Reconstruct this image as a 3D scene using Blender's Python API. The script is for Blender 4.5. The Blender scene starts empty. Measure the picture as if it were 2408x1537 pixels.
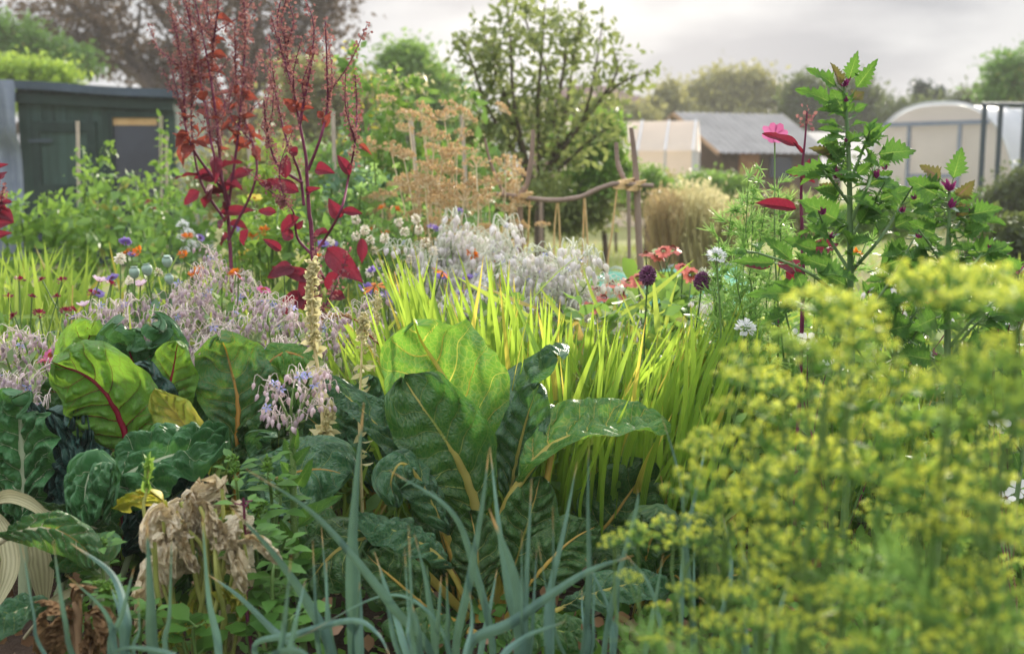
import bpy, math, random
import numpy as np
from mathutils import Vector, Matrix

sc = bpy.context.scene
col = sc.collection
RS = np.random.RandomState(7)
random.seed(7)
pi = math.pi

# ------------------------------------------------------------------ camera
W, H, FPX = 2408.0, 1537.0, 2676.0
CAMZ = 1.0
PITCH = math.atan(368.5 / FPX)
cam_d = bpy.data.cameras.new("camera")
cam = bpy.data.objects.new("camera", cam_d)
col.objects.link(cam)
cam.location = (0, 0, CAMZ)
cam.rotation_euler = (pi / 2 - PITCH, 0, 0)
cam_d.sensor_width = 36.0
cam_d.lens = FPX / W * 36.0
cam_d.clip_start = 0.05
cam_d.clip_end = 500
cam_d.dof.use_dof = True
cam_d.dof.focus_distance = 2.65
cam_d.dof.aperture_fstop = 3.4
cam_d.dof.aperture_blades = 0
sc.camera = cam

# ------------------------------------------------------------------ world / sky
SUN_AZ, SUN_EL = math.radians(23), math.radians(20)
SUN_DIR = Vector((math.sin(SUN_AZ) * math.cos(SUN_EL), math.cos(SUN_AZ) * math.cos(SUN_EL), math.sin(SUN_EL)))
world = bpy.data.worlds.new("World")
sc.world = world
world.use_nodes = True
wt = world.node_tree
wt.nodes.clear()
def wn(t, **k):
    n = wt.nodes.new(t)
    for a, b in k.items():
        setattr(n, a, b)
    return n
wo = wn('ShaderNodeOutputWorld')
bg = wn('ShaderNodeBackground')
bg.inputs['Strength'].default_value = 0.1
sky = wn('ShaderNodeTexSky', sky_type='NISHITA')
sky.sun_disc = False
sky.sun_elevation = SUN_EL
sky.sun_rotation = SUN_AZ
tc = wn('ShaderNodeTexCoord')
mp = wn('ShaderNodeMapping')
mp.inputs['Scale'].default_value = (1.0, 1.0, 3.0)
mp.inputs['Location'].default_value = (0.35, 0.1, 0.2)
ns = wn('ShaderNodeTexNoise')
ns.inputs['Scale'].default_value = 4.4
ns.inputs['Detail'].default_value = 5
ns.inputs['Roughness'].default_value = 0.5
wt.links.new(tc.outputs['Generated'], mp.inputs['Vector'])
wt.links.new(mp.outputs[0], ns.inputs['Vector'])
rmp = wn('ShaderNodeValToRGB')          # grey cloud bellies to white cloud tops
e = rmp.color_ramp.elements
e[0].position, e[0].color = 0.41, (2.6, 2.72, 3.05, 1)
e[1].position, e[1].color = 0.60, (4.6, 4.68, 4.8, 1)
wt.links.new(ns.outputs['Fac'], rmp.inputs['Fac'])
dot = wn('ShaderNodeVectorMath', operation='DOT_PRODUCT')   # thin cloud glows round the hidden sun
nrm = wn('ShaderNodeVectorMath', operation='NORMALIZE')
wt.links.new(tc.outputs['Generated'], nrm.inputs[0])
wt.links.new(nrm.outputs[0], dot.inputs[0])
gd = Vector((math.sin(math.radians(2)) * math.cos(math.radians(17)), math.cos(math.radians(2)) * math.cos(math.radians(17)), math.sin(math.radians(17))))
dot.inputs[1].default_value = gd
mr = wn('ShaderNodeMapRange')
mr.inputs['From Min'].default_value = 0.93
mr.inputs['From Max'].default_value = 1.0
mr.inputs['To Min'].default_value = 0.0
mr.inputs['To Max'].default_value = 1.0
wt.links.new(dot.outputs['Value'], mr.inputs['Value'])
pw = wn('ShaderNodeMath', operation='POWER')
pw.inputs[1].default_value = 2.0
wt.links.new(mr.outputs[0], pw.inputs[0])
glow = wn('ShaderNodeMixRGB', blend_type='ADD')
glow.inputs[2].default_value = (3.6, 3.1, 2.5, 1)
wt.links.new(pw.outputs[0], glow.inputs[0])
wt.links.new(rmp.outputs[0], glow.inputs[1])
mx = wn('ShaderNodeMixRGB')
mx.inputs[0].default_value = 0.985
wt.links.new(sky.outputs[0], mx.inputs[1])
wt.links.new(glow.outputs[0], mx.inputs[2])
sepz = wn('ShaderNodeSeparateXYZ')          # an overcast sky is brighter overhead
wt.links.new(nrm.outputs[0], sepz.inputs[0])
zen = wn('ShaderNodeMapRange')
zen.interpolation_type = 'SMOOTHSTEP'
zen.inputs['From Min'].default_value = 0.2
zen.inputs['From Max'].default_value = 0.85
zen.inputs['To Min'].default_value = 1.0
zen.inputs['To Max'].default_value = 4.2
wt.links.new(sepz.outputs['Z'], zen.inputs['Value'])
zmul = wn('ShaderNodeMixRGB', blend_type='MULTIPLY')
zmul.inputs[0].default_value = 1.0
wt.links.new(mx.outputs[0], zmul.inputs[1])
wt.links.new(zen.outputs[0], zmul.inputs[2])
wt.links.new(zmul.outputs[0], bg.inputs['Color'])
wt.links.new(bg.outputs[0], wo.inputs['Surface'])

sun_d = bpy.data.lights.new("sun", 'SUN')
sun_d.energy = 4.5
sun_d.angle = math.radians(4.5)
sun_d.color = (1.0, 0.90, 0.75)
sun = bpy.data.objects.new("sun", sun_d)
col.objects.link(sun)
sun.rotation_euler = (-SUN_DIR).to_track_quat('-Z', 'Y').to_euler()

sc.view_settings.view_transform = 'Standard'
sc.view_settings.look = 'None'
sc.view_settings.exposure = 0.68
sc.view_settings.gamma = 1.0
sc.render.engine = 'CYCLES'
cy = sc.cycles
cy.max_bounces = 8
cy.diffuse_bounces = 4
cy.glossy_bounces = 2
cy.transmission_bounces = 5
cy.transparent_max_bounces = 8
cy.caustics_reflective = False
cy.caustics_refractive = False
cy.use_denoising = True
cy.sample_clamp_indirect = 6
cy.sample_clamp_direct = 12

# ------------------------------------------------------------------ helpers
def P(px, py, Y):
    """photo pixel (2408 x 1537) at world distance Y in front of the camera"""
    x = (px - W / 2) / FPX
    z = -(py - H / 2) / FPX
    c, s = math.cos(PITCH), math.sin(PITCH)
    k = Y / (c + z * s)
    return np.array([x * k, Y, CAMZ + (-s + z * c) * k])

def G(px, Y, z=0.0):
    return np.array([(px - W / 2) / FPX * Y * 1.0, Y, z])

def px2m(n, Y):
    return n * Y / FPX

def hx(s):
    s = s.lstrip('#')
    r = [int(s[i:i + 2], 16) / 255 for i in (0, 2, 4)]
    return tuple(c / 12.92 if c <= 0.04045 else ((c + 0.055) / 1.055) ** 2.4 for c in r) + (1,)

def unit(v):
    v = np.asarray(v, float)
    return v / (np.linalg.norm(v, axis=-1, keepdims=True) + 1e-12)

def catmull(pts, n):
    p = np.asarray(pts, float)
    if len(p) == 2:
        t = np.linspace(0, 1, n)[:, None]
        return p[0] * (1 - t) + p[1] * t
    p = np.vstack([2 * p[0] - p[1], p, 2 * p[-1] - p[-2]])
    k = len(p) - 3
    out = []
    for t in np.linspace(0, k, n):
        i = min(int(t), k - 1)
        f = t - i
        a, b, c, d = p[i:i + 4]
        out.append(0.5 * (2 * b + (c - a) * f + (2 * a - 5 * b + 4 * c - d) * f * f + (3 * b - a - 3 * c + d) * f ** 3))
    return np.array(out)

def frames(C, F):
    T = unit(np.gradient(C, axis=0))
    F = np.broadcast_to(np.asarray(F, float), C.shape)
    S = unit(np.cross(T, F))
    N = np.cross(S, T)
    return T, S, N

def vnoise(x, y, seed=0):
    """smooth value noise, vectorised, about -1..1"""
    x = np.asarray(x, float); y = np.asarray(y, float)
    xi = np.floor(x).astype(int); yi = np.floor(y).astype(int)
    fx = x - xi; fy = y - yi
    fx = fx * fx * (3 - 2 * fx); fy = fy * fy * (3 - 2 * fy)
    def hsh(a, b):
        v = np.sin(a * 127.1 + b * 311.7 + seed * 74.7) * 43758.5453
        return v - np.floor(v)
    v = (hsh(xi, yi) * (1 - fx) + hsh(xi + 1, yi) * fx) * (1 - fy) + (hsh(xi, yi + 1) * (1 - fx) + hsh(xi + 1, yi + 1) * fx) * fy
    return v * 2 - 1

def rand_rots(n, up=0.0, rs=RS):
    """n random rotation matrices; columns are along, across, normal; up pulls normals to +z"""
    nrm = rs.normal(size=(n, 3)); nrm[:, 2] = nrm[:, 2] + up
    nrm = unit(nrm)
    a = rs.normal(size=(n, 3))
    al = unit(a - (a * nrm).sum(1, keepdims=True) * nrm)
    ac = np.cross(nrm, al)
    return np.stack([al, ac, nrm], axis=2)

def dir_rots(D, roll=None, rs=RS):
    """rotation matrices whose first column is D"""
    D = unit(D)
    a = rs.normal(size=D.shape) if roll is None else np.broadcast_to(np.asarray(roll, float), D.shape)
    nrm = unit(a - (a * D).sum(1, keepdims=True) * D)
    return np.stack([D, np.cross(nrm, D), nrm], axis=2)

class MB:
    def __init__(s):
        s.v, s.f, s.uv, s.r, s.m, s.n = [], [], [], [], [], 0
    def add(s, V, Fq, UV=None, r=0.5, mat=0):
        V = np.asarray(V, float).reshape(-1, 3)
        Fq = np.asarray(Fq, int).reshape(-1, 4)
        s.v.append(V); s.f.append(Fq + s.n)
        s.uv.append(np.zeros((len(V), 2)) if UV is None else np.asarray(UV, float).reshape(-1, 2))
        s.r.append(np.broadcast_to(np.asarray(r, float), (len(V),)))
        s.m.append(np.full(len(Fq), mat)); s.n += len(V)
        return s
    def grid(s, Pg, r=None, mat=0, closed=False):
        n, m = Pg.shape[:2]
        u, v = np.meshgrid(np.linspace(0, 1, n), np.linspace(0, 1, m), indexing='ij')
        i = np.arange(n - 1)[:, None]
        j = np.arange(m if closed else m - 1)[None, :]
        j2 = (j + 1) % m
        Fq = np.stack([i * m + j, i * m + j2, (i + 1) * m + j2, (i + 1) * m + j], -1)
        return s.add(Pg, Fq, np.stack([u, v], -1), RS.rand() if r is None else r, mat)
    def tube(s, pts, rad, sides=6, mat=0, r=None, n=None, flat=1.0, F=(0.13, -0.9, 0.41), flute=0.0):
        C = catmull(pts, n) if n else np.asarray(pts, float)
        rad = np.interp(np.linspace(0, 1, len(C)), np.linspace(0, 1, len(np.atleast_1d(rad))), np.atleast_1d(rad))
        T, S, N = frames(C, F)
        a = np.arange(sides) / sides * 2 * pi
        fl = 1 + flute * np.cos(a * (sides // 3))
        Pg = C[:, None] + rad[:, None, None] * fl[None, :, None] * (np.cos(a)[None, :, None] * S[:, None] + flat * np.sin(a)[None, :, None] * N[:, None])
        return s.grid(Pg, r, mat, True)
    def box(s, c, size, R=None, mat=0, r=None):
        c = np.asarray(c, float); h = np.asarray(size, float) / 2
        V = np.array([[x, y, z] for x in (-1, 1) for y in (-1, 1) for z in (-1, 1)]) * h
        if R is not None:
            V = V @ np.asarray(R, float).T
        Fq = [(0, 1, 3, 2), (4, 6, 7, 5), (0, 4, 5, 1), (2, 3, 7, 6), (0, 2, 6, 4), (1, 5, 7, 3)]
        return s.add(V + c, Fq, None, RS.rand() if r is None else r, mat)
    def inst(s, T, R, p, sc_=1.0, r=None, mat=0):
        """template T=(verts, quads, uv) placed N times"""
        tv, tf, tu = T
        n, k = len(p), len(tv)
        sc_ = np.asarray(sc_, float)
        if sc_.ndim == 0:
            sc_ = np.full(n, float(sc_))
        loc = tv[None] * (sc_[:, None, None] if sc_.ndim == 1 else sc_[:, None, :])
        V = np.einsum('nij,nkj->nki', R, loc) + np.asarray(p)[:, None]
        Fq = (tf[None] + (np.arange(n) * k)[:, None, None])
        rr = RS.rand(n) if r is None else np.broadcast_to(r, (n,))
        return s.add(V, Fq, np.tile(tu, (n, 1)), np.repeat(rr, k), mat)
    def build(s, name, mats, parent=None, smooth=True, origin=None):
        V = np.concatenate(s.v); Fq = np.concatenate(s.f); UV = np.concatenate(s.uv)
        R_ = np.concatenate(s.r); M_ = np.concatenate(s.m)
        o0 = np.zeros(3)
        if origin is not None:
            o0 = np.asarray(origin, float)
        elif parent is not None:
            o0 = np.array(parent['_o']) if '_o' in parent else np.zeros(3)
        V = V - o0
        me = bpy.data.meshes.new(name)
        me.vertices.add(len(V)); me.vertices.foreach_set('co', V.astype(np.float32).ravel())
        me.loops.add(Fq.size); me.loops.foreach_set('vertex_index', Fq.astype(np.int32).ravel())
        me.polygons.add(len(Fq))
        me.polygons.foreach_set('loop_start', (np.arange(len(Fq)) * 4).astype(np.int32))
        me.polygons.foreach_set('material_index', M_.astype(np.int32))
        me.polygons.foreach_set('use_smooth', np.full(len(Fq), smooth))
        me.update(calc_edges=True)
        ul = me.uv_layers.new(name='UVMap')
        ul.data.foreach_set('uv', UV[Fq.ravel()].astype(np.float32).ravel())
        at = me.attributes.new('rnd', 'FLOAT', 'POINT')
        at.data.foreach_set('value', R_.astype(np.float32))
        for m in (mats if isinstance(mats, (list, tuple)) else [mats]):
            me.materials.append(m)
        o = bpy.data.objects.new(name, me)
        col.objects.link(o)
        if parent is not None:
            o.parent = parent
            PEND.append((o, tuple(o0)))
        else:
            o.location = tuple(o0)
        return o

PEND = []
ORIG = {}
def thing(name, label, cat, base=(0, 0, 0), group=None):
    o = bpy.data.objects.new(name, None)
    o.empty_display_size = 0.05
    col.objects.link(o)
    o.location = tuple(base)
    o['_o'] = [float(x) for x in base]
    ORIG[o.name] = o
    o['label'] = label; o['category'] = cat
    if group:
        o['group'] = group
    return o

def part(mb, name, mats, parent, smooth=True):
    """mesh part whose vertices were given in world space; its thing's base is the origin"""
    root = parent
    while root.parent is not None:
        root = root.parent
    o = mb.build(name, mats, None, smooth, origin=root['_o'])
    o.location = (0, 0, 0)
    o.parent = parent
    return o

def lpart(mb, name, mats, parent, loc=(0, 0, 0), M=None, smooth=True):
    """mesh part given in local space"""
    o = mb.build(name, mats, None, smooth)
    o.parent = parent
    if M is not None:
        o.matrix_local = M
    else:
        o.location = tuple(loc)
    return o

def ref(src, name, parent, M):
    """another object of the same mesh, placed by matrix M in its parent"""
    o = bpy.data.objects.new(name, src.data if hasattr(src, 'data') else src)
    col.objects.link(o)
    o.parent = parent
    o.matrix_local = M
    return o

def mk_mesh(mb, name, mats, smooth=True):
    o = mb.build(name, mats, None, smooth)
    me = o.data
    bpy.data.objects.remove(o)
    return me

def tag(o, label, cat, group=None, kind=None):
    if label:
        o['label'] = label; o['category'] = cat
    if group: o['group'] = group
    if kind: o['kind'] = kind
    return o

def copy_tree(o, parent=None):
    c = o.copy(); col.objects.link(c); c.parent = parent
    for ch in list(o.children):
        copy_tree(ch, c)
    return c

def mat4(R, p, s=1.0):
    M = np.eye(4); M[:3, :3] = np.asarray(R) * s; M[:3, 3] = p
    return Matrix(M.tolist())

# leaf templates: x runs along the leaf, y across, z the normal
def tmpl(n, m, wf, fold=0.15, bend=0.15, wid=0.5):
    u = np.linspace(0, 1, n); v = np.linspace(-1, 1, m)
    uu, vv = np.meshgrid(u, v, indexing='ij')
    w = wf(uu) * wid / 2
    V = np.stack([uu, vv * w, fold * np.abs(vv) * w - bend * uu ** 2], -1).reshape(-1, 3)
    i = np.arange(n - 1)[:, None]; j = np.arange(m - 1)[None]
    Fq = np.stack([i * m + j, i * m + j + 1, (i + 1) * m + j + 1, (i + 1) * m + j], -1).reshape(-1, 4)
    return V, Fq, np.stack([uu, (vv + 1) / 2], -1).reshape(-1, 2)
def ov(u): return np.clip(np.sin(pi * np.clip(u, 0, 1) ** 0.75), 0.03, 1)
def blunt(u): return np.clip(np.sqrt(np.clip(1 - (2 * u - 1) ** 2, 0, 1)), 0.05, 1)
def petal(u): return np.clip(np.sin(pi * np.clip(u * 0.92 + 0.02, 0, 1) ** 1.5) ** 0.7, 0.08, 1)
def blade(u): return np.clip((1 - u ** 2.2) * np.clip(u * 8 + 0.5, 0, 1), 0.03, 1)
T_LEAF = tmpl(4, 3, ov, 0.25, 0.2, 0.5)
T_ROUND = tmpl(4, 3, blunt, 0.2, 0.15, 0.75)
T_PETAL = tmpl(4, 3, petal, -0.15, 0.1, 0.42)
T_BLADE = tmpl(5, 3, blade, 0.3, 0.1, 0.08)
T_THREAD = tmpl(3, 2, lambda u: 1 - 0.6 * u, 0, 0.2, 0.03)
T_QUAD = tmpl(3, 2, lambda u: np.where((u > 0.2) & (u < 0.8), 1.0, 0.25), 0, 0.2, 0.7)
def lathe_t(prof, sides=6):
    prof = np.asarray(prof, float)
    a = np.arange(sides) / sides * 2 * pi
    n = len(prof)
    V = np.stack([np.repeat(prof[:, :1], sides, 1), prof[:, 1:] * np.cos(a), prof[:, 1:] * np.sin(a)], -1).reshape(-1, 3)
    i = np.arange(n - 1)[:, None]; j = np.arange(sides)[None]; j2 = (j + 1) % sides
    Fq = np.stack([i * sides + j, i * sides + j2, (i + 1) * sides + j2, (i + 1) * sides + j], -1).reshape(-1, 4)
    uv = np.stack([np.repeat(np.linspace(0, 1, n)[:, None], sides, 1), np.repeat((a / 2 / pi)[None], n, 0)], -1).reshape(-1, 2)
    return V, Fq, uv
T_BALL = lathe_t([(-0.5, 0.02), (-0.35, 0.35), (0, 0.5), (0.35, 0.35), (0.5, 0.02)], 6)
T_BUD = lathe_t([(0, 0.04), (0.12, 0.2), (0.4, 0.27), (0.75, 0.16), (1, 0.02)], 6)

# ------------------------------------------------------------------ materials
MATS = {}
def nodes(name):
    m = bpy.data.materials.new(name); m.use_nodes = True
    t = m.node_tree; t.nodes.clear()
    return m, t, t.nodes, t.links
def lk(t, a, b): t.links.new(a, b)
def math_(t, op, a, b=None):
    n = t.nodes.new('ShaderNodeMath'); n.operation = op
    for i, x in enumerate((a, b)):
        if x is None: continue
        if isinstance(x, (int, float)): n.inputs[i].default_value = x
        else: t.links.new(x, n.inputs[i])
    return n.outputs[0]
def mixc(t, f, a, b, mode='MIX'):
    n = t.nodes.new('ShaderNodeMixRGB'); n.blend_type = mode
    for i, x in enumerate((f, a, b)):
        if isinstance(x, (int, float)): n.inputs[i].default_value = x
        elif isinstance(x, tuple): n.inputs[i].default_value = x
        else: t.links.new(x, n.inputs[i])
    return n.outputs[0]
def ramp(t, f, a, b, lo=0.0, hi=1.0):
    n = t.nodes.new('ShaderNodeMapRange'); n.interpolation_type = 'SMOOTHSTEP'
    n.inputs['From Min'].default_value = lo; n.inputs['From Max'].default_value = hi
    n.inputs['To Min'].default_value = a; n.inputs['To Max'].default_value = b
    t.links.new(f, n.inputs['Value'])
    return n.outputs[0]
def noise_(t, vec, scale, detail=3, rough=0.55):
    n = t.nodes.new('ShaderNodeTexNoise'); n.inputs['Scale'].default_value = scale
    n.inputs['Detail'].default_value = detail; n.inputs['Roughness'].default_value = rough
    if vec is not None: t.links.new(vec, n.inputs['Vector'])
    return n.outputs['Fac']

def solid(name, c1, c2=None, rough=0.7, scale=8, spec=0.3, bump=0.0, bscale=40, metal=0.0, stretch=None):
    m, t, N, L = nodes(name)
    o = N.new('ShaderNodeOutputMaterial'); b = N.new('ShaderNodeBsdfPrincipled')
    c2 = c2 or c1
    tcn = N.new('ShaderNodeTexCoord'); vec = tcn.outputs['Object']
    if stretch:
        mpn = N.new('ShaderNodeMapping'); mpn.inputs['Scale'].default_value = stretch
        L.new(vec, mpn.inputs['Vector']); vec = mpn.outputs[0]
    nf = noise_(t, vec, scale, 5, 0.6)
    at = N.new('ShaderNodeAttribute'); at.attribute_name = 'rnd'
    f = math_(t, 'ADD', math_(t, 'MULTIPLY', ramp(t, nf, 0, 1, 0.3, 0.7), 0.6), math_(t, 'MULTIPLY', at.outputs['Fac'], 0.4))
    L.new(mixc(t, f, hx(c1), hx(c2)), b.inputs['Base Color'])
    b.inputs['Roughness'].default_value = rough
    b.inputs['Specular IOR Level'].default_value = spec
    b.inputs['Metallic'].default_value = metal
    if bump:
        bn = N.new('ShaderNodeBump'); bn.inputs['Strength'].default_value = bump; bn.inputs['Distance'].default_value = 0.01
        L.new(noise_(t, vec, bscale, 4), bn.inputs['Height']); L.new(bn.outputs[0], b.inputs['Normal'])
    L.new(b.outputs[0], o.inputs[0])
    MATS[name] = m
    return m

def leafm(name, c1, c2, tcol=None, tw=0.4, rough=0.45, spec=0.35, c3=None, nscale=7, edge=None, tip=None, ribs=0, tipat=0.985):
    """thin leaf: reflects c1..c2 (varies leaf by leaf), lets light through"""
    m, t, N, L = nodes(name)
    o = N.new('ShaderNodeOutputMaterial'); b = N.new('ShaderNodeBsdfPrincipled'); tr = N.new('ShaderNodeBsdfTranslucent')
    ms = N.new('ShaderNodeMixShader')
    at = N.new('ShaderNodeAttribute'); at.attribute_name = 'rnd'
    tcn = N.new('ShaderNodeTexCoord')
    nf = ramp(t, noise_(t, tcn.outputs['Object'], nscale, 4), 0, 1, 0.3, 0.7)
    f = math_(t, 'ADD', math_(t, 'MULTIPLY', at.outputs['Fac'], 0.65), math_(t, 'MULTIPLY', nf, 0.35))
    base = mixc(t, f, hx(c1), hx(c2))
    tb = hx(tcol) if tcol else tuple(min(1, x * k) for x, k in zip(hx(c2)[:3], (1.6, 1.7, 1.0))) + (1,)
    tb2 = tuple(x * 0.6 for x in tb[:3]) + (1,)
    tcol_ = mixc(t, f, tb2, tb)
    if c3:   # a few odd leaves of another colour
        g = ramp(t, at.outputs['Fac'], 0, 1, 0.88, 0.92)
        base = mixc(t, g, base, hx(c3)); tcol_ = mixc(t, g, tcol_, hx(c3))
    sep = N.new('ShaderNodeSeparateXYZ'); L.new(tcn.outputs['UV'], sep.inputs[0])
    if tip:
        g = ramp(t, math_(t, 'ADD', sep.outputs[0], math_(t, 'MULTIPLY', nf, 0.08)), 0, 1, tipat, tipat + 0.085)
        base = mixc(t, g, base, hx(tip)); tcol_ = mixc(t, g, tcol_, hx(tip))
    if ribs:  # fine parallel veins along a blade
        s_ = math_(t, 'SINE', math_(t, 'MULTIPLY', sep.outputs[1], ribs * 6.283))
        g = math_(t, 'MULTIPLY', math_(t, 'ADD', s_, 1.0), 0.16)
        base = mixc(t, g, base, tuple(min(1, x * 2.0) for x in hx(c2)[:3]) + (1,))
        bn = N.new('ShaderNodeBump'); bn.inputs['Strength'].default_value = 0.35; bn.inputs['Distance'].default_value = 0.002
        L.new(s_, bn.inputs['Height']); L.new(bn.outputs[0], b.inputs['Normal'])
    L.new(base, b.inputs['Base Color']); L.new(tcol_, tr.inputs['Color'])
    b.inputs['Roughness'].default_value = rough
    b.inputs['Specular IOR Level'].default_value = spec
    ms.inputs[0].default_value = tw
    L.new(b.outputs[0], ms.inputs[1]); L.new(tr.outputs[0], ms.inputs[2]); L.new(ms.outputs[0], o.inputs[0])
    MATS[name] = m
    return m

NV, SL = 8.0, 1.5      # side veins per leaf and their slant, shared by mesh and material
def veined(name, c1, c2, tcol, vein, tvein=None, tw=0.4, rough=0.38, spec=0.5, vw=0.13, blotch=None, net=0.5, bump=0.5, holes=0.0):
    """broad leaf with a branching vein pattern laid along its UV"""
    m, t, N, L = nodes(name)
    o = N.new('ShaderNodeOutputMaterial'); b = N.new('ShaderNodeBsdfPrincipled'); tr = N.new('ShaderNodeBsdfTranslucent')
    ms = N.new('ShaderNodeMixShader')
    tcn = N.new('ShaderNodeTexCoord'); at = N.new('ShaderNodeAttribute'); at.attribute_name = 'rnd'
    sep = N.new('ShaderNodeSeparateXYZ'); L.new(tcn.outputs['UV'], sep.inputs[0])
    u, v = sep.outputs[0], sep.outputs[1]
    sv = math_(t, 'SUBTRACT', math_(t, 'MULTIPLY', v, 2.0), 1.0)
    a = math_(t, 'ABSOLUTE', sv)
    side = math_(t, 'MULTIPLY', math_(t, 'GREATER_THAN', sv, 0.0), 0.45)
    w = math_(t, 'ADD', math_(t, 'SUBTRACT', math_(t, 'MULTIPLY', u, NV), math_(t, 'MULTIPLY', a, SL)), side)
    fr = math_(t, 'FRACT', w)
    d = math_(t, 'SUBTRACT', 1.0, math_(t, 'ABSOLUTE', math_(t, 'SUBTRACT', math_(t, 'MULTIPLY', fr, 2.0), 1.0)))
    wd = math_(t, 'MULTIPLY', math_(t, 'SUBTRACT', 1.1, a), vw)
    q = math_(t, 'DIVIDE', d, wd)
    lat = ramp(t, q, 0.85, 0, 0.35, 1.1)
    mid = ramp(t, math_(t, 'DIVIDE', a, math_(t, 'ADD', math_(t, 'MULTIPLY', math_(t, 'SUBTRACT', 1.0, u), 0.06), 0.012)), 1, 0, 0.5, 1.1)
    vor = N.new('ShaderNodeTexVoronoi'); vor.feature = 'DISTANCE_TO_EDGE'; vor.inputs['Scale'].default_value = 26
    mpn = N.new('ShaderNodeMapping'); mpn.inputs['Scale'].default_value = (1.4, 0.9, 1)
    L.new(tcn.outputs['UV'], mpn.inputs['Vector']); L.new(mpn.outputs[0], vor.inputs['Vector'])
    netm = math_(t, 'MULTIPLY', ramp(t, vor.outputs['Distance'], 1, 0, 0.0, 0.10), net * 0.45)
    mask = math_(t, 'MAXIMUM', math_(t, 'MAXIMUM', lat, mid), netm)
    nf = ramp(t, noise_(t, tcn.outputs['Object'], 14, 4), 0, 1, 0.3, 0.7)
    f = math_(t, 'ADD', math_(t, 'MULTIPLY', at.outputs['Fac'], 0.5), math_(t, 'MULTIPLY', nf, 0.5))
    base = mixc(t, f, hx(c1), hx(c2))
    tb = hx(tcol); tc_ = mixc(t, f, tuple(x * 0.7 for x in tb[:3]) + (1,), tb)
    if blotch:
        g = ramp(t, noise_(t, tcn.outputs['UV'], 3.2, 5, 0.6), 0, 1, 0.45, 0.62)
        base = mixc(t, g, base, hx(blotch)); tc_ = mixc(t, g, tc_, hx(blotch))
    L.new(mixc(t, mask, base, hx(vein)), b.inputs['Base Color'])
    L.new(mixc(t, mask, tc_, hx(tvein or vein)), tr.inputs['Color'])
    b.inputs['Roughness'].default_value = rough; b.inputs['Specular IOR Level'].default_value = spec
    bn = N.new('ShaderNodeBump'); bn.inputs['Strength'].default_value = bump; bn.inputs['Distance'].default_value = 0.004
    hgt = math_(t, 'ADD', math_(t, 'MULTIPLY', vor.outputs['Distance'], 1.5), math_(t, 'MULTIPLY', noise_(t, tcn.outputs['UV'], 12, 3), 0.9))
    hgt = math_(t, 'SUBTRACT', hgt, math_(t, 'MULTIPLY', lat, 0.5))
    L.new(hgt, bn.inputs['Height']); L.new(bn.outputs[0], b.inputs['Normal'])
    ms.inputs[0].default_value = tw
    L.new(b.outputs[0], ms.inputs[1]); L.new(tr.outputs[0], ms.inputs[2])
    if holes:     # slug and flea-beetle holes
        vh = N.new('ShaderNodeTexVoronoi'); vh.inputs['Scale'].default_value = 9
        mh = N.new('ShaderNodeMapping'); mh.inputs['Scale'].default_value = (1.4, 0.9, 1); L.new(tcn.outputs['UV'], mh.inputs['Vector'])
        av = N.new('ShaderNodeVectorMath'); av.operation = 'ADD'; L.new(mh.outputs[0], av.inputs[0])
        oi = N.new('ShaderNodeObjectInfo'); L.new(oi.outputs['Random'], av.inputs[1]); L.new(av.outputs[0], vh.inputs['Vector'])
        sc2 = N.new('ShaderNodeSeparateXYZ'); L.new(vh.outputs['Color'], sc2.inputs[0])
        hm = math_(t, 'MULTIPLY', math_(t, 'LESS_THAN', math_(t, 'ADD', vh.outputs['Distance'], math_(t, 'MULTIPLY', nf, 0.06)), 0.17), math_(t, 'GREATER_THAN', sc2.outputs[0], holes))
        hm = math_(t, 'MULTIPLY', hm, math_(t, 'GREATER_THAN', a, 0.12))
        tp = N.new('ShaderNodeBsdfTransparent'); m2 = N.new('ShaderNodeMixShader')
        L.new(hm, m2.inputs[0]); L.new(ms.outputs[0], m2.inputs[1]); L.new(tp.outputs[0], m2.inputs[2]); L.new(m2.outputs[0], o.inputs[0])
    else:
        L.new(ms.outputs[0], o.inputs[0])
    MATS[name] = m
    return m

solid('soil', '#2a211b', '#4a3c31', 0.95, 9, 0.1, 1.0, 60)
solid('turf', '#6d7344', '#8d8a5c', 0.95, 1.2, 0.1, 0.6, 30)
solid('bark', '#4a4038', '#6b5d52', 0.9, 14, 0.2, 0.8, 40, stretch=(1, 1, .15))
solid('pole_wood', '#7d6a60', '#a08d80', 0.8, 20, 0.25, 0.5, 50, stretch=(1, 1, .2))
solid('cane', '#a5968a', '#c4b6a4', 0.6, 20, 0.3)
solid('twine', '#c9a876', '#e0c496', 0.9, 60, 0.1)
solid('shed_green', '#243632', '#3f5650', 0.8, 3, 0.25, 0.3, 25, stretch=(6, 6, .4))
solid('shed_dark', '#20302e', '#2e403c', 0.8, 8, 0.2)
solid('felt', '#3d4a58', '#566473', 0.85, 5, 0.3, 0.6, 30)
solid('felt_light', '#6b7688', '#8a94a4', 0.7, 5, 0.35, 0.5, 20)
solid('tan_strip', '#b79468', '#cfae80', 0.8)
solid('dark_glass', '#2a2f3a', '#3a404e', 0.25, 2, 0.6)
solid('old_board', '#4e4034', '#6a5848', 0.85, 4, 0.2, 0.4, 20, stretch=(.3, 8, 8))
solid('pale_board', '#8a6f52', '#a68a6a', 0.8, 6, 0.2)
solid('roof_sheet', '#7c7b79', '#979592', 0.8, 2.5, 0.15, 0.3, 10)
solid('roof_tile', '#5f4743', '#775a54', 0.9, 2, 0.15, 0.5, 8)
solid('brick', '#7a5348', '#8f6658', 0.9, 3, 0.15)
solid('black_steel', '#2c3a44', '#3a4a55', 0.5, 10, 0.4)
solid('alu', '#b9bcc0', '#cfd2d4', 0.4, 6, 0.5)
solid('orange_board', '#94694a', '#b08560', 0.8)
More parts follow.
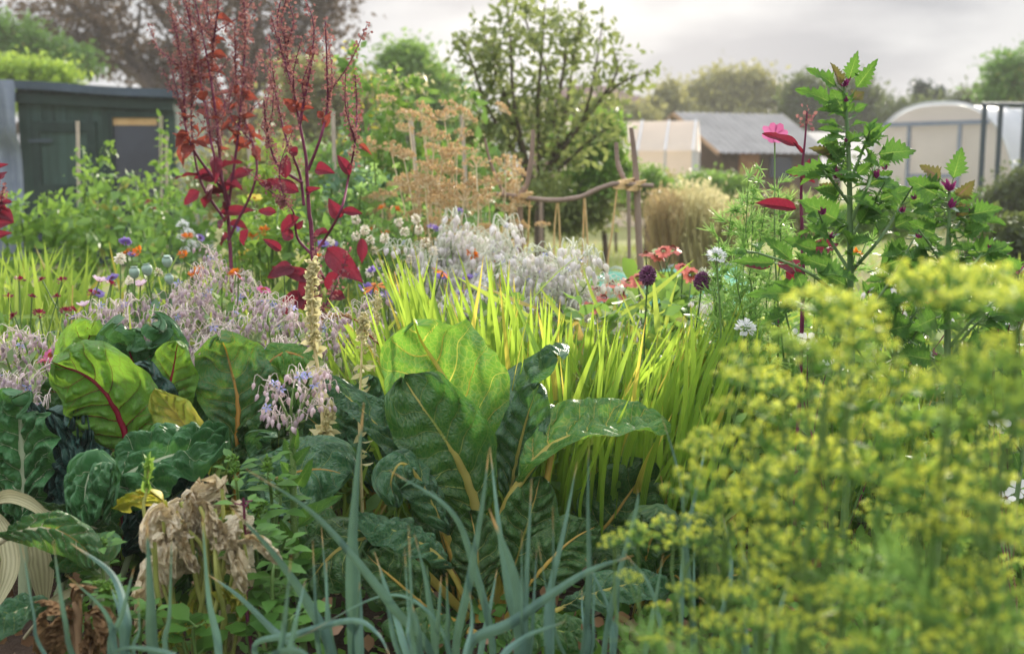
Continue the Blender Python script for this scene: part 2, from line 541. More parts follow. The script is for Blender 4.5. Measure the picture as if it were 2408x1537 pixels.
solid('stalk_straw', '#c9b47e', '#e3d3a2', 0.7, 30)
solid('stem_green', '#4d6b34', '#6f8a4a', 0.55, 20, 0.35)
solid('stem_dark', '#3d5a2c', '#587240', 0.55, 20, 0.35)
solid('stem_purple', '#5a2440', '#84405a', 0.7, 20, 0.15)
solid('stem_mauve', '#bfada6', '#dfd2c8', 0.6, 30)
solid('rib_amber', '#94782e', '#b89a4a', 0.45, 16, 0.4, 0.15, 30)
solid('rib_pale', '#8f8b68', '#bdb694', 0.45, 10, 0.4, 0.2, 30, stretch=(12, 12, 1))
solid('poppy_pod', '#7f9a8c', '#a4b8a8', 0.6, 30, 0.3)
solid('pod_pale', '#d2c8ae', '#ece4cf', 0.6, 40)
solid('cone_dark', '#5c1d16', '#8f3a1c', 0.8, 60)
solid('cone_orange', '#a04a14', '#c8761e', 0.8, 60)
solid('straw_pale', '#cdbb95', '#e2d6b8', 0.85, 20)
solid('mulch_chip', '#6a5548', '#9a8672', 0.9, 20)

leafm('lf_apple', '#56683e', '#86945c', '#a4b064', 0.44)
leafm('lf_copper', '#3a3329', '#5e5242', '#7a6246', 0.35)
leafm('lf_dark', '#39462e', '#56643e', '#7a8a44', 0.38)
leafm('lf_olive', '#6e7450', '#949466', '#bcb86a', 0.42)
leafm('lf_hedge', '#4c7630', '#7ca242', '#9cc050', 0.45)
leafm('lf_lime', '#6f9a38', '#a3bf4c', '#bcd458', 0.48)
leafm('lf_mid', '#47702f', '#74984a', '#92ba58', 0.42, c3='#9c9a4a')
leafm('lf_blue', '#3f6650', '#6e9272', '#86ab6a', 0.35)
leafm('lf_conifer', '#24382a', '#36503a', '#3f5a38', 0.2)
leafm('lf_dry', '#aa8e64', '#d0b486', '#dcbc8c', 0.45)
leafm('lf_feather', '#6a9c4c', '#a0c870', '#b8dc7c', 0.45)
leafm('lf_croc', '#44762a', '#8cb442', '#bcd850', 0.55, 0.35, 0.35, tip='#b08a3a', ribs=4)
leafm('lf_croc_old', '#a59a3c', '#cdbf58', '#e8d860', 0.55, 0.4, 0.3, tip='#96542a', ribs=4)
leafm('lf_leek', '#2b463d', '#64877a', '#6a8e6c', 0.2, 0.5, 0.35, tip='#b8925a', ribs=6, tipat=0.93, nscale=16)
leafm('lf_grass', '#6f9038', '#9db454', '#c3d45c', 0.45, c3='#bda660')
leafm('lf_orach', '#5e1426', '#8f2436', '#b83040', 0.36, 0.35, 0.45, c3='#a8482a')
leafm('lf_orach_up', '#8a3028', '#b8502f', '#e0653a', 0.45)
leafm('seed_orach', '#7c4c5c', '#ac7a74', '#b88478', 0.35, 0.9, 0.05)
leafm('lf_borage', '#6f8a5c', '#98ae7c', '#bccc94', 0.35, 0.6, 0.2)
leafm('bud_mauve', '#8c7086', '#fbf2f4', '#fbe8ea', 0.5, 0.7, 0.2)  # pale end of the colour stands in for the hairs' backlit halo
leafm('bud_cream', '#e6dfe2', '#ffffff', '#fffaf4', 0.5, 0.8, 0.1)  # whitened so the bud colour carries the backlit halo of the hairs
leafm('hair_pale', '#e6dad6', '#fbf4ee', '#fff8f0', 0.55, 0.7, 0.2)
leafm('fl_blue', '#7f88cf', '#b3b4e6', '#b8bcf0', 0.45)
leafm('fl_violet', '#7a62b0', '#a48fd0', '#b09ae0', 0.45)
leafm('fl_white', '#d3d6d6', '#f2f2ee', '#ffffff', 0.4)
leafm('fl_pink', '#b8387c', '#d878a8', '#e080b0', 0.4)
leafm('fl_palepink', '#dcb8d0', '#f2dcea', '#ffe4f4', 0.45)
leafm('fl_coral', '#c0484a', '#e68c7e', '#f09a88', 0.42)
leafm('fl_crimson', '#5a0d28', '#8f1a3c', '#a82048', 0.35)
leafm('fl_orange', '#c85a12', '#ea8a24', '#f89a30', 0.42)
leafm('fl_yellow', '#d8c23a', '#f0e060', '#f8ea70', 0.45)
leafm('fl_allium', '#6a3860', '#9a6088', '#b0708c', 0.35)
leafm('fl_fennel', '#d6d83c', '#f4f464', '#f6f870', 0.5)
leafm('fl_fennel_green', '#93b03c', '#b8cc50', '#cce060', 0.5)
leafm('fennel_thread', '#5f9050', '#94b868', '#a8d06c', 0.45)
leafm('lf_spinach', '#3a6a2a', '#5f8f3a', '#7fae44', 0.36, 0.5, 0.3)
leafm('lf_spinach_tip', '#5c5a2e', '#86783e', '#a88a4a', 0.4)
leafm('lf_magenta', '#6e1a52', '#9c3478', '#b04888', 0.3, 0.75, 0.2)
leafm('lf_silver', '#8ba292', '#b3c2b4', '#b8c8a8', 0.3, 0.7)
leafm('lf_weed', '#3f6a2c', '#64903f', '#8fb84a', 0.38, 0.5, 0.3)
leafm('lf_pale', '#b8ad78', '#ddd4a4', '#ece4b0', 0.4)
leafm('tarp_teal', '#58b39c', '#8cd0bd', '#a8e0cc', 0.5, 0.4, 0.4)
leafm('poly', '#e4e0dc', '#fbf7f2', '#fff0e0', 0.72, 0.35, 0.4, nscale=0.8)
leafm('poly_blue', '#c6cdd6', '#e9ecf0', '#eef0f4', 0.5, 0.3, 0.5, nscale=0.8)

veined('chard_bright', '#3d7530', '#5f9a44', '#84b840', '#d2c85c', '#eee46c', 0.50, vw=0.09, bump=0.7)
veined('chard_blue', '#2a5233', '#447650', '#5c9444', '#8ea658', '#a8b45a', 0.30, 0.32, 0.55, vw=0.04, holes=0.92, bump=0.8)
veined('chard_deep', '#24461f', '#3c6832', '#569038', '#8c9a4a', '#a8b058', 0.32, 0.36, 0.45, vw=0.04, holes=0.92, bump=0.8)
veined('chard_red', '#457a2c', '#6a9a3a', '#8cb83e', '#6a1a2c', '#5a1424', 0.48, 0.4, 0.4, vw=0.06, holes=0.95, bump=0.7)
veined('chard_orange', '#2f6038', '#4c8044', '#74a844', '#9a8038', '#c09838', 0.42, 0.38, 0.45, vw=0.05, holes=0.93, bump=0.7)
veined('chard_savoy', '#27522f', '#447846', '#5e9844', '#7d9c68', '#8aa860', 0.28, 0.42, 0.4, vw=0.05, bump=0.7, net=0.4, holes=0.95)
veined('kale_dark', '#1e3a34', '#33584e', '#446c48', '#64826c', '#6a8a5a', 0.2, 0.45, 0.4, vw=0.05, bump=0.7, net=0.4, holes=0.95)
veined('chard_sick', '#6f9038', '#a2b44a', '#d0d050', '#c2b45c', '#d8c860', 0.45, 0.45, 0.35, blotch='#d8c85a')
veined('withered', '#e2d2aa', '#fdf6e2', '#faeccb', '#ab9060', '#c0a068', 0.45, 0.85, 0.08, bump=1.0, net=0.8, holes=0.9)
veined('dead_leaf', '#8a6c4c', '#b8966c', '#c09a68', '#6a4e34', '#6a4a2c', 0.25, 0.85, 0.1, bump=0.9)
veined('sp_leaf', '#335e28', '#507f34', '#70a23e', '#7c9a50', '#98b454', 0.38, 0.5, 0.3, vw=0.08, net=0.3, bump=0.5)
veined('sp_leaf_top', '#4c5a34', '#6a5c4a', '#86843e', '#8a4460', '#8c5868', 0.36, 0.5, 0.3, vw=0.09, net=0.3, bump=0.5)
veined('orach_leaf', '#5c1a30', '#832a3e', '#982c40', '#4c0c20', '#6a1424', 0.36, 0.38, 0.45, vw=0.09, net=0.3, bump=0.5)
veined('orach_leaf_up', '#7c3830', '#95463a', '#b05844', '#6a1c24', '#8a3028', 0.38, 0.4, 0.4, vw=0.09, net=0.3, bump=0.5)
leafm('rib_yellow', '#c0ac58', '#e6d884', '#f4ea94', 0.68, 0.4, 0.45)
leafm('rib_red', '#7a0d2c', '#a8193c', '#c02848', 0.3, 0.4, 0.45)
leafm('rib_orange', '#a0702a', '#c49444', '#d0a048', 0.35, 0.4, 0.45)
leafm('rib_white', '#8b9c74', '#b6c09c', '#c0cc98', 0.25, 0.4, 0.45)
leafm('vein_green', '#7c8e48', '#a4b060', '#b4c060', 0.35, 0.4, 0.4)
leafm('stalk_pale', '#8a8862', '#a39f7e', '#d0cca4', 0.15, 0.5, 0.3, ribs=7, nscale=10)
solid('stem_silver', '#bcc0a8', '#dadccb', 0.8, 30, 0.1)
MT = MATS

# ================================================================== SETTING
def sheet(name, x0, x1, y0, y1, z, mat, nx=60, ny=60, amp=0.0, kind='structure'):
    xs = np.linspace(x0, x1, nx); ys = np.linspace(y0, y1, ny)
    X, Y = np.meshgrid(xs, ys, indexing='ij')
    Z = z + amp * (vnoise(X * 2.3, Y * 2.3, 3) + 0.5 * vnoise(X * 6, Y * 6, 5))
    m = MB(); m.grid(np.stack([X, Y, Z], -1)); o = m.build(name, mat); o['kind'] = kind
    return o
sheet("ground", -110, 110, -6, 150, -0.06, MT['turf'], 30, 30)
sheet('vegetable_bed', -6, 6, -1, 6.6, 0.0, MT['soil'], 140, 90, 0.018)
sheet('grass_path', -14, 14, 6.61, 34, 0.0, MT['turf'], 60, 60, 0.02)

m = MB()
n = 9000
p = np.stack([RS.uniform(-3, 5, n), RS.uniform(6.7, 15, n), np.zeros(n) - 0.01], 1)
m.inst(T_BLADE, dir_rots(np.stack([RS.normal(0, .35, n), RS.normal(0, .35, n), np.ones(n)], 1)), p, RS.uniform(.05, .14, n) * np.array(1.0))
tag(m.build('grass', MT['lf_grass']), None, None, kind='stuff')

leafm('lf_tan', '#a08c64', '#c4b084', '#d0b888', 0.4)
# ------------------------------------------------------------------ trees and bushes
def crown_mb(mb, blobs, Y, clump, nclump, nleaf, size, T=T_LEAF, up=0.6, mat=0, depth=0.8):
    for (cx, cy, rx, ry) in blobs:
        c = P(cx, cy, Y); a = px2m(rx, Y); b = px2m(ry, Y)
        d = unit(RS.normal(size=(nclump, 3)))
        rad = RS.uniform(0.15, 1, nclump) ** 0.45
        cc = c + d * rad[:, None] * np.array([a, max(a, b) * depth, b])
        cs = clump * RS.uniform(0.5, 1.35, nclump)
        pp = np.repeat(cc, nleaf, 0) + RS.normal(size=(nclump * nleaf, 3)) * np.repeat(cs, nleaf)[:, None] * np.array([1, 1, .75])
        r = np.clip(np.repeat(RS.uniform(0, .75, nclump), nleaf) + RS.uniform(0, .3, nclump * nleaf), 0, 1)
        pp[:, 2] = np.maximum(pp[:, 2], 0.03)
        mb.inst(T, rand_rots(len(pp), up), pp, size * RS.uniform(.6, 1.3, len(pp)), r, mat)

def limb(mb, a, b, r0, r1, wob=0.08, mat=0):
    a = np.asarray(a, float); b = np.asarray(b, float)
    L = np.linalg.norm(b - a)
    mid = [a + (b - a) * t + RS.normal(size=3) * wob * L for t in (.33, .66)]
    mb.tube([a] + mid + [b], [r0, r1], 7, mat, n=10)

def tree(name, label, cat, trunk_px, Y, blobs, leafmat, clump, nclump, nleaf, size, trunk_r=.12, limbs=True, group=None, T=T_LEAF, up=.6, woodmat='bark', depth=.8):
    base = G(trunk_px, Y); root = thing(name, label, cat, base, group)
    mb = MB(); crown_mb(mb, blobs, Y, clump, nclump, nleaf, size, T, up, depth=depth)
    part(mb, 'crown', MT[leafmat], root)
    mw = MB()
    zs = [P(b[0], b[1], Y) for b in blobs]
    low = min(z[2] for z in zs); hub = base + np.array([0, 0, max(low * .55, .12)])
    mw.tube([base - [0, 0, .1], (base + hub) / 2 + RS.normal(size=3) * .03, hub], [trunk_r, trunk_r * .75], 8, n=6)
    if limbs:
        for z, b in zip(zs, blobs):
            limb(mw, hub, z, trunk_r * .55, trunk_r * .12)
            for k in range(4):
                limb(mw, z + RS.normal(size=3) * .05, z + unit(RS.normal(size=3) + [0, 0, .6]) * px2m(max(b[2], b[3]), Y) * .8, trunk_r * .14, trunk_r * .04)
    part(mw, 'trunk', MT[woodmat], root)
    return root

tree('copper_beech', 'very tall dark copper-leaved tree towering behind the green shed', 'tree', 560, 28,
     [(200, 40, 150, 45), (300, 110, 130, 60), (190, 120, 80, 30), (330, -60, 150, 110), (480, 60, 120, 150), (560, -60, 190, 140), (600, 80, 110, 150),
      (730, 50, 85, 85), (660, 150, 80, 100), (420, 170, 90, 60), (760, -60, 80, 90)], 'lf_copper', .30, 34, 30, .17, .45)
tree('ash_tree', 'pale bluish-green tree at the far left behind the felt roof of the shed', 'tree', 40, 24,
     [(20, 95, 90, 50), (110, 125, 80, 40), (170, 150, 60, 30), (-60, 80, 80, 70)], 'lf_mid', .16, 40, 34, .13, .2)
tree('privet_hedge', 'bright yellow-green clipped hedge showing over the shed roof beside the pale tree', 'hedge', 40, 17,
     [(-20, 165, 60, 22), (60, 168, 70, 20), (130, 180, 40, 16), (30, 230, 110, 50)], 'lf_lime', .12, 40, 34, .09, .08, False)
tree('willow_bush', 'olive-yellow bushy tree filling the gap behind the two red plants', 'tree', 770, 20,
     [(770, 230, 90, 80), (720, 200, 60, 55), (850, 250, 60, 70), (760, 330, 130, 80), (690, 300, 70, 80)], 'lf_olive', .17, 60, 34, .11, .15)
tree('laburnum_tree', 'rounded light green tree with grey-tinged top standing behind the pale yellow seed stalks', 'tree', 970, 23,
     [(960, 180, 75, 55), (1010, 210, 70, 60), (930, 250, 85, 70), (1040, 270, 70, 70), (980, 330, 130, 80), (950, 135, 45, 22), (1090, 320, 50, 50)], 'lf_hedge', .17, 60, 34, .12, .18)
tree('oak_tree', 'broad rounded olive tree on the skyline above the grey-roofed wooden shed', 'tree', 1720, 48,
     [(1690, 225, 75, 65), (1770, 215, 65, 55), (1640, 255, 55, 50), (1820, 260, 50, 45), (1720, 280, 120, 40)], 'lf_olive', .32, 70, 30, .24, .3)
tree('hawthorn', 'small yellowish round tree on the skyline between the brown house roof and the oak', 'tree', 1575, 44,
     [(1570, 235, 34, 38), (1590, 270, 40, 34), (1540, 280, 40, 24)], 'lf_olive', .25, 60, 28, .2, .15)
tree('boundary_hedge', 'low grey-green boundary hedge below the brown house roof', 'hedge', 1430, 40,
     [(1420, 265, 60, 22), (1500, 275, 50, 22), (1340, 270, 60, 25), (1240, 280, 60, 30)], 'lf_olive', .25, 50, 28, .2, .1, False)
tree('sycamore_tree', 'dusky green tree on the skyline right behind the tall serrated plant', 'tree', 1960, 40,
     [(1940, 240, 60, 50), (2010, 230, 50, 45), (2045, 265, 40, 35), (1890, 215, 28, 30), (1890, 260, 50, 40), (1970, 300, 90, 40)], 'lf_dark', .25, 60, 30, .2, .2)
for px_, py_, h_, lab in ((2166, 212, 34, 'taller of the two dark conifers poking up behind the polytunnel'),
                          (2205, 226, 22, 'shorter dark conifer poking up behind the polytunnel')):
    root = thing('conifer', lab, 'tree', G(px_, 42), 'conifers behind the polytunnel')
    mb = MB()
    for k in range(9):
        t = k / 8
        crown_mb(mb, [(px_, py_ - 8 + t * 75, 4 + 20 * t, 6)], 42, .12, 12, 26, .12, T_QUAD, 0)
    part(mb, 'crown', MT['lf_conifer'], root)
    mw = MB(); mw.tube([G(px_, 42) - [0, 0, .1], P(px_, py_, 42)], [.12, .03], 7, n=5); part(mw, 'trunk', MT['bark'], root)
tree('skyline_hedge', 'dull brownish hedge line behind the polytunnel roof', 'hedge', 2320, 38,
     [(2250, 255, 40, 20), (2310, 240, 55, 24), (2370, 245, 50, 24), (2280, 280, 110, 24), (2130, 262, 60, 18)], 'lf_dark', .24, 50, 28, .17, .1, False)
tree('young_ash', 'airy bright green tree behind the black steel frame', 'tree', 2400, 25,
     [(2365, 170, 45, 40), (2400, 200, 50, 55), (2345, 215, 35, 35), (2450, 150, 60, 70)], 'lf_mid', .14, 36, 30, .12, .12)
tree('dark_hedge', 'deep green hedge below the black steel frame', 'hedge', 2390, 12,
     [(2370, 470, 60, 50), (2430, 450, 60, 60), (2330, 520, 50, 40), (2400, 540, 70, 40)], 'lf_dark', .08, 60, 40, .055, .04, False)
tree('dahlia_bush', 'dark leafy bush at the far right edge behind the serrated plants', 'bush', 2400, 7.5,
     [(2390, 560, 70, 45), (2330, 600, 50, 40), (2440, 620, 60, 50)], 'lf_dark', .05, 50, 30, .05, .02, False)
tree('elder_bush', 'light green bush in front of the grey-roofed wooden shed', 'bush', 1680, 17,
     [(1660, 430, 45, 20), (1720, 438, 40, 16), (1630, 440, 40, 16)], 'lf_hedge', .09, 40, 30, .07, .05, False)
tree('currant_bush', 'yellow-green bush in front of the pale greenhouse', 'bush', 1520, 13,
     [(1530, 425, 36, 26), (1490, 445, 40, 30), (1560, 450, 30, 20)], 'lf_hedge', .06, 40, 30, .055, .04, False)
for px_, x0, x1, top, lab, mt in ((1570, 1535, 1600, 440, 'straw-brown dry grass clump just right of the branch trellis post', 'lf_tan'),
                            (1640, 1600, 1680, 425, 'tallest pale dry grass clump left of the feathery green plants', 'lf_pale'),
                            (1700, 1660, 1740, 460, 'greyish dry grass clump against the feathery green plants', 'lf_olive')):
    Yg = 9.0; base = G(px_, Yg); root = thing('dry_grass_clump', lab, 'dry grass', base, 'dry grass clumps beyond the trellis')
    m = MB(); n = 420
    xs_ = RS.uniform(x0, x1, n); bx_ = px_ + (xs_ - px_) * .6
    A = np.stack([(bx_ - W / 2) / FPX * Yg, Yg + RS.normal(0, .14, n), np.zeros(n)], 1)
    B = np.array([P(x + RS.normal(0, 14), top + abs(RS.normal(0, 45)), Yg + RS.normal(0, .2)) for x in xs_])
    D = B - A; LL = np.linalg.norm(D, axis=1)
    m.inst(T_BLADE, dir_rots(D), A, np.stack([LL, np.full(n, .22), LL * .9], 1), RS.rand(n)); part(m, 'blades', MT[mt], root)
    m = MB(); k = 900; i = RS.randint(0, n, k); tt = RS.uniform(.72, 1.02, k)
    m.inst(T_LEAF, dir_rots(D[i] + RS.normal(size=(k, 3)) * .5), A[i] + D[i] * tt[:, None] + RS.normal(size=(k, 3)) * .02, RS.uniform(.02, .05, k), RS.rand(k)); part(m, 'plumes', MT['lf_pale' if mt != 'lf_tan' else 'lf_tan'], root)
tree('gooseberry_bush', 'olive-yellow bush between the apple tree and the branch trellis', 'bush', 1420, 9.6,
     [(1400, 340, 50, 50), (1440, 400, 45, 40), (1370, 430, 60, 40), (1420, 300, 30, 30), (1350, 350, 50, 50)], 'lf_hedge', .06, 46, 26, .055, .03, False)

for px_, Y_, blobs, mt, lab in ((2090, 11, [(2060, 520, 60, 40), (2120, 510, 60, 40), (2000, 530, 50, 40)], 'lf_hedge', 'green bean row in front of the polytunnel door'),
                          (2230, 13, [(2220, 490, 60, 34), (2290, 500, 50, 34), (2170, 500, 50, 30)], 'lf_mid', 'mid-green bean row in front of the polytunnel flank'),
                          (1880, 12, [(1860, 500, 60, 50), (1920, 520, 60, 40), (1800, 520, 40, 40)], 'lf_olive', 'olive bean row left of the polytunnel')):
    tree('bean_row', lab, 'bean plants', px_, Y_, blobs, mt, .07, 60, 34, .06, .02, False, group='bean rows before the polytunnel')

# apple tree with upright leafy shoots
root = thing('apple_tree', 'apple tree with upright leafy shoots standing behind the branch trellis', 'tree', G(1270, 8.5))
mb = MB(); mw = MB(); Y = 8.5
hub = P(1270, 470, Y)
mw.tube([G(1275, Y) - [0, 0, .1], P(1268, 560, Y), hub], [.045, .035], 8, n=8)
shoots = [[(1250, 420), (1210, 250), (1200, 90), (1190, -20)], [(1270, 420), (1265, 250), (1275, 120), (1282, 10)], [(1290, 400), (1330, 260), (1350, 130), (1372, 18)],
          [(1290, 400), (1370, 280), (1400, 160), (1418, 45)], [(1250, 420), (1150, 260), (1110, 150), (1085, 85)], [(1250, 420), (1180, 220), (1150, 120), (1135, 60)],
          [(1300, 380), (1400, 250), (1450, 170), (1440, 105)], [(1310, 350), (1420, 230), (1480, 185), (1532, 168)], [(1270, 400), (1290, 200), (1240, 60), (1235, 0)],
          [(1240, 420), (1120, 330), (1075, 290)], [(1310, 400), (1400, 320), (1440, 300)], [(1300, 300), (1330, 120), (1310, 40)], [(1220, 300), (1165, 170), (1160, 95)]]
for sh in shoots:
    dY = RS.uniform(-.5, .5)
    C = catmull([P(x, y, Y + dY * min(1, i / 2)) for i, (x, y) in enumerate(sh)], 60)
    mw.tube(C, [.018, .003], 6)
    n = 110 if sh[-1][0] > 1425 else 230
    t = RS.uniform(.12, 1, n)
    pp = C[(t * 59).astype(int)] + RS.normal(size=(n, 3)) * (.125 - .075 * t)[:, None]
    mb.inst(T_LEAF, rand_rots(n, .3), pp, RS.uniform(.045, .085, n), np.clip(RS.rand() * .5 + RS.rand(n) * .5, 0, 1))
crown_mb(mb, [(1240, 330, 110, 110), (1270, 300, 90, 100), (1180, 380, 90, 90), (1270, 420, 100, 70), (1130, 300, 50, 50)], Y, .08, 15, 13, .065)
part(mb, 'crown', MT['lf_apple'], root); part(mw, 'trunk', MT['bark'], root)

for px_, Y_, blobs, mt, lab in ((1290, 9.6, [(1200, 500, 50, 50), (1260, 470, 60, 60), (1330, 500, 60, 50), (1390, 490, 40, 40)], 'lf_apple', 'tangled bush under the apple tree behind the trellis strings'),
                          (1450, 14, [(1420, 430, 60, 50), (1500, 470, 60, 40), (1350, 440, 60, 50), (1560, 460, 50, 40)], 'lf_olive', 'olive bramble thicket hiding the foot of the greenhouse'),
                          (1130, 10.5, [(1080, 420, 70, 80), (1140, 460, 70, 70), (1010, 440, 70, 80)], 'lf_hedge', 'light green thicket left of the apple trunk'),
                          (880, 9.5, [(850, 420, 80, 90), (930, 440, 70, 80), (770, 430, 80, 90)], 'lf_mid', 'dense green thicket behind the pale yellow seed stalks'),
                          (620, 10, [(580, 420, 60, 90), (660, 420, 80, 100), (500, 430, 50, 80)], 'lf_olive', 'dull green thicket behind the denser red plant')):
    tree('thicket', lab, 'thicket', px_, Y_, blobs, mt, .075, 46, 30, .06, .02, False, group='thickets beyond the bed')
# ------------------------------------------------------------------ buildings
def rot2(a):
    return np.array([[math.cos(a), -math.sin(a), 0], [math.sin(a), math.cos(a), 0], [0, 0, 1]])

# green shed: local x along the front (to the right), y away, z up
Y = 12.0
b0 = G(62, Y); R = rot2(math.radians(4))
root = thing('green_shed', 'dark green painted garden shed with a grey felt roof', 'shed', b0)
def L_(x, y, z): return b0 + R @ np.array([x, y, z])
wS, dS, hL, hR = 1.60, 1.9, 1.88, 1.79
m = MB()
for k in range(13):      # upright boards
    x0 = wS * k / 13; z1 = hL + (hR - hL) * (k + .5) / 13
    m.box(L_(x0 + wS / 26, -.012, z1 / 2), (wS / 13 - .006, .024, z1), R)
m.box(L_(wS / 2, dS / 2 + .03, .87), (wS - .02, dS - .06, 1.74), R)
part(m, 'wall', MT['shed_green'], root, False)
m = MB()
Pg = np.array([[L_(x, y, hL + .03 + (hR - hL) * x / wS + .005 * math.sin(x * 5 + y)) for y in np.linspace(-.14, dS + .1, 8)] for x in np.linspace(-.35, wS + .08, 14)])
m.grid(Pg)
edge = np.array([[L_(x, -.14, hL + .03 + (hR - hL) * x / wS - t + .005 * math.sin(x * 5 - .14)) + R @ np.array([0, .01 * math.sin(9 * x) * t * 9, 0]) for t in np.linspace(0, .085, 4)] for x in np.linspace(-.35, wS + .08, 24)])
m.grid(edge)
edge = np.array([[L_(wS + .08, y, hR + .03 - t) for t in (0, .04, .08)] for y in np.linspace(-.14, dS + .1, 6)])
m.grid(edge)
part(m, 'roof', MT['felt'], root)
m = MB()
m.box(L_(wS / 2, -.055, 1.70), (wS, .05, .10), R @ np.array([[1, 0, 0], [0, 1, 0], [-.05, 0, 1]]))
part(m, 'fascia', MT['shed_dark'], root, False)
m = MB(); dx0, dx1 = .13, .80
m.box(L_((dx0 + dx1) / 2, -.045, .76), (dx1 - dx0, .03, 1.48), R)
door = part(m, 'door', MT['shed_green'], root, False)
m = MB()
for x in (dx0 + .05, dx1 - .05): m.box(L_(x, -.071, .76), (.09, .02, 1.48), R)
for z in (.1, .8, 1.44): m.box(L_((dx0 + dx1) / 2, -.071, z), (dx1 - dx0 - .19, .02, .1), R)
part(m, 'door_frame', MT['shed_dark'], door, False)
m = MB(); m.box(L_(dx1 - .07, -.09, .95), (.03, .02, .09), R); part(m, 'latch', MT['alu'], door, False)
for z in (.3, 1.3):
    m = MB(); m.box(L_(dx0 + .10, -.086, z), (.24, .012, .035), R); part(m, 'hinge', MT['black_steel'], door, False)
wx0, wx1 = .96, 1.44
m = MB(); m.box(L_((wx0 + wx1) / 2, -.028, 1.08), (wx1 - wx0, .01, .92), R); win = part(m, 'window', MT['dark_glass'], root, False)
m = MB()
for x in (wx0 - .02, wx1 + .02): m.box(L_(x, -.045, 1.08), (.05, .035, 1.02), R)
for z in (.59, 1.57): m.box(L_((wx0 + wx1) / 2, -.045, z), (wx1 - wx0 - .01, .035, .05), R)
part(m, 'window_frame', MT['shed_dark'], win, False)
m = MB(); m.box(L_((wx0 + wx1) / 2 - .01, -.036, 1.50), (wx1 - wx0 - .03, .006, .075), R); part(m, 'tan_strip', MT['tan_strip'], win, False)  # tan strip across the top of the window
# felt sheet hanging over the corner
m = MB()
xs = np.linspace(-.36, .03, 20); zs = np.linspace(hL + .03, .05, 22)
Pg = np.array([[L_(x, -.16 - .035 * math.sin(x * 34 + z * 1.5) - .03 * math.sin(z * 5 + x * 9) + (.10 if z < 1.38 else 0) * min(1, (1.38 - z) * 6), z) for z in zs] for x in xs])
m.grid(Pg); part(m, 'felt_drape', MT['felt_light'], root)

# shed with the grey roof
Y = 22.0
b0 = np.array([(1692 - W / 2) / FPX * Y, Y, 0]); a_ = math.atan2(.37, .93); R = rot2(a_)
root = thing('wooden_shed', 'weathered brown wooden shed with a low grey sheet roof', 'shed', b0)
def L_(x, y, z): return b0 + R @ np.array([x, y, z])
Ls, dp, he, hr_ = 2.3, 3.0, 1.42, 2.12
m = MB()
for k in range(8):
    m.box(L_(Ls / 2, .05 + .004 * (k % 2), .09 + k * .17), (Ls, .05, .165), R)
for k in range(11):
    z = .09 + k * .17; inset = max(0, (z - he) / (hr_ - he) * dp / 2)
    m.box(L_(.03 + .004 * (k % 2), dp / 2, z), (.05, dp - 2 * inset - .2, .165), R)
m.box(L_(Ls / 2 + .1, dp / 2, .7), (Ls - .3, dp - .3, 1.4), R)
part(m, 'wall', MT['old_board'], root, False)
m = MB()
for s in (0, 1):
    y0, y1 = (-.25, dp / 2) if s == 0 else (dp + .2, dp / 2 + .004)
    z0 = he - .10
    Pg = np.array([[L_(x, y0 + (y1 - y0) * t, z0 + (hr_ + .04 - z0) * t + .012 * math.cos(x * 40)) for t in np.linspace(0, 1, 6)] for x in np.linspace(-.2, Ls + .1, 90)])
    m.grid(Pg)
part(m, 'roof', MT['roof_sheet'], root)
m = MB()
for y0, y1 in ((-.25, dp / 2), (dp + .2, dp / 2)):
    m.tube([L_(-.21, y0, he - .13), L_(-.21, y1, hr_)], [.05, .05], 4, n=4)
part(m, 'barge_board', MT['pale_board'], root, False)
m = MB(); m.box(L_(.62, .005, 1.1), (.45, .03, .42), R); part(m, 'orange_board', MT['orange_board'], root, False)
m = MB(); m.box(L_(1.35, .01, 1.05), (.5, .03, .4), R); part(m, 'window', MT['dark_glass'], root, False)
# lean-to: lower roof continuing to the right
m = MB()
Pg = np.array([[L_(Ls + .12 + x, -.2 + t * 1.6, he - .12 + .5 * t) for t in np.linspace(0, 1, 4)] for x in np.linspace(0, 1.6, 6)])
m.grid(Pg); part(m, 'lean_to_roof', MT['roof_sheet'], root)

# pale greenhouse left of it
Y = 20.0
b0 = np.array([(1625 - W / 2) / FPX * Y, Y, 0]); R = rot2(math.radians(180 - 12))
root = thing('greenhouse', 'pale plastic-glazed greenhouse between the apple tree and the wooden shed', 'greenhouse', b0)
def L_(x, y, z): return b0 + R @ np.array([x, y, z])
Lg, dg, hg, rg = 2.4, 1.5, 1.35, 1.86
m = MB()
for q in ([(0, 0, 0), (Lg, 0, 0), (0, 0, hg), (Lg, 0, hg)], [(0, -dg, 0), (Lg, -dg, 0), (0, -dg, hg), (Lg, -dg, hg)], [(0, 0, 0), (0, -dg, 0), (0, 0, hg), (0, -dg, hg)],
          [(0, 0, hg), (0, -dg, hg), (0, -dg / 2 + .02, rg), (0, -dg / 2 - .02, rg)]):
    m.add([L_(*v) for v in q], [(0, 1, 3, 2)])
part(m, 'glazing', MT['poly'], root, False)
m = MB()
m.add([L_(*v) for v in [(-.05, .06, hg - .02), (Lg, .06, hg - .02), (-.05, -dg / 2, rg + .01), (Lg, -dg / 2, rg + .01)]], [(0, 1, 3, 2)])
m.add([L_(*v) for v in [(-.05, -dg - .06, hg - .02), (Lg, -dg - .06, hg - .02), (-.05, -dg / 2, rg + .012), (Lg, -dg / 2, rg + .012)]], [(0, 1, 3, 2)])
part(m, 'roof', MT['poly'], root, False)
m = MB()
for x in np.linspace(0, Lg, 6):
    m.tube([L_(x, .03, 0), L_(x, .03, hg), L_(x, -dg / 2, rg + .03)], [.02, .02], 4)
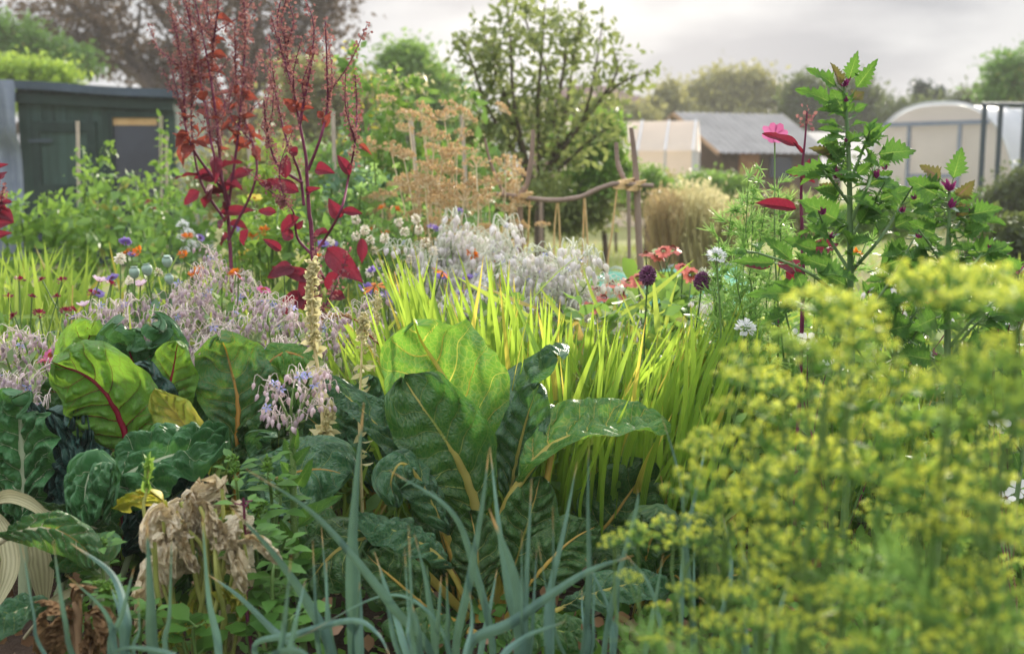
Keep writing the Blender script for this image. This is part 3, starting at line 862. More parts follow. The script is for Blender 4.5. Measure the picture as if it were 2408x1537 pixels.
for y in (-.02, -dg / 2, -dg): m.tube([L_(-.03, y, 0), L_(-.03, y, hg + (.5 if abs(y + dg / 2) < .1 else 0))], [.02, .02], 4)
m.tube([L_(-.03, .0, .8), L_(-.03, -dg, .8)], [.015, .015], 4)
part(m, 'frame', MT['alu'], root, False)

# polytunnel
Y = 20.0
cx_ = (2190 - W / 2) / FPX * Y
b0 = np.array([cx_, Y, 0]); ax = unit(np.array([.72, .69, 0])); wd = np.array([ax[1], -ax[0], 0])
root = thing('polytunnel', 'pale arched polytunnel with a timber-framed end door', 'polytunnel', b0)
hw, ht = 1.42, 2.14
def arch(t):   # t 0..pi
    return wd * (-hw * math.copysign(abs(math.cos(t)) ** .75, math.cos(t))) + np.array([0, 0, ht * math.sin(t) ** .8 if t > 0 and t < pi else 0])
ts = np.linspace(0, pi, 40)
m = MB()
Pg = np.array([[b0 + ax * L + arch(t) * (1 - .012 * (math.sin(L / 1.6 * pi) ** 2)) + np.array([0, 0, .02 * vnoise(L * 2, t * 4)]) for t in ts] for L in np.linspace(0, 9, 46)])
m.grid(Pg); part(m, 'cover', MT['poly_blue'], root)
m = MB()
Pg = np.array([[b0 + ax * .02 + arch(t) * s + np.array([0, 0, .0]) + ax * .02 * vnoise(s * 5, t * 5) for t in ts] for s in np.linspace(.02, .985, 14)])
m.grid(Pg); part(m, 'end_panel', MT['poly'], root)
for L in (0, 1.6, 3.2, 4.8, 6.4):
    m = MB(); m.tube([b0 + ax * (L - .012) + arch(t) * 1.006 for t in ts], [.022, .022], 6); part(m, 'hoop', MT['alu'], root)
m = MB()
for x in (-.5, .42): m.box(b0 - ax * .03 + wd * x + [0, 0, .88], (.05, .05, 1.76), rot2(math.atan2(wd[1], wd[0])))
m.box(b0 - ax * .03 + wd * -.04 + [0, 0, 1.80], (1.9, .052, .07), rot2(math.atan2(wd[1], wd[0])))
m.box(b0 - ax * .03 + wd * -.04 + [0, 0, .9], (.84, .046, .06), rot2(math.atan2(wd[1], wd[0])))
part(m, 'door_frame', MT['felt_light'], root, False)

# black steel frame at the right
Y = 14.0
root = thing('steel_frame', 'black steel fruit-cage frame standing in front of the polytunnel flank', 'frame', G(2355, Y))
for px_, dy in ((2316, 0), (2354, .5), (2412, -.2)):
    m = MB(); q = P(px_, 245, Y + dy); m.box([q[0], Y + dy, q[2] / 2 - .05], (.048, .048, q[2] + .1)); part(m, 'post', MT['black_steel'], root, False)
m = MB(); m.tube([P(2308, 245, Y), P(2440, 246, Y)], [.028, .028], 4); m.tube([P(2316, 245, Y), P(2354, 247, Y + .5), P(2440, 250, Y + 1.2)], [.026, .026], 4)
part(m, 'rail', MT['black_steel'], root, False)

# distant house
Y = 70.0
q = P(1430, 192, Y); root = thing('house', 'distant house with a plain brown tiled roof', 'house', [q[0], Y, 0])
m = MB(); m.box([q[0], Y + 3, 2.2], (9, 6, 4.4)); part(m, 'wall', MT['brick'], root, False)
m = MB(); ez = 4.3; A = [q[0] - 5, Y - .5, ez]; B = [q[0] + 5, Y - .5, ez]; C_ = [q[0] + 5, Y + 7, ez]; D = [q[0] - 5, Y + 7, ez]
r0 = [q[0] - 2.4, Y + 3.2, q[2]]; r1 = [q[0] + .2, Y + 3.2, q[2]]
m.add([A, B, r1, r0], [(0, 1, 2, 3)]); m.add([C_, D, r0, r1], [(0, 1, 2, 3)])
m.add([B, C_, r1, [r1[0] - .01, r1[1], r1[2]]], [(0, 1, 2, 3)]); m.add([D, A, r0, [r0[0] + .01, r0[1], r0[2]]], [(0, 1, 2, 3)])
part(m, 'roof', MT['roof_tile'], root, False)
m = MB()
for x in (-3, -1, 1, 3): m.box([q[0] + x, Y - .01, 2.9], (1.0, .06, 1.2))
part(m, 'window', MT['dark_glass'], root, False)

# ------------------------------------------------------------------ canes, trellis, low tunnel
for pts, Y, lab in (([(182, 285), (186, 600)], 7.0, 'single bamboo cane in front of the shed door'),
                    ([(378, 272), (380, 600)], 7.2, 'thick bamboo cane in front of the shed window with a tendril on top'),
                    ([(392, 320), (390, 600)], 7.4, 'shorter bamboo cane touching the thick cane by the shed window'),
                    ([(578, 262), (600, 540)], 6.4, 'leaning grey cane between the two red plants'),
                    ([(783, 262), (790, 560)], 5.6, 'pale upright cane behind the right red plant'),
                    ([(800, 400), (802, 560)], 5.7, 'short thin cane just right of the pale upright cane'),
                    ([(966, 280), (990, 520)], 5.4, 'grey leaning cane among the dry brown umbels'),
                    ([(1086, 270), (1096, 420)], 5.8, 'thin grey cane left of the apple tree')):
    a, b = P(*pts[0], Y), P(*pts[1], Y)
    b = a + (b - a) * (a[2] + .1) / (a[2] - b[2])
    o = MB()
    C = catmull([a, (a + b) / 2 + RS.normal(size=3) * .004, b], 40)
    rr = .0105 * (1 + .18 * (np.arange(40) % 8 == 0)); o.tube(C, rr, 7)
    tag(o.build('bamboo_cane', MT['cane'], origin=b), lab, 'cane', 'bamboo canes')

Y = 5.0
root = thing('branch_trellis', 'rustic trellis of rough branches with a wavy crossbar and hanging strings', 'trellis', G(1400, Y))
def stick(name, pts, r, mat='pole_wood', ground=False, knots=True):
    q = [P(x, y, Y + d) for x, y, d in pts]; r = [k * .78 for k in r]
    if ground:
        e_ = q[-1].copy(); e_[2] = -.1; q.append(e_)
    C = catmull(q, 70); rr = np.interp(np.linspace(0, 1, 70), np.linspace(0, 1, len(r)), r)
    if knots: rr = rr * (1 + .10 * vnoise(np.arange(70) * .5, np.zeros(70), int(pts[0][0])) + .28 * (vnoise(np.arange(70) * .23, np.ones(70), 5) > .72))
    m = MB(); m.tube(C, rr, 9); return part(m, name, MT[mat], root)
stick('post', [(1484, 300, 0), (1490, 350, 0), (1497, 430, 0), (1502, 560, 0), (1508, 700, 0)], [.012, .017, .021, .022], ground=True)
stick('post', [(1254, 305, 0), (1250, 370, 0), (1240, 430, 0), (1224, 466, 0), (1224, 560, 0), (1226, 700, 0)], [.011, .015, .018, .017, .016], ground=True)
stick('prong', [(1449, 335, .05), (1452, 380, .04), (1462, 410, .03), (1478, 437, .02)], [.011, .015, .013])
stick('prong', [(1140, 325, .05), (1150, 370, .05), (1168, 420, .05), (1190, 464, .02)], [.007, .009, .010])
stick('crossbar', [(1160, 456, -.02), (1200, 460, -.03), (1250, 467, -.03), (1310, 471, -.03), (1365, 463, -.03), (1410, 443, -.03), (1450, 432, -.03), (1490, 434, -.035), (1536, 437, -.03)], [.012, .014, .015, .014, .013, .012])
stick('back_post', [(1272, 470, .9), (1272, 700, .9)], [.013, .014], ground=True)
stick('back_post', [(1478, 440, 1.0), (1480, 700, 1.0)], [.013, .014], ground=True)
for pts in ([(1246, 470, -.03), (1243, 540, -.02), (1240, 640, 0)], [(1310, 474, -.03), (1304, 540, 0), (1302, 660, 0)], [(1312, 474, -.03), (1316, 540, 0), (1318, 660, 0)],
            [(1373, 463, -.03), (1372, 530, 0), (1368, 680, 0)], [(1375, 463, -.03), (1382, 580, 0), (1384, 680, 0)], [(1452, 436, -.03), (1440, 540, -.02), (1428, 650, 0)]):
    stick('string', pts, [.0055, .0055], 'twine', ground=True, knots=False)
m = MB()
for c0 in ((1495, 436), (1226, 464), (1466, 432)):
    q = P(*c0, Y - .015)
    m = MB()
    for k in range(9):
        a = np.linspace(0, 2 * pi, 14)
        m.tube(q + np.stack([.028 * np.cos(a) + .004 * k - .016, .028 * np.sin(a), .006 * np.sin(a + k) + (k - 4) * .004], 1), [.004, .004], 5)
    part(m, 'lashing', MT['twine'], root)


# low netting tunnel
root = thing('netting_tunnel', 'low tunnel of turquoise garden netting lying beside the grass path', 'netting tunnel', G(1500, 7.2))
q0, q1 = P(1310, 690, 7.0), P(1720, 690, 7.4); q0[2] = q1[2] = 0
d_ = unit(q1 - q0); L = np.linalg.norm(q1 - q0); nn = np.array([-d_[1], d_[0], 0])
m = MB(); ts = np.linspace(0, pi, 22); ss = np.linspace(0, L, 60)
sagf = lambda s: 1 - .13 * abs(math.sin(s / L * pi * 3)) ** 1.5 + .05 * vnoise(s * 5, 2)
Pg = np.array([[q0 + d_ * s + nn * (-.3 * math.cos(t)) * sagf(s) + np.array([0, 0, .37 * math.sin(t) ** .8 * sagf(s) + .02 * vnoise(s * 9, t * 3)]) for t in ts] for s in ss])
m.grid(Pg); part(m, 'netting', MT['tarp_teal'], root)
for s in np.linspace(0, L, 4):
    m = MB(); m.tube([q0 + d_ * s + nn * (-.31 * math.cos(t)) + np.array([0, 0, .395 * max(0, math.sin(t)) ** .8]) for t in ts], [.006, .006], 5); part(m, 'hoop', MT['alu'], root)

# ================================================================== MIDDLE GROUND
# low leafy cover between the flowers
def cover(n, xr, yr, hf, T, mat, size, name_up=.5):
    mb = MB()
    y = RS.uniform(*yr, n); x = RS.uniform(*xr, n) * (y / 4.0)
    k = vnoise(x * 2.2, y * 2.2, 11) * .5 + .5
    h = hf(x, y) * (.25 + .75 * RS.rand(n) ** .6) * (.55 + .6 * k)
    r = np.clip(k * .6 + RS.rand(n) * .4, 0, 1)
    mb.inst(T, rand_rots(n, name_up), np.stack([x, y, np.maximum(h, .01)], 1), size * RS.uniform(.5, 1.3, n), r)
    return mb
def hcap(x, y):
    px_ = W / 2 + x / y * FPX
    top = np.interp(px_, [0, 250, 600, 900, 1300, 1400, 1700, 2408], [640, 650, 640, 610, 640, 700, 700, 640])
    hh = 1 - (top + 40 - 400) / FPX * y
    return np.clip(hh, .05, .62) * np.clip((y - 1.9) / 1.4, .15, 1)
m1 = cover(27000, (-2.4, 3.0), (2.7, 6.5), hcap, T_LEAF, 'lf_mid', .055)
m2 = cover(5800, (-2.4, 3.0), (2.9, 6.5), hcap, T_ROUND, 'lf_borage', .05)
m3 = cover(5000, (-2.4, 3.0), (2.7, 6.4), hcap, T_BLADE, 'lf_grass', .22, 0)
n = 5000
ys = RS.uniform(2.7, 6.4, n); xs = RS.uniform(-2, 2.1, n) * ys / 4
hh = hcap(xs, ys) * RS.uniform(.6, 1.05, n)
m3.inst(T_THREAD, dir_rots(np.stack([RS.normal(0, .2, n), RS.normal(0, .2, n), np.ones(n)], 1)), np.stack([xs, ys, np.zeros(n)], 1),
        np.stack([hh, hh * 0 + .35, hh * 0 + .05], 1))
for mb_, mt_ in ((m1, 'lf_mid'), (m2, 'lf_borage'), (m3, 'lf_grass')):
    tag(mb_.build('ground_cover', MT[mt_]), None, None, kind='stuff')

def rz(a, lean=(0, 0)):
    M = Matrix.Rotation(a, 4, 'Z')
    return M
def stem_curve(base, tip, bow=.06, n=14):
    base = np.asarray(base, float); tip = np.asarray(tip, float)
    L = np.linalg.norm(tip - base)
    m1_ = base + (tip - base) * .35 + RS.normal(size=3) * bow * L * .5
    m2_ = base + (tip - base) * .7 + RS.normal(size=3) * bow * L * .5
    return catmull([base, m1_, m2_, tip], n)

# ------------------------------------------------------------------ borage
def star_mb(size=.012):
    mb = MB()
    for k in range(5):
        a = k / 5 * 2 * pi
        d = np.array([[math.cos(a), math.sin(a), .15]])
        mb.inst(T_PETAL, dir_rots(d, (0, 0, 1)), np.zeros((1, 3)), size, .3 + .1 * k, 0)
    mb.inst(T_BUD, dir_rots(np.array([[0, 0, 1.]])), np.zeros((1, 3)), size * .55, .2, 1)
    return mb
def cyme_mb(nb, L, arc, bl, hair, rs):
    """a curled flower stalk hung with buds; base at 0, grows up then over to +x"""
    mb = MB()
    t = np.linspace(0, 1, 16)
    ax_ = np.stack([L * (.15 * t + .55 * t ** 2.2 * arc), 0 * t + .06 * L * np.sin(4 * t), L * (t - .62 * arc * t ** 2.6)], 1)
    mb.tube(ax_, [.0022, .0012], 5, 0)
    ft = []
    for i in range(nb):
        u = .12 + .88 * (i + .5) / nb
        p = ax_[int(u * 15)]
        a = rs.uniform(0, 2 * pi)
        out = np.array([math.cos(a), math.sin(a), .35])
        pl = rs.uniform(.018, .042)
        tipp = p + out * pl * np.array([1, 1, .5]) + [0, 0, -pl * .25]
        mid = p + out * pl * .75 + [0, 0, pl * .35]
        mb.tube([p, mid, tipp + [0, 0, .003], tipp - [0, 0, .004]], [.0011, .0009], 4, 0, n=8)
        d = unit(out * rs.uniform(.1, .5) + [0, 0, -1])
        s_ = bl * rs.uniform(.75, 1.2)
        mb.inst(T_BUD, dir_rots(d[None]), (tipp - [0, 0, .003])[None], s_, rs.rand(), 1)
        if hair:
            nh = hair
            q = tipp + d * s_ * rs.uniform(.05, .8, (nh, 1))
            side = unit(rs.normal(size=(nh, 3)))
            mb.inst(T_THREAD, dir_rots(side + d * .4), q, np.stack([rs.uniform(.004, .0065, nh) + s_ * .2, np.full(nh, .012), np.full(nh, .004)], 1), rs.rand(nh), 2)
            q2 = ax_[(rs.rand(4) * 15).astype(int)]
            mb.inst(T_THREAD, dir_rots(unit(rs.normal(size=(4, 3)))), q2, np.stack([np.full(4, .005), np.full(4, .012), np.full(4, .004)], 1), rs.rand(4), 2)
        if rs.rand() < .12: ft.append((tipp - [0, 0, .004], d))
    return mb, ft
CY = {}
for colr, bm in (('mauve', 'bud_mauve'), ('cream', 'bud_cream')):
    CY[colr] = []
    for k in range(5):
        mb, ft = cyme_mb(10 + 2 * k, .11 + .012 * k, .6 + .12 * k, 0.0195 * (1.0 if colr == 'mauve' else 1.15), 7, np.random.RandomState(40 + k))
        CY[colr].append(mk_mesh(mb, 'flower_cluster', [MT['stem_mauve' if colr == 'mauve' else 'stem_silver'], MT[bm], MT['hair_pale']]))
STAR = mk_mesh(star_mb(), 'open_flower', [MT['fl_blue'], MT['stem_dark']])

def borage(tips, Y, base_px, label, colr='mauve', group='borage plants', nfill=2, leaves=30, scale=1.0):
    """tips: pixel positions of cluster tops"""
    base = G(base_px, Y); root = thing('borage_plant', label, 'borage', base, group)
    ms = MB(); ml = MB()
    hub = base + [0, 0, .18]
    ms.tube([base - [0, 0, .02], hub], [.007, .006], 6, n=5)
    for i, (x, y) in enumerate(tips):
        dY = RS.uniform(-.16, .16)
        q = P(x, y, Y + dY)
        L0 = .11
        foot = q - np.array([0, 0, L0 * .75]); foot[2] = max(foot[2], .08)
        C = stem_curve(hub, foot, .10)
        ms.tube(C, [.0045, .0022], 6)
        for j in range(nfill):
            src = RS.choice(CY[colr])
            a = RS.uniform(0, 2 * pi)
            if j == 0: pos = foot
            else: pos = C[RS.randint(6, 13)] + RS.normal(size=3) * [.03, .03, .02]
            R3 = np.array((Matrix.Rotation(a, 3, 'Z') @ Matrix.Rotation(RS.uniform(-.25, .45), 3, 'Y')))
            s_ = scale * RS.uniform(.75, 1.15)
            cl = ref(src, 'flower_cluster', root, mat4(R3, pos - base, s_))
            if RS.rand() < .75:
                lp = R3 @ np.array([RS.uniform(.01, .05), RS.uniform(-.025, .025), RS.uniform(.03, .08)]) * s_ + pos - base
                f = ref(STAR, 'open_flower', root, mat4(dir_rots(unit(RS.normal(size=(1, 3)) + [0, -.9, -.2]), (0, 0, 1))[0] @ np.array([[0, 0, 1], [0, 1, 0], [1, 0, 0]]), lp, RS.uniform(.8, 1.3)))
        nl = leaves // max(1, len(tips)) + 2
        pp = C[RS.randint(2, 13, nl)]
        ml.inst(T_LEAF, dir_rots(unit(RS.normal(size=(nl, 3)) + [0, 0, .2])), pp, RS.uniform(.03, .075, nl), RS.rand(nl))
    part(ms, 'stem', MT['stem_green'], root); part(ml, 'foliage', MT['lf_borage'], root)
    return root

borage([(505, 565), (470, 600), (520, 600), (440, 650)], 3.45, 430, 'tallest mauve borage, arching above the others below the left red plant', nfill=3)
borage([(300, 690), (335, 680), (275, 720), (360, 720)], 3.2, 310, 'mauve borage just below the blue-green poppy pods', nfill=3)
borage([(400, 668), (380, 720), (425, 700), (405, 760)], 3.15, 400, 'mauve borage right of the poppy pods, above the dark green chard leaves', nfill=3)
borage([(470, 650), (490, 710), (455, 750), (520, 740)], 3.25, 480, 'mauve borage beneath the arching borage stem', nfill=3)
borage([(545, 690), (585, 730), (560, 770), (610, 700)], 3.1, 570, 'mauve borage directly above the orange-ribbed chard leaf', nfill=3)
borage([(625, 645), (600, 680), (650, 690), (660, 740)], 3.3, 640, 'mauve borage touching the magenta flower and the red plant', nfill=3)
borage([(235, 700), (215, 760), (255, 770)], 3.2, 230, 'small mauve borage beside the pale pink daisies', nfill=3)
borage([(40, 745), (75, 755), (10, 765), (110, 770)], 3.0, 50, 'mauve borage at the left edge under the lime clump', nfill=3)
borage([(690, 790), (640, 800), (720, 740), (770, 700), (690, 700)], 3.0, 700, 'mauve borage behind the tall straw spike', nfill=3)
borage([(820, 700), (800, 760), (850, 780), (880, 740)], 3.2, 830, 'mauve borage behind the leaning blades left of the crocosmia', nfill=3)
borage([(65, 830), (40, 845), (85, 870)], 2.75, 60, 'nearer mauve borage beside the puckered leaf at the left edge', nfill=2, leaves=20)
borage([(15, 860), (25, 920), (100, 900)], 2.8, 20, 'loose mauve borage low at the left edge', nfill=2)
borage([(1060, 515), (1035, 545), (1085, 540), (1050, 590), (1095, 580)], 4.3, 1065, 'cream backlit borage right in front of the dry brown umbels', 'cream', nfill=6, scale=1.3)
borage([(1115, 545), (1130, 590), (1090, 610), (1150, 570)], 4.2, 1120, 'cream borage between the dry umbels and the trellis', 'cream', nfill=6, scale=1.3)
borage([(1205, 525), (1185, 550), (1160, 575), (1135, 610)], 4.0, 1100, 'cream borage with one long stem leaning right towards the trellis', 'cream', nfill=6, scale=1.3)
borage([(985, 580), (950, 600), (1010, 610), (960, 640)], 4.1, 980, 'cream borage among the white bobble heads', 'cream', nfill=5, scale=1.25)
borage([(1240, 575), (1215, 610), (1265, 610), (1240, 650)], 3.75, 1240, 'cream borage under the left trellis post', 'cream', nfill=6, scale=1.3)
borage([(1318, 585), (1300, 630), (1335, 640), (1310, 680)], 3.7, 1315, 'upright cream borage under the hanging strings', 'cream', nfill=6, scale=1.3)
borage([(1385, 600), (1365, 635), (1340, 665), (1355, 690)], 3.65, 1330, 'cream borage leaning right in front of the turquoise netting', 'cream', nfill=6, scale=1.3)
borage([(1430, 730), (1400, 740), (1460, 735), (1480, 760)], 3.5, 1440, 'low cream borage below the red daisies', 'cream', nfill=5)
borage([(1150, 650), (1100, 680), (1180, 690), (1050, 660)], 3.6, 1120, 'cream borage just behind the tips of the crocosmia', 'cream', nfill=3)
borage([(1690, 640), (1710, 690), (1670, 700), (1690, 740)], 3.5, 1690, 'cream borage under the white pompom flower', 'cream', nfill=3)
borage([(2110, 640), (2140, 690), (2080, 680), (2160, 650)], 3.4, 2110, 'cream borage hidden between the two serrated plants', 'cream', nfill=3)
borage([(1600, 800), (1560, 850), (1640, 830)], 3.45, 1600, 'low cream borage behind the right end of the crocosmia', 'cream', nfill=3)

# ------------------------------------------------------------------ small flowers
def dome_mb(n, r, T, size, flat=.5, pm=0, spread=1.15, ring=False):
    """flower head facing +z"""
    mb = MB()
    th = np.arccos(1 - RS.rand(n) * (1 - math.cos(spread))) if not ring else np.full(n, spread) + RS.normal(0, .06, n)
    ph = np.arange(n) / n * 2 * pi if ring else RS.uniform(0, 2 * pi, n)
    D = np.stack([np.sin(th) * np.cos(ph), np.sin(th) * np.sin(ph), np.cos(th)], 1)
    p0 = D * r * np.array([1, 1, flat]) * (.55 if not ring else .3)
    mb.inst(T, dir_rots(D * [1, 1, .8], (0, 0, 1)), p0, size * RS.uniform(.75, 1.15, n), RS.rand(n), pm)
    return mb
def daisy_mb(npet, L, wid, droop, cone_r, cone_h, rows=1):
    mb = MB()
    for rr in range(rows):
        for k in range(npet):
            a = (k + .5 * rr) / npet * 2 * pi + RS.normal(0, .05)
            D = np.array([[math.cos(a), math.sin(a), -droop + .25 * rr + RS.normal(0, .08)]])
            mb.inst(T_PETAL, dir_rots(D, (0, 0, 1)), D * [[1, 1, 0]] * cone_r * .6, np.array([[L * RS.uniform(.85, 1.1), wid, L * .6]]), RS.rand(), 0)
    if cone_r:
        n = 46
        i = np.arange(n) + .5
        ph = i * 2.39996; rr_ = np.sqrt(i / n)
        pp = np.stack([cone_r * rr_ * np.cos(ph), cone_r * rr_ * np.sin(ph), cone_h * (1 - rr_ ** 2)], 1)
        D = unit(pp * [1, 1, 1.5] + [0, 0, cone_r * .3])
        mb.inst(T_BUD, dir_rots(D), pp, cone_r * .55, RS.rand(n), 1)
    return mb
HEADS = {}
def head(key, mb, mats): HEADS[key] = mk_mesh(mb, 'flower_head', [MT[x] for x in mats])
head('scab_violet', dome_mb(46, .02, T_PETAL, .014, .35), ['fl_violet'])
head('corn', daisy_mb(10, .017, .026, -.25, .006, .004, 2), ['fl_violet', 'stem_purple'])
head('white_pom', dome_mb(120, .026, T_PETAL, .013, .8, spread=1.9), ['fl_white'])
head('bobble', dome_mb(60, .013, T_ROUND, .010, 1.15, spread=2.7), ['pod_pale'])
head('marigold', dome_mb(40, .02, T_PETAL, .018, .35), ['fl_orange'])
head('coral', daisy_mb(13, .028, .036, .12, .010, .010), ['fl_coral', 'cone_dark'])
head('crimson', dome_mb(36, .015, T_PETAL, .011, .4), ['fl_crimson'])
head('pinkcup', daisy_mb(9, .022, .034, -.9, .006, .003), ['fl_palepink', 'cone_orange'])
head('magenta', daisy_mb(8, .017, .030, -.2, .007, .004), ['fl_pink', 'cone_orange'])
head('cosmos', daisy_mb(8, .042, .075, -.35, .008, .005), ['fl_pink', 'cone_orange'])
head('yellow', daisy_mb(7, .03, .06, -.2, .006, .004, 2), ['fl_yellow', 'cone_orange'])
head('tiger', daisy_mb(6, .038, .036, .15, .004, .003), ['fl_orange', 'cone_orange'])
head('calendula_bud', dome_mb(30, .011, T_PETAL, .012, 1.0, spread=.7), ['fl_orange'])
mb = dome_mb(380, .022, T_BUD, .012, 1.35, spread=2.8); head('allium', mb, ['fl_allium'])
mb = MB(); prof = [(-.018, .003), (-.013, .010), (0, .0155), (.010, .014), (.015, .007), (.0165, .0105), (.0178, .0095), (.018, .001)]
mb.inst(lathe_t(prof, 14), dir_rots(np.array([[0, 0, 1.]]), (1, 0, 0)), np.zeros((1, 3)), 1.0, .5)
head('poppy', mb, ['poppy_pod']); 
def flowers(name, label, cat, key, heads, Y, base_px, group, leafmat='lf_mid', stemmat='stem_green', nl=14, lsize=.045, tilt=.5, dY=.08, sc_=1.0, hn='flower_head', stem_r=.0022, face=-.35):
    base = G(base_px, Y); root = thing(name, label, cat, base, group)
    ms = MB(); ml = MB()
    for h in heads:
        x, y = h[:2]; s_ = (h[2] if len(h) > 2 else 1.0) * sc_
        q = P(x, y, Y + RS.uniform(-dY, dY))
        C = stem_curve(base + RS.normal(size=3) * [.02, .02, 0], q, .08)
        ms.tube(C, [stem_r * 1.4, stem_r], 5)
        D = unit(np.array([RS.normal(0, tilt), face + RS.normal(0, tilt), 1.0]))
        Rm = dir_rots(D[None])[0][:, [1, 2, 0]]
        if np.linalg.det(Rm) < 0: Rm[:, 0] *= -1
        ref(HEADS[key], hn, root, mat4(Rm, q - base, s_))
        k = max(2, nl // len(heads))
        ml.inst(T_LEAF, dir_rots(unit(RS.normal(size=(k, 3)) + [0, 0, .5])), C[RS.randint(2, 12, k)], lsize * RS.uniform(.6, 1.3, k), RS.rand(k))
    part(ms, 'stem', MT[stemmat], root)
    if nl: part(ml, 'foliage', MT[leafmat], root)
    return root
g = 'poppies gone to seed'
flowers('poppy_plant', 'poppy with three plump blue-green seed pods beside the lime clump', 'poppy', 'poppy', [(316, 641), (346, 634), (393, 615)], 3.3, 340, g, 'lf_blue', 'stem_green', 6, .06, .12, hn='seed_pod', sc_=1.0, face=0)
flowers('poppy_plant', 'poppy with one blue-green pod half hidden by borage', 'poppy', 'poppy', [(398, 656, .9)], 3.35, 410, g, 'lf_blue', 'stem_green', 4, .06, .12, hn='seed_pod', face=0)
g = 'white bobble seed heads'
for heads, Y, bp, lab in (([(283, 608), (305, 660, .8), (372, 640, .8)], 3.5, 300, 'pale seed heads beside the blue-green poppy pods'),
                          ([(836, 516), (858, 541), (870, 565), (838, 555, .9)], 4.0, 850, 'white bobble heads just right of the right red plant'),
                          ([(905, 560), (880, 590), (930, 590, .9), (890, 620)], 4.0, 900, 'white bobble heads behind the large drooping red leaf'),
                          ([(937, 523), (978, 515), (985, 540), (952, 545)], 4.2, 960, 'upper white bobble heads below the dry brown umbels'),
                          ([(1000, 570), (965, 610), (1020, 590), (940, 640)], 4.0, 990, 'white bobble heads mixed into the cream borage'),
                          ([(900, 655), (930, 680), (870, 640), (960, 665)], 3.8, 915, 'white bobble heads behind the lime leaf tips'),
                          ([(760, 600), (745, 640), (790, 640), (775, 570)], 3.9, 765, 'white bobble heads beneath the right red plant')):
    flowers('seed_head_plant', lab, 'seed heads', 'bobble', heads, Y, bp, g, 'lf_borage', 'stem_green', 8, .04, .3, hn='seed_head', sc_=1.15)
g = 'violet flat-topped flowers'
for heads, Y, bp, lab in (([(295, 570), (310, 600, .8)], 3.9, 300, 'violet flowers above the poppy pods'),
                          ([(265, 655), (230, 690, .9), (180, 745)], 3.5, 240, 'violet flowers behind the pale pink daisies'),
                          ([(550, 538), (535, 560), (470, 560, .8)], 4.2, 540, 'violet flowers at the foot of the left red plant'),
                          ([(785, 580), (760, 575, .9), (800, 600)], 4.0, 780, 'violet flowers beside the stem of the right red plant'),
                          ([(965, 700), (940, 690), (985, 720), (910, 700)], 3.5, 950, 'violet flowers low among the lime leaf tips'),
                          ([(1018, 540), (1080, 500, .8), (1000, 640)], 4.3, 1015, 'violet flowers left of the tallest cream borage'),
                          ([(1040, 650), (1085, 690), (1100, 655, .9)], 3.7, 1080, 'violet flowers behind the middle lime blades'),
                          ([(790, 650), (830, 640), (860, 680), (880, 640)], 3.6, 830, 'violet flowers under the large drooping red leaf')):
    flowers('violet_scabious', lab, 'scabious', 'scab_violet' if bp % 20 else 'corn', heads, Y, bp, g, 'lf_mid', 'stem_green', 8, .04, .5, sc_=1.15)
g = 'orange marigolds'
for heads, Y, bp, lab in (([(300, 598), (325, 592, .8)], 3.9, 310, 'orange marigold behind the poppy pods'),
                          ([(930, 495), (905, 552), (870, 545), (900, 490, .8)], 4.6, 900, 'orange marigold below the dry brown umbels'),
                          ([(1170, 620), (1110, 600), (1130, 640, .8)], 4.1, 1140, 'orange marigold inside the cream borage'),
                          ([(462, 650), (470, 635, .8)], 3.5, 460, 'orange marigold under the arching borage'),
                          ([(595, 560), (620, 545), (575, 610, .8)], 4.4, 600, 'orange marigold between the two red plants'),
                          ([(555, 645), (745, 605, .7)], 3.4, 570, 'orange marigold beside the magenta flower'),
                          ([(440, 560), (430, 600, .8)], 4.2, 440, 'orange marigold left of the left red plant'),
                          ([(2010, 600), (2200, 720), (1998, 640, .7)], 3.0, 2040, 'orange marigold behind the taller serrated plant')):
    flowers('marigold_plant', lab, 'marigold', 'marigold', heads, Y, bp, g, 'lf_mid', 'stem_green', 10, .05, .4)
flowers('montbretia_flower', 'single vivid orange star flower left of the lime blades', 'flower', 'tiger', [(882, 672, 1.1), (1040, 640, .8)], 3.3, 890, None, 'lf_croc', 'stem_dark', 0, tilt=.4)
flowers('evening_primrose', 'clear yellow flowers between the two red plants', 'flower', 'yellow', [(598, 467), (610, 570, 1.3), (590, 585, 1.1), (575, 600)], 4.6, 600, None, 'lf_lime', 'stem_green', 26, .07)
flowers('zinnia_plant', 'dull rust-brown double flowers beside the thick cane', 'flower', 'crimson', [(350, 478, 1.5), (360, 492, 1.2)], 6.0, 355, None, 'lf_mid', 'stem_green', 12, .06)
g = 'crimson button flowers'
for heads, Y, bp, lab in (([(45, 660), (75, 700, .9), (20, 700)], 3.4, 50, 'crimson button flowers in front of the left part of the lime clump'),
                          ([(146, 662), (135, 700, .9), (100, 660, .8)], 3.4, 130, 'crimson button flowers in front of the middle of the lime clump'),
                          ([(155, 735), (168, 728, .8), (92, 740), (35, 745)], 3.2, 110, 'crimson button flowers below the lime clump'),
                          ([(260, 670, .9), (155, 800), (215, 690, .8)], 3.2, 220, 'crimson button flowers beside the pale pink daisies')):
    flowers('crimson_scabious', lab, 'scabious', 'crimson', heads, Y, bp, g, 'lf_mid', 'stem_green', 6, .04, .4, sc_=1.1)
g = 'pale pink daisies'
flowers('pink_daisy', 'pale pink cup-shaped daisies left of the poppy pods', 'daisy', 'pinkcup', [(233, 662), (330, 672), (197, 720)], 3.3, 250, g, 'lf_mid', 'stem_green', 8, .04, .15, face=-.1)
flowers('pink_daisy', 'pale pink daisy behind the orange-ribbed chard', 'daisy', 'pinkcup', [(700, 650), (668, 640, .8)], 3.4, 690, g, 'lf_mid', 'stem_green', 6, .04, .15, face=-.1)
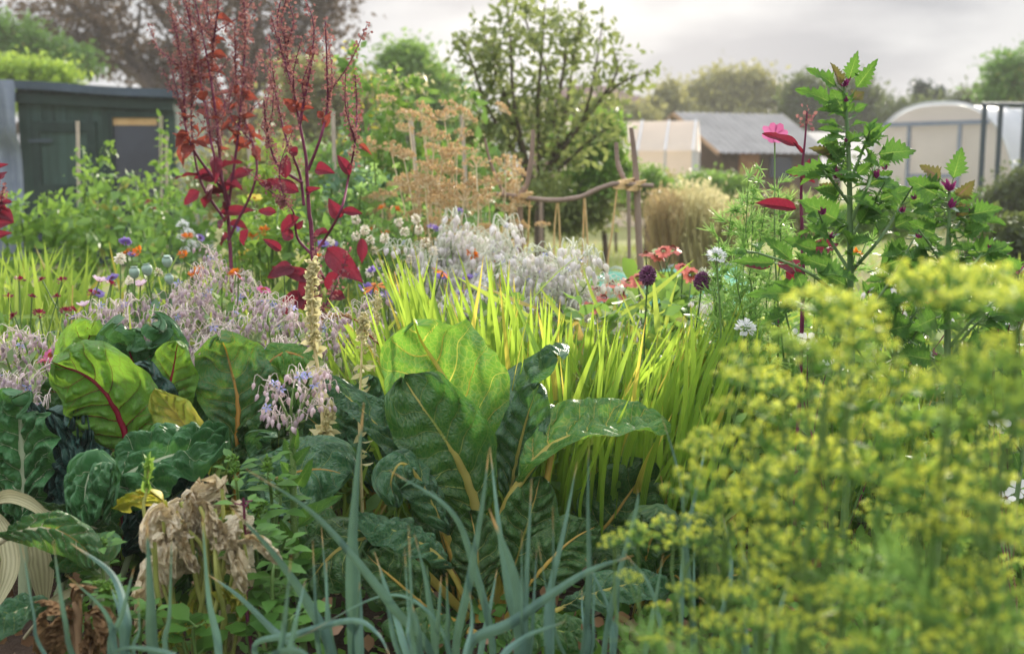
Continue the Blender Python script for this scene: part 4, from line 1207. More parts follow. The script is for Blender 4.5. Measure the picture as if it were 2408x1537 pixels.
flowers('magenta_cosmos', 'deep magenta flowers with orange centre beside the mauve borage', 'cosmos', 'magenta', [(620, 682, 1.0), (560, 650, .9)], 3.1, 610, 'magenta flowers', 'lf_feather', 'stem_green', 6, .04)
flowers('magenta_cosmos', 'mauve-magenta flowers low at the left edge beside the red-veined leaf', 'cosmos', 'magenta', [(120, 835, 1.0), (110, 855, 1.2), (100, 850, .8)], 2.85, 120, 'magenta flowers', 'lf_feather', 'stem_green', 4, .03)
g = 'coral red daisies'
for heads, Y, bp, lab in (([(1582, 586, 1.1), (1545, 602), (1560, 590, .9)], 3.9, 1570, 'coral daisies standing above the turquoise netting'),
                          ([(1519, 597, .8)], 4.0, 1519, 'rust-coloured fading daisy next to the trellis post'),
                          ([(1440, 668), (1405, 682), (1478, 664), (1460, 690, .9)], 3.8, 1440, 'dark red daisies left of the trellis post'),
                          ([(1626, 645), (1605, 630, .8)], 3.8, 1622, 'coral daisy between the two purple drumsticks'),
                          ([(1388, 722), (1500, 655, .9), (1420, 700, .9)], 3.6, 1400, 'dark red daisies low beside the cream borage')):
    flowers('coneflower', lab, 'coneflower', 'coral', heads, Y, bp, g, 'lf_mid', 'stem_dark', 16, .06, .25, face=-.5)
g = 'drumstick alliums'
flowers('drumstick_allium', 'purple egg-shaped drumstick head in front of the trellis post', 'allium', 'allium', [(1523, 648)], 3.0, 1528, g, stemmat='stem_dark', nl=0, tilt=.05, face=0, dY=.01)
flowers('drumstick_allium', 'purple egg-shaped drumstick head in front of the turquoise netting', 'allium', 'allium', [(1651, 662)], 3.0, 1652, g, stemmat='stem_dark', nl=0, tilt=.05, face=0, dY=.01)
g = 'white pompom flowers'
for x, y, Y, lab in ((1685, 603, 2.9, 'white pompom flower beside the feathery green plants'), (1752, 772, 2.7, 'white pompom flower just above the yellow umbels'),
                     (2171, 570, 2.9, 'white pompom flower between the two serrated plants'), (2322, 638, 3.0, 'white pompom flower right of the shorter serrated plant'), (2070, 650, 3.1, 'small white pompom flower behind the taller serrated stem')):
    flowers('white_scabious', lab, 'scabious', 'white_pom', [(x, y)], Y, x, g, 'lf_feather', 'stem_green', 6, .04, .3, dY=.01)
flowers('pink_cosmos', 'tall bright pink cosmos flower behind the rust-red leaf', 'cosmos', 'cosmos', [(1822, 318, .8)], 3.1, 1818, None, 'lf_feather', 'stem_green', 8, .05, .06, dY=.01, face=-1.5)
flowers('calendula', 'hairy calendula bud with orange tips left of the taller serrated plant', 'calendula', 'calendula_bud', [(1842, 712, 1.2), (2200, 700, 1.3)], 2.5, 1860, None, 'lf_mid', 'stem_green', 6, .05, .2, dY=.02, face=0)

# white blossom spires near the shed (phlox)
flowers('phlox_plant', 'pale lilac-white flower spire left of the left red plant', 'phlox', 'white_pom', [(430, 530), (445, 550), (425, 560, .8), (450, 575, .9), (435, 590, .8)], 4.6, 440, None, 'lf_mid', 'stem_green', 16, .06)

# ------------------------------------------------------------------ crocosmia clumps
def blades(name, label, cat, group, base_pts, tips, Ys, mats, wid, stiff=.12, dead=0.07, partname='leaf'):
    base = np.mean([G(x, Y) for x, Y in base_pts], 0)
    root = thing(name, label, cat, base, group)
    for (bx, bY), (tx, ty), tY in zip(base_pts, tips, Ys):
        a = G(bx, bY, -.01); b = P(tx, ty, tY)
        L = np.linalg.norm(b - a)
        mid = a + (b - a) * .5 + np.array([-(b - a)[0] * .18, 0, L * .05]) + RS.normal(size=3) * stiff * L * (.35 if RS.rand() < .75 else .75)
        C = catmull([a, mid, b], 15)
        u = np.linspace(0, 1, 15)
        w = px2m(wid * RS.uniform(.5, 1.35), bY) / 2 * np.clip((.55 + 1.2 * u) , 0, 1) * np.clip((1 - u) * 3.2, .02, 1) ** .85
        F = unit(np.array([RS.normal(0, .8), -1, .15 + RS.normal(0, .2)]))
        tw = RS.uniform(-.5, .5)
        T, S, N = frames(C, F)
        v = np.linspace(-1, 1, 5)
        Sx = S * np.cos(tw * u)[:, None] + N * np.sin(tw * u)[:, None]
        Nx = np.cross(Sx, T)
        Pg = C[:, None] + Sx[:, None] * (v[None, :, None] * w[:, None, None]) - Nx[:, None] * ((.28 * np.abs(v))[None, :, None] * w[:, None, None])
        m = MB(); m.grid(Pg, RS.uniform(0, 1))
        part(m, partname, MT[mats[1] if RS.rand() < dead else mats[0]], root)
    return root
def croc(label, n, bx, tx, ty, Yr, wid=15.5, group='crocosmia clumps', spread=0):
    bp, tp, tY = [], [], []
    for i in range(n):
        f = (i + RS.uniform(-.4, .4)) / max(1, n - 1)
        Yb = RS.uniform(*Yr)
        b = bx[0] + (bx[1] - bx[0]) * f + RS.normal(0, 12)
        t_ = tx[0] + (tx[1] - tx[0]) * f + RS.normal(0, 26)
        top = np.interp(f, np.linspace(0, 1, len(ty)), ty) + abs(RS.normal(0, 75)) - 10
        bp.append((b, Yb)); tp.append((t_, top)); tY.append(Yb + RS.normal(0, .09))
    return blades('crocosmia_clump', label, 'crocosmia', group, bp, tp, tY, ('lf_croc', 'lf_croc_old'), wid, dead=.09)
croc('lime sword-leaf clump with blades leaning left over the borage', 48, (960, 1060), (745, 950), (690, 720, 640, 560), (2.85, 3.2))
croc('backlit lime sword-leaf clump behind the big yellow-veined chard leaf', 92, (1010, 1240), (900, 1235), (590, 600, 640, 600, 640), (2.8, 3.3))
croc('lime sword-leaf clump above the horizontal chard leaf', 98, (1200, 1430), (1220, 1480), (680, 690, 740, 740, 700), (2.75, 3.3))
croc('lime sword-leaf clump leaning right below the purple drumsticks', 98, (1380, 1600), (1440, 1700), (740, 730, 780, 720, 690), (2.75, 3.2))
croc('lime sword-leaf clump with long arching blades running into the yellow umbels', 66, (1520, 1680), (1590, 1800), (760, 740, 700, 680, 780), (2.75, 3.15), 14)
croc('darker low sword-leaf fringe under the horizontal chard leaf', 80, (1180, 1680), (1220, 1740), (900, 950, 900, 920, 880), (2.65, 2.85), 15)
bp = [(RS.uniform(-60, 190), RS.uniform(4.0, 4.6)) for _ in range(85)]
tp = [(x + RS.normal(40, 75), 560 + abs(RS.normal(0, 55)) + max(0, (x - 100)) * .3) for x, _ in bp]
blades('lime_iris_clump', 'bright lime clump of sword leaves at the left edge in front of the shed', 'iris', None, bp, tp, [y + RS.normal(0, .15) for _, y in bp], ('lf_lime', 'lf_croc_old'), 17, .16)
root = thing('crocosmia_spray', 'thin brown crocosmia seed spray arching over the leaning blades', 'seed spray', G(1000, 2.9))
m = MB(); C = catmull([P(1000, 900, 2.9), P(870, 790, 2.85), P(840, 755, 2.85), P(800, 742, 2.85), P(776, 750, 2.85)], 30)
m.tube(np.vstack([[G(1000, 2.9)], C]), [.003, .0015], 5)
part(m, 'stem', MT['cone_dark'], root)
m = MB(); m.inst(T_BUD, dir_rots(unit(np.gradient(C, axis=0)[6:] + RS.normal(size=(24, 3)) * .01 + [0, 0, .004])), C[6:], .016, RS.rand(24)); part(m, 'seed_capsules', MT['lf_dry'], root)

# ------------------------------------------------------------------ leafy plants at the back
def leafy(name, label, cat, stems, Y, mat, group=None, nleaf=60, size=.08, T=T_LEAF, stemmat='stem_green', spread=.05, tipflower=None, up=.4, grow=0, drop=.25):
    """stems: pixel polylines, base first"""
    base = G(np.mean([s[0][0] for s in stems]), Y)
    root = thing(name, label, cat, base, group); ms = MB(); ml = MB(); mf = MB()
    for s in stems:
        q = [P(x, y, Y + RS.normal(0, .12)) for x, y in s]
        f = q[0].copy(); f[2] = -.02
        C = catmull([f] + q, 40); ms.tube(C, [.009, .0025], 6)
        t = RS.uniform(drop, 1, nleaf)
        pp = C[(t * 39).astype(int)] + RS.normal(size=(nleaf, 3)) * spread * (1.25 - t)[:, None]
        ml.inst(T, rand_rots(nleaf, up), pp, size * RS.uniform(.5, 1.3, nleaf) * (1.15 - .6 * t), np.clip(RS.rand() * .4 + .6 * RS.rand(nleaf), 0, 1))
        if tipflower:
            k = tipflower[1]
            mf.inst(T_PETAL, rand_rots(k * 3), C[RS.randint(26, 40, k * 3)] + RS.normal(size=(k * 3, 3)) * .03, tipflower[2] * RS.uniform(.7, 1.2, k * 3), RS.rand(k * 3))
    part(ms, 'stem', MT[stemmat], root); part(ml, 'foliage', MT[mat], root)
    if tipflower: part(mf, 'blossom', MT[tipflower[0]], root)
    return root
g = 'tomato plants by the shed'
leafy('tomato_plant', 'leafy plant climbing the single cane in front of the shed door', 'tomato', [[(190, 560), (200, 450), (195, 345)], [(180, 580), (240, 500), (260, 420)], [(180, 580), (130, 520), (100, 455)], [(200, 560), (215, 430), (270, 340)]], 6.7, 'lf_hedge', g, 110, .085, spread=.09)
leafy('tomato_plant', 'pale green plant climbing the thick cane in front of the shed window', 'tomato', [[(370, 580), (375, 450), (380, 275)], [(360, 580), (330, 470), (310, 400)], [(390, 580), (400, 470), (395, 330)], [(340, 590), (345, 500), (350, 420)]], 6.9, 'lf_hedge', g, 110, .08, spread=.085)
leafy('tomato_plant', 'low bushy plant between the two canes by the shed', 'tomato', [[(280, 600), (270, 500), (285, 430)], [(300, 600), (320, 530), (340, 480)], [(260, 600), (230, 540), (215, 480)]], 6.4, 'lf_mid', g, 110, .10, spread=.1)
leafy('potato_plant', 'low mid-green plant under the shed door behind the lime clump', 'plant', [[(60, 600), (50, 520), (45, 470)], [(100, 600), (110, 530), (120, 480)], [(150, 610), (160, 550), (165, 500)], [(200, 610), (205, 560), (225, 520)], [(20, 600), (10, 540), (20, 500)]], 6.0, 'lf_hedge', None, 100, .09, spread=.1)
leafy('potato_plant', 'mid-green plants filling the gap left of the left red plant', 'plant', [[(400, 610), (405, 540), (410, 480)], [(350, 620), (340, 560), (330, 520)], [(450, 600), (450, 520), (430, 430)], [(480, 600), (470, 500), (450, 370)]], 5.4, 'lf_mid', None, 90, .08, spread=.09)
g = 'green plants behind the red plants'
leafy('amaranth_plant', 'upright light green plant between the two red plants', 'plant', [[(620, 560), (625, 450), (630, 330)], [(600, 560), (595, 460), (600, 380)], [(650, 560), (660, 470), (665, 370)], [(640, 560), (645, 480), (625, 400)]], 5.4, 'lf_lime', g, 110, .075, spread=.07)
leafy('amaranth_plant', 'grey-green plant right behind the right red plant', 'plant', [[(820, 580), (825, 450), (830, 350)], [(790, 570), (780, 450), (785, 380)], [(860, 580), (870, 470), (860, 400)], [(900, 580), (905, 480), (910, 420)]], 5.3, 'lf_blue', g, 110, .075, spread=.07)
leafy('amaranth_plant', 'mid-green plant below the dry brown umbels', 'plant', [[(960, 590), (950, 500), (940, 420)], [(1000, 590), (1010, 520), (1020, 460)], [(1060, 590), (1070, 530), (1090, 480)], [(1130, 590), (1140, 520), (1150, 440)]], 5.6, 'lf_mid', g, 110, .075, spread=.08)
leafy('amaranth_plant', 'low light green plant behind the foot of the right red plant', 'plant', [[(680, 600), (690, 520), (700, 450)], [(720, 600), (735, 520), (750, 450)], [(560, 600), (555, 540), (540, 470)], [(770, 600), (775, 540), (790, 480)]], 4.9, 'lf_mid', g, 110, .07, spread=.08)
g = 'kale gone to flower'
leafy('flowering_kale', 'tall kale gone to pale yellow seed, leftmost of the pale seed stalks', 'kale', [[(870, 560), (860, 400), (835, 220), (830, 110)], [(880, 560), (890, 400), (885, 260), (880, 190)], [(850, 560), (820, 420), (800, 330)]], 6.3, 'lf_mid', g, 110, .12, spread=.12, tipflower=('fl_yellow', 10, .035))
leafy('flowering_kale', 'kale gone to pale yellow seed in front of the rounded light green tree', 'kale', [[(940, 560), (935, 400), (925, 250), (925, 170)], [(950, 560), (965, 380), (975, 240), (985, 180)], [(930, 560), (905, 420), (890, 320)], [(940, 560), (900, 430), (940, 330)]], 6.1, 'lf_hedge', g, 120, .11, spread=.12, tipflower=('lf_pale', 24, .035))
leafy('flowering_kale', 'kale gone to pale yellow seed between the dry umbels and the apple tree', 'kale', [[(1060, 560), (1070, 400), (1085, 260), (1100, 210)], [(1030, 560), (1030, 420), (1010, 300)], [(1090, 560), (1120, 440), (1130, 340)], [(1080, 560), (1090, 450), (1110, 380)]], 6.4, 'lf_mid', g, 130, .11, spread=.12, tipflower=('lf_pale', 22, .03))
leafy('squash_plant', 'broad yellow-green leaves below the turquoise netting', 'plant', [[(1480, 760), (1490, 720), (1500, 700)], [(1540, 760), (1560, 710), (1580, 700)], [(1600, 780), (1620, 730), (1640, 720)], [(1560, 790), (1600, 760), (1660, 750)]], 3.9, 'lf_hedge', None, 40, .10, T_ROUND, spread=.1, up=1.0)
leafy('hop_bine', 'wispy green bine reaching up beside the copper tree', 'climber', [[(830, 300), (835, 200), (828, 130), (832, 95)]], 6.6, 'lf_mid', None, 50, .06, spread=.03, drop=.4)

leafy('goosefoot', 'tall feathery pale plant just left of the dry brown umbels', 'plant', [[(880, 580), (885, 470), (880, 380)], [(910, 580), (915, 500), (925, 430)], [(850, 590), (845, 500), (850, 440)], [(940, 590), (945, 520), (950, 460)]], 5.0, 'lf_feather', g, 130, .06, spread=.08)
leafy('goosefoot', 'bright green plant between the stems of the two red plants', 'plant', [[(640, 620), (650, 540), (655, 480)], [(610, 620), (600, 560), (590, 500)], [(680, 620), (690, 560), (680, 510)], [(570, 630), (565, 570), (550, 520)]], 4.5, 'lf_hedge', g, 120, .06, spread=.08)
leafy('goosefoot', 'mid-green plant between the white bobble heads and the dry umbels', 'plant', [[(860, 620), (870, 570), (880, 530)], [(900, 620), (920, 570), (930, 530)], [(960, 620), (970, 570), (980, 520)], [(800, 620), (810, 570), (820, 540)]], 4.5, 'lf_mid', g, 110, .055, spread=.08)
# dry brown umbels
def umbel_mb(nray, R, grain, ng, rise=.4, raym=0, gm=1, rs=RS, T=T_ROUND):
    mb = MB()
    for i in range(nray):
        rr = math.sqrt((i + .5) / nray); ph = i * 2.39996
        e_ = np.array([R * rr * math.cos(ph), R * rr * math.sin(ph), R * (.62 - .30 * rr * rr) + rs.normal(0, R * .06)])
        mb.tube([[0, 0, 0], e_ * [.55, .55, .62], e_], [.0011, .0008], 4, raym, n=5)
        k = ng
        D = unit(rs.normal(size=(k, 3)) + [0, 0, .8])
        L = R * .12 * rs.uniform(.6, 1.2, (k, 1))
        mb.inst(T, rand_rots(k, .5), e_ + D * L, 1.5 * grain * rs.uniform(.7, 1.3, k), rs.rand(k), gm)
        mb.inst(T_THREAD, dir_rots(D), np.repeat(e_[None], k, 0), np.stack([L[:, 0], np.full(k, .04), np.full(k, .02)], 1), rs.rand(k), raym)
    return mb
DRYU = [mk_mesh(umbel_mb(14, .055, .006, 13, rs=np.random.RandomState(k)), 'dry_umbel', [MT['straw_pale'], MT['lf_dry']]) for k in range(3)]
for heads, Y, bp, lab in (([(960, 270), (1000, 285), (1045, 270), (1090, 265), (1020, 320), (990, 255)], 4.9, 1010, 'tall dry brown umbel plant with its topmost heads beside the grey leaning cane'),
                          ([(950, 360), (920, 345), (1000, 390), (1040, 370), (1075, 345), (1020, 345), (1060, 400)], 4.8, 1020, 'dry brown umbel plant whose heads crowd the middle of the brown mass'),
                          ([(1000, 430), (1060, 440), (1100, 420), (1035, 470), (1090, 460), (960, 420), (1120, 380)], 4.7, 1050, 'dry brown umbel plant with dense low heads above the cream borage'),
                          ([(1190, 380), (1215, 400), (1180, 420), (1150, 450), (1130, 480), (1205, 445)], 5.1, 1160, 'dry brown umbel plant leaning towards the left trellis post'),
                          ([(900, 460), (870, 465), (915, 500)], 4.9, 900, 'small dry brown umbels left of the main brown mass')):
    base = G(bp, Y); root = thing('dry_umbel_plant', lab, 'dry umbels', base, 'dry brown umbel plants'); ms = MB()
    for x, y in heads:
        q = P(x, y + 14, Y + RS.uniform(-.2, .2)); C = stem_curve(base, q, .05); ms.tube(C, [.006, .002], 6)
        ref(DRYU[RS.randint(3)], 'umbel', root, mat4(rot2(RS.uniform(0, 6)) @ np.array(Matrix.Rotation(RS.uniform(-.9, .9), 3, 'X')), q - base, RS.uniform(.8, 1.25)))
        for j in range(4):
            q2 = C[RS.randint(8, 14)] + RS.normal(size=3) * [.075, .06, .05]
            ref(DRYU[RS.randint(3)], 'umbel', root, mat4(rot2(RS.uniform(0, 6)) @ np.array(Matrix.Rotation(RS.uniform(-1.3, 1.3), 3, 'X')), q2 - base, RS.uniform(.5, 1.0)))
    part(ms, 'stem', MT['straw_pale'], root)

# feathery plants
for cx0, xs_, Y, lab in ((1740, [(1690, 560), (1720, 500), (1760, 420), (1745, 480), (1700, 620)], 3.05, 'feathery light green plant left of the pink cosmos'),
                         (1800, [(1790, 400), (1830, 430), (1800, 470), (1770, 520), (1850, 480)], 3.1, 'feathery light green plant directly below the pink cosmos'),
                         (1880, [(1900, 470), (1930, 520), (1870, 540), (1960, 560), (2040, 560)], 3.15, 'feathery light green plant behind the taller serrated stem'),
                         (1720, [(1680, 680), (1730, 650), (1760, 620), (1790, 660)], 2.95, 'darker feathery plant beside the white pompom flower')):
    base = G(cx0, Y); root = thing('feathery_plant', lab, 'feathery plant', base, 'feathery green plants'); ms = MB(); ml = MB()
    for x, y in xs_:
        q = P(x, y, Y + RS.uniform(-.08, .08)); C = stem_curve(base, q, .07, 30); ms.tube(C, [.004, .0014], 5)
        for j in range(9, 30):
            k = 24
            side = unit(RS.normal(size=3) * [1, 1, .3] + [0, 0, .5])
            L = .10 * (1.15 - j / 34)
            t = RS.rand(k)
            pp = C[j] + side * (t * L)[:, None]
            D = unit(side + RS.normal(size=(k, 3)) * .55 + [0, 0, .15])
            ml.inst(T_THREAD, dir_rots(D), pp, np.stack([RS.uniform(.02, .045, k), np.full(k, .12), np.full(k, .02)], 1), RS.rand(k))
    part(ms, 'stem', MT['stem_green'], root); part(ml, 'foliage', MT['lf_feather'], root)

# ------------------------------------------------------------------ red orach
def leaf_shape(profile, n=12, m=7, cup=.2, bend=.25, wave=.05, teeth=0, seed=0, pucker=0.0):
    """flat leaf of length 1 along +x, width 1 (scaled later), normal +z"""
    u = np.linspace(0, 1, n); v = np.linspace(-1, 1, m)
    uu, vv = np.meshgrid(u, v, indexing='ij')
    w = profile(u)
    if teeth:
        saw = np.mod(u * teeth, 1.0)
        w = w * (1 + .55 * (saw - .55) * np.clip(u * 5, 0, 1) * np.clip((1 - u) * 6, 0, 1))
    x = uu.copy()
    if teeth: x = x + .03 * np.abs(vv) ** 3
    y = vv * .5 * w[:, None]
    z = cup * np.abs(vv) * w[:, None] * .5 - bend * uu ** 2 + wave * np.abs(vv) ** 2 * np.sin(uu * 11 + seed + 1.5 * np.sign(vv)) + pucker * vnoise(uu * 5, vv * 3, seed)
    mb = MB(); mb.grid(np.stack([x, y, z], -1)); mb.uv[-1] = np.stack([uu + .05 * vnoise(uu * 5, vv * 2, seed + 60) * np.abs(vv), (vv + 1) / 2], -1).reshape(-1, 2)
    return mb
def p_ovate(u): return np.clip(np.sin(pi * np.clip(u, 0, 1) ** .72) ** .9, .02, 1)
def p_delta(u): return np.clip(np.where(u < .3, (u / .3) ** .7, ((1 - u) / .7) ** .85), .02, 1)
ORL = [mk_mesh(leaf_shape(p_ovate, 12, 7, .35 + .2 * k, .15 + .12 * k, .05, 0, k, .03), 'leaf', MT['orach_leaf']) for k in range(3)]
ORU = [mk_mesh(leaf_shape(p_ovate, 12, 7, .35 + .2 * k, .15 + .12 * k, .05, 0, k, .03), 'leaf', MT['orach_leaf_up']) for k in range(3)]
def put_leaf(src, root, base, a, b, width, face, name='leaf'):
    """leaf from point a to point b of given width, its normal near face; length axis scaled apart from width"""
    d = b - a; L = np.linalg.norm(d)
    R3 = dir_rots(d[None], face)[0]
    M = np.eye(4); M[:3, :3] = R3 * np.array([L, width, (L + width) / 2]); M[:3, 3] = a - base
    return ref(src, name, root, Matrix(M.tolist()))
def spike_mb(C, n, size, jit, mb, upd=.5):
    t = RS.rand(n) * (len(C) - 1)
    pp = C[t.astype(int)] + (C[np.minimum(t.astype(int) + 1, len(C) - 1)] - C[t.astype(int)]) * (t % 1)[:, None] + RS.normal(size=(n, 3)) * jit
    mb.inst(T_ROUND, rand_rots(n, 0), pp, size * RS.uniform(.6, 1.3, n), RS.rand(n))
def orach(label, Y, base_px, stems, leaves, spikes, nrand, rsize, seed_n=90, rr=.008, group='red orach plants', side_spikes=0):
    base = G(base_px, Y); root = thing('red_orach', label, 'orach', base, group); ms = MB()
    Cs = []
    for i, s in enumerate(stems):
        q = [P(x, y, Y + (0 if i == 0 else RS.normal(0, .05)) * min(1, k)) for k, (x, y) in enumerate(s)]
        if i == 0: q = [base - [0, 0, .02]] + q
        C = catmull(q, 60); Cs.append(C); ms.tube(C, [rr if i == 0 else rr * .7, .0018], 6)
    for C, (t0, t1) in zip(Cs, spikes):
        mb = MB(); sub = C[int(t0 * 59):int(t1 * 59) + 1]
        spike_mb(sub, int(seed_n * 1.4), .010, .009, mb)
        for k in range(side_spikes):
            p0 = sub[RS.randint(0, max(1, int(len(sub) * .8)))]
            L = RS.uniform(.10, .24)
            e_ = p0 + np.array([RS.normal(0, .055), RS.normal(0, .055), L])
            Cx = catmull([p0, (p0 + e_) / 2 + [RS.normal(0, .015), 0, -.01], e_], 12); ms.tube(Cx, [.0022, .001], 4)
            mb3 = MB(); spike_mb(Cx, int(80 * L / .15), .010, .007, mb3); part(mb3, 'seed_spike', MT['seed_orach'], root)
        part(mb, 'seed_spike', MT['seed_orach'], root)
    part(ms, 'stem', MT['stem_purple'], root)
    for (ax0, ay0, tx, ty, w, *dz) in leaves:
        dz = dz[0] if dz else RS.uniform(-.03, .03)
        a = P(ax0, ay0, Y); b = P(tx, ty, Y + dz)
        src = (ORU if ay0 < 345 else ORL)[RS.randint(3)]
        put_leaf(src, root, base, a, b, px2m(w, Y), (RS.normal(0, .3), -1, .35))
    for k in range(nrand):
        C = Cs[RS.randint(len(Cs))]; t = RS.uniform(.2, .85); p0 = C[int(t * 59)]
        d = unit(np.array([RS.normal(), RS.normal() * .7, RS.normal(0, .45) - .1]))
        L = rsize * RS.uniform(.6, 1.2) * (1.35 - t)
        yy = (CAMZ - p0[2])
        put_leaf((ORU if p0[2] > 1.05 else ORL)[RS.randint(3)], root, base, p0, p0 + d * L, L * RS.uniform(.45, .65), unit(RS.normal(size=3) * .5 + [0, -.5, .8]))
    return root
orach('taller denser red orach, nearest the green shed', 4.1, 545,
      [[(540, 560), (522, 420), (505, 250), (480, 100), (440, -80)], [(535, 500), (562, 300), (576, 100), (572, -40)], [(525, 450), (445, 330), (432, 200), (414, 60)],
       [(520, 350), (498, 180), (512, 20), (520, -70)], [(540, 560), (604, 400), (560, 230), (552, 60)], [(530, 520), (470, 420), (450, 280), (460, 130)], [(540, 480), (500, 350), (470, 180), (432, -20)]],
      [(540, 420, 600, 395, 26), (500, 410, 455, 415, 28), (520, 500, 600, 492, 26), (505, 330, 460, 330, 24), (470, 450, 430, 480, 30), (550, 330, 585, 345, 26)],
      [(.4, 1), (.35, 1), (.4, 1), (.35, 1), (.45, 1), (.5, 1), (.4, 1)], 80, .08, 220, .008, side_spikes=6)
orach('red orach with few large wine-red leaves on open purple branches, right of the denser one', 3.35, 740,
      [[(735, 600), (727, 500), (722, 417), (719, 367), (705, 293), (689, 210), (662, 117), (652, 50), (659, 5)], [(725, 400), (755, 320), (770, 247), (769, 160), (765, 50)],
       [(735, 600), (765, 560), (802, 493), (819, 420), (835, 333), (839, 250), (835, 177)], [(715, 483), (705, 410), (675, 333), (655, 250), (640, 160)],
       [(710, 430), (655, 390), (630, 320), (620, 235)], [(705, 293), (722, 200), (735, 130), (738, 70)], [(735, 600), (700, 560), (690, 500), (665, 470)], [(735, 610), (760, 650), (780, 690), (745, 750)], [(690, 210), (676, 140), (668, 70)]],
      [(703, 452, 625, 420, 34), (672, 420, 672, 360, 30), (697, 252, 735, 252, 24), (700, 262, 668, 232, 30), (742, 398, 782, 402, 32), (822, 412, 794, 362, 26), (800, 512, 774, 470, 34), (805, 497, 853, 500, 22),
       (768, 585, 851, 662, 56, -.04), (692, 628, 630, 648, 40, -.05), (705, 512, 652, 546, 34), (690, 310, 662, 300, 22), (760, 275, 745, 262, 18), (765, 300, 775, 262, 20), (838, 290, 850, 262, 18), (845, 340, 872, 360, 14),
       (700, 360, 675, 352, 24), (650, 500, 605, 495, 22), (720, 455, 748, 440, 18), (800, 640, 760, 690, 30), (735, 640, 700, 700, 34), (760, 700, 690, 720, 46), (720, 690, 650, 740, 46), (780, 690, 815, 700, 26), (690, 560, 660, 545, 30), (850, 560, 852, 620, 26),
       (640, 440, 610, 430, 18), (700, 190, 735, 205, 16), (660, 590, 620, 560, 22), (585, 540, 565, 580, 26), (740, 660, 640, 625, 34)],
      [(.55, 1), (.35, 1), (.55, 1), (.3, 1), (.2, 1), (.2, 1), (.9, 1), (.9, 1), (.1, 1)], 6, .06, 110, .007, side_spikes=2)
orach('slim red orach with rust-red leaves growing beside the taller serrated plant', 2.62, 1890,
      [[(1886, 760), (1888, 600), (1884, 480), (1886, 400), (1893, 330), (1898, 262)]],
      [(1880, 345, 1793, 310, 24), (1888, 402, 1857, 408, 26), (1888, 408, 1912, 425, 24), (1872, 492, 1775, 472, 30), (1900, 592, 1976, 570, 38), (1886, 640, 1828, 614, 44), (1812, 628, 1728, 612, 26), (1886, 420, 1905, 372, 14), (1886, 360, 1868, 335, 10),
       (1870, 660, 1850, 640, 30)], [(.93, 1)], 0, .05, 26, .006)
for nm, ys_ in ():
    pass
orach('red orach cut off by the left edge of the view', 3.6, -18, [[(-20, 600), (-20, 480), (-18, 380)], [(-15, 560), (0, 500), (8, 440)]],
      [(-15, 480, 22, 470, 34), (-10, 430, 14, 400, 24), (-15, 530, 24, 520, 30), (-12, 560, 20, 545, 24), (-20, 450, 16, 500, 22), (-18, 400, 10, 385, 20)], [(.7, 1), (.8, 1)], 4, .07, 40, .006)

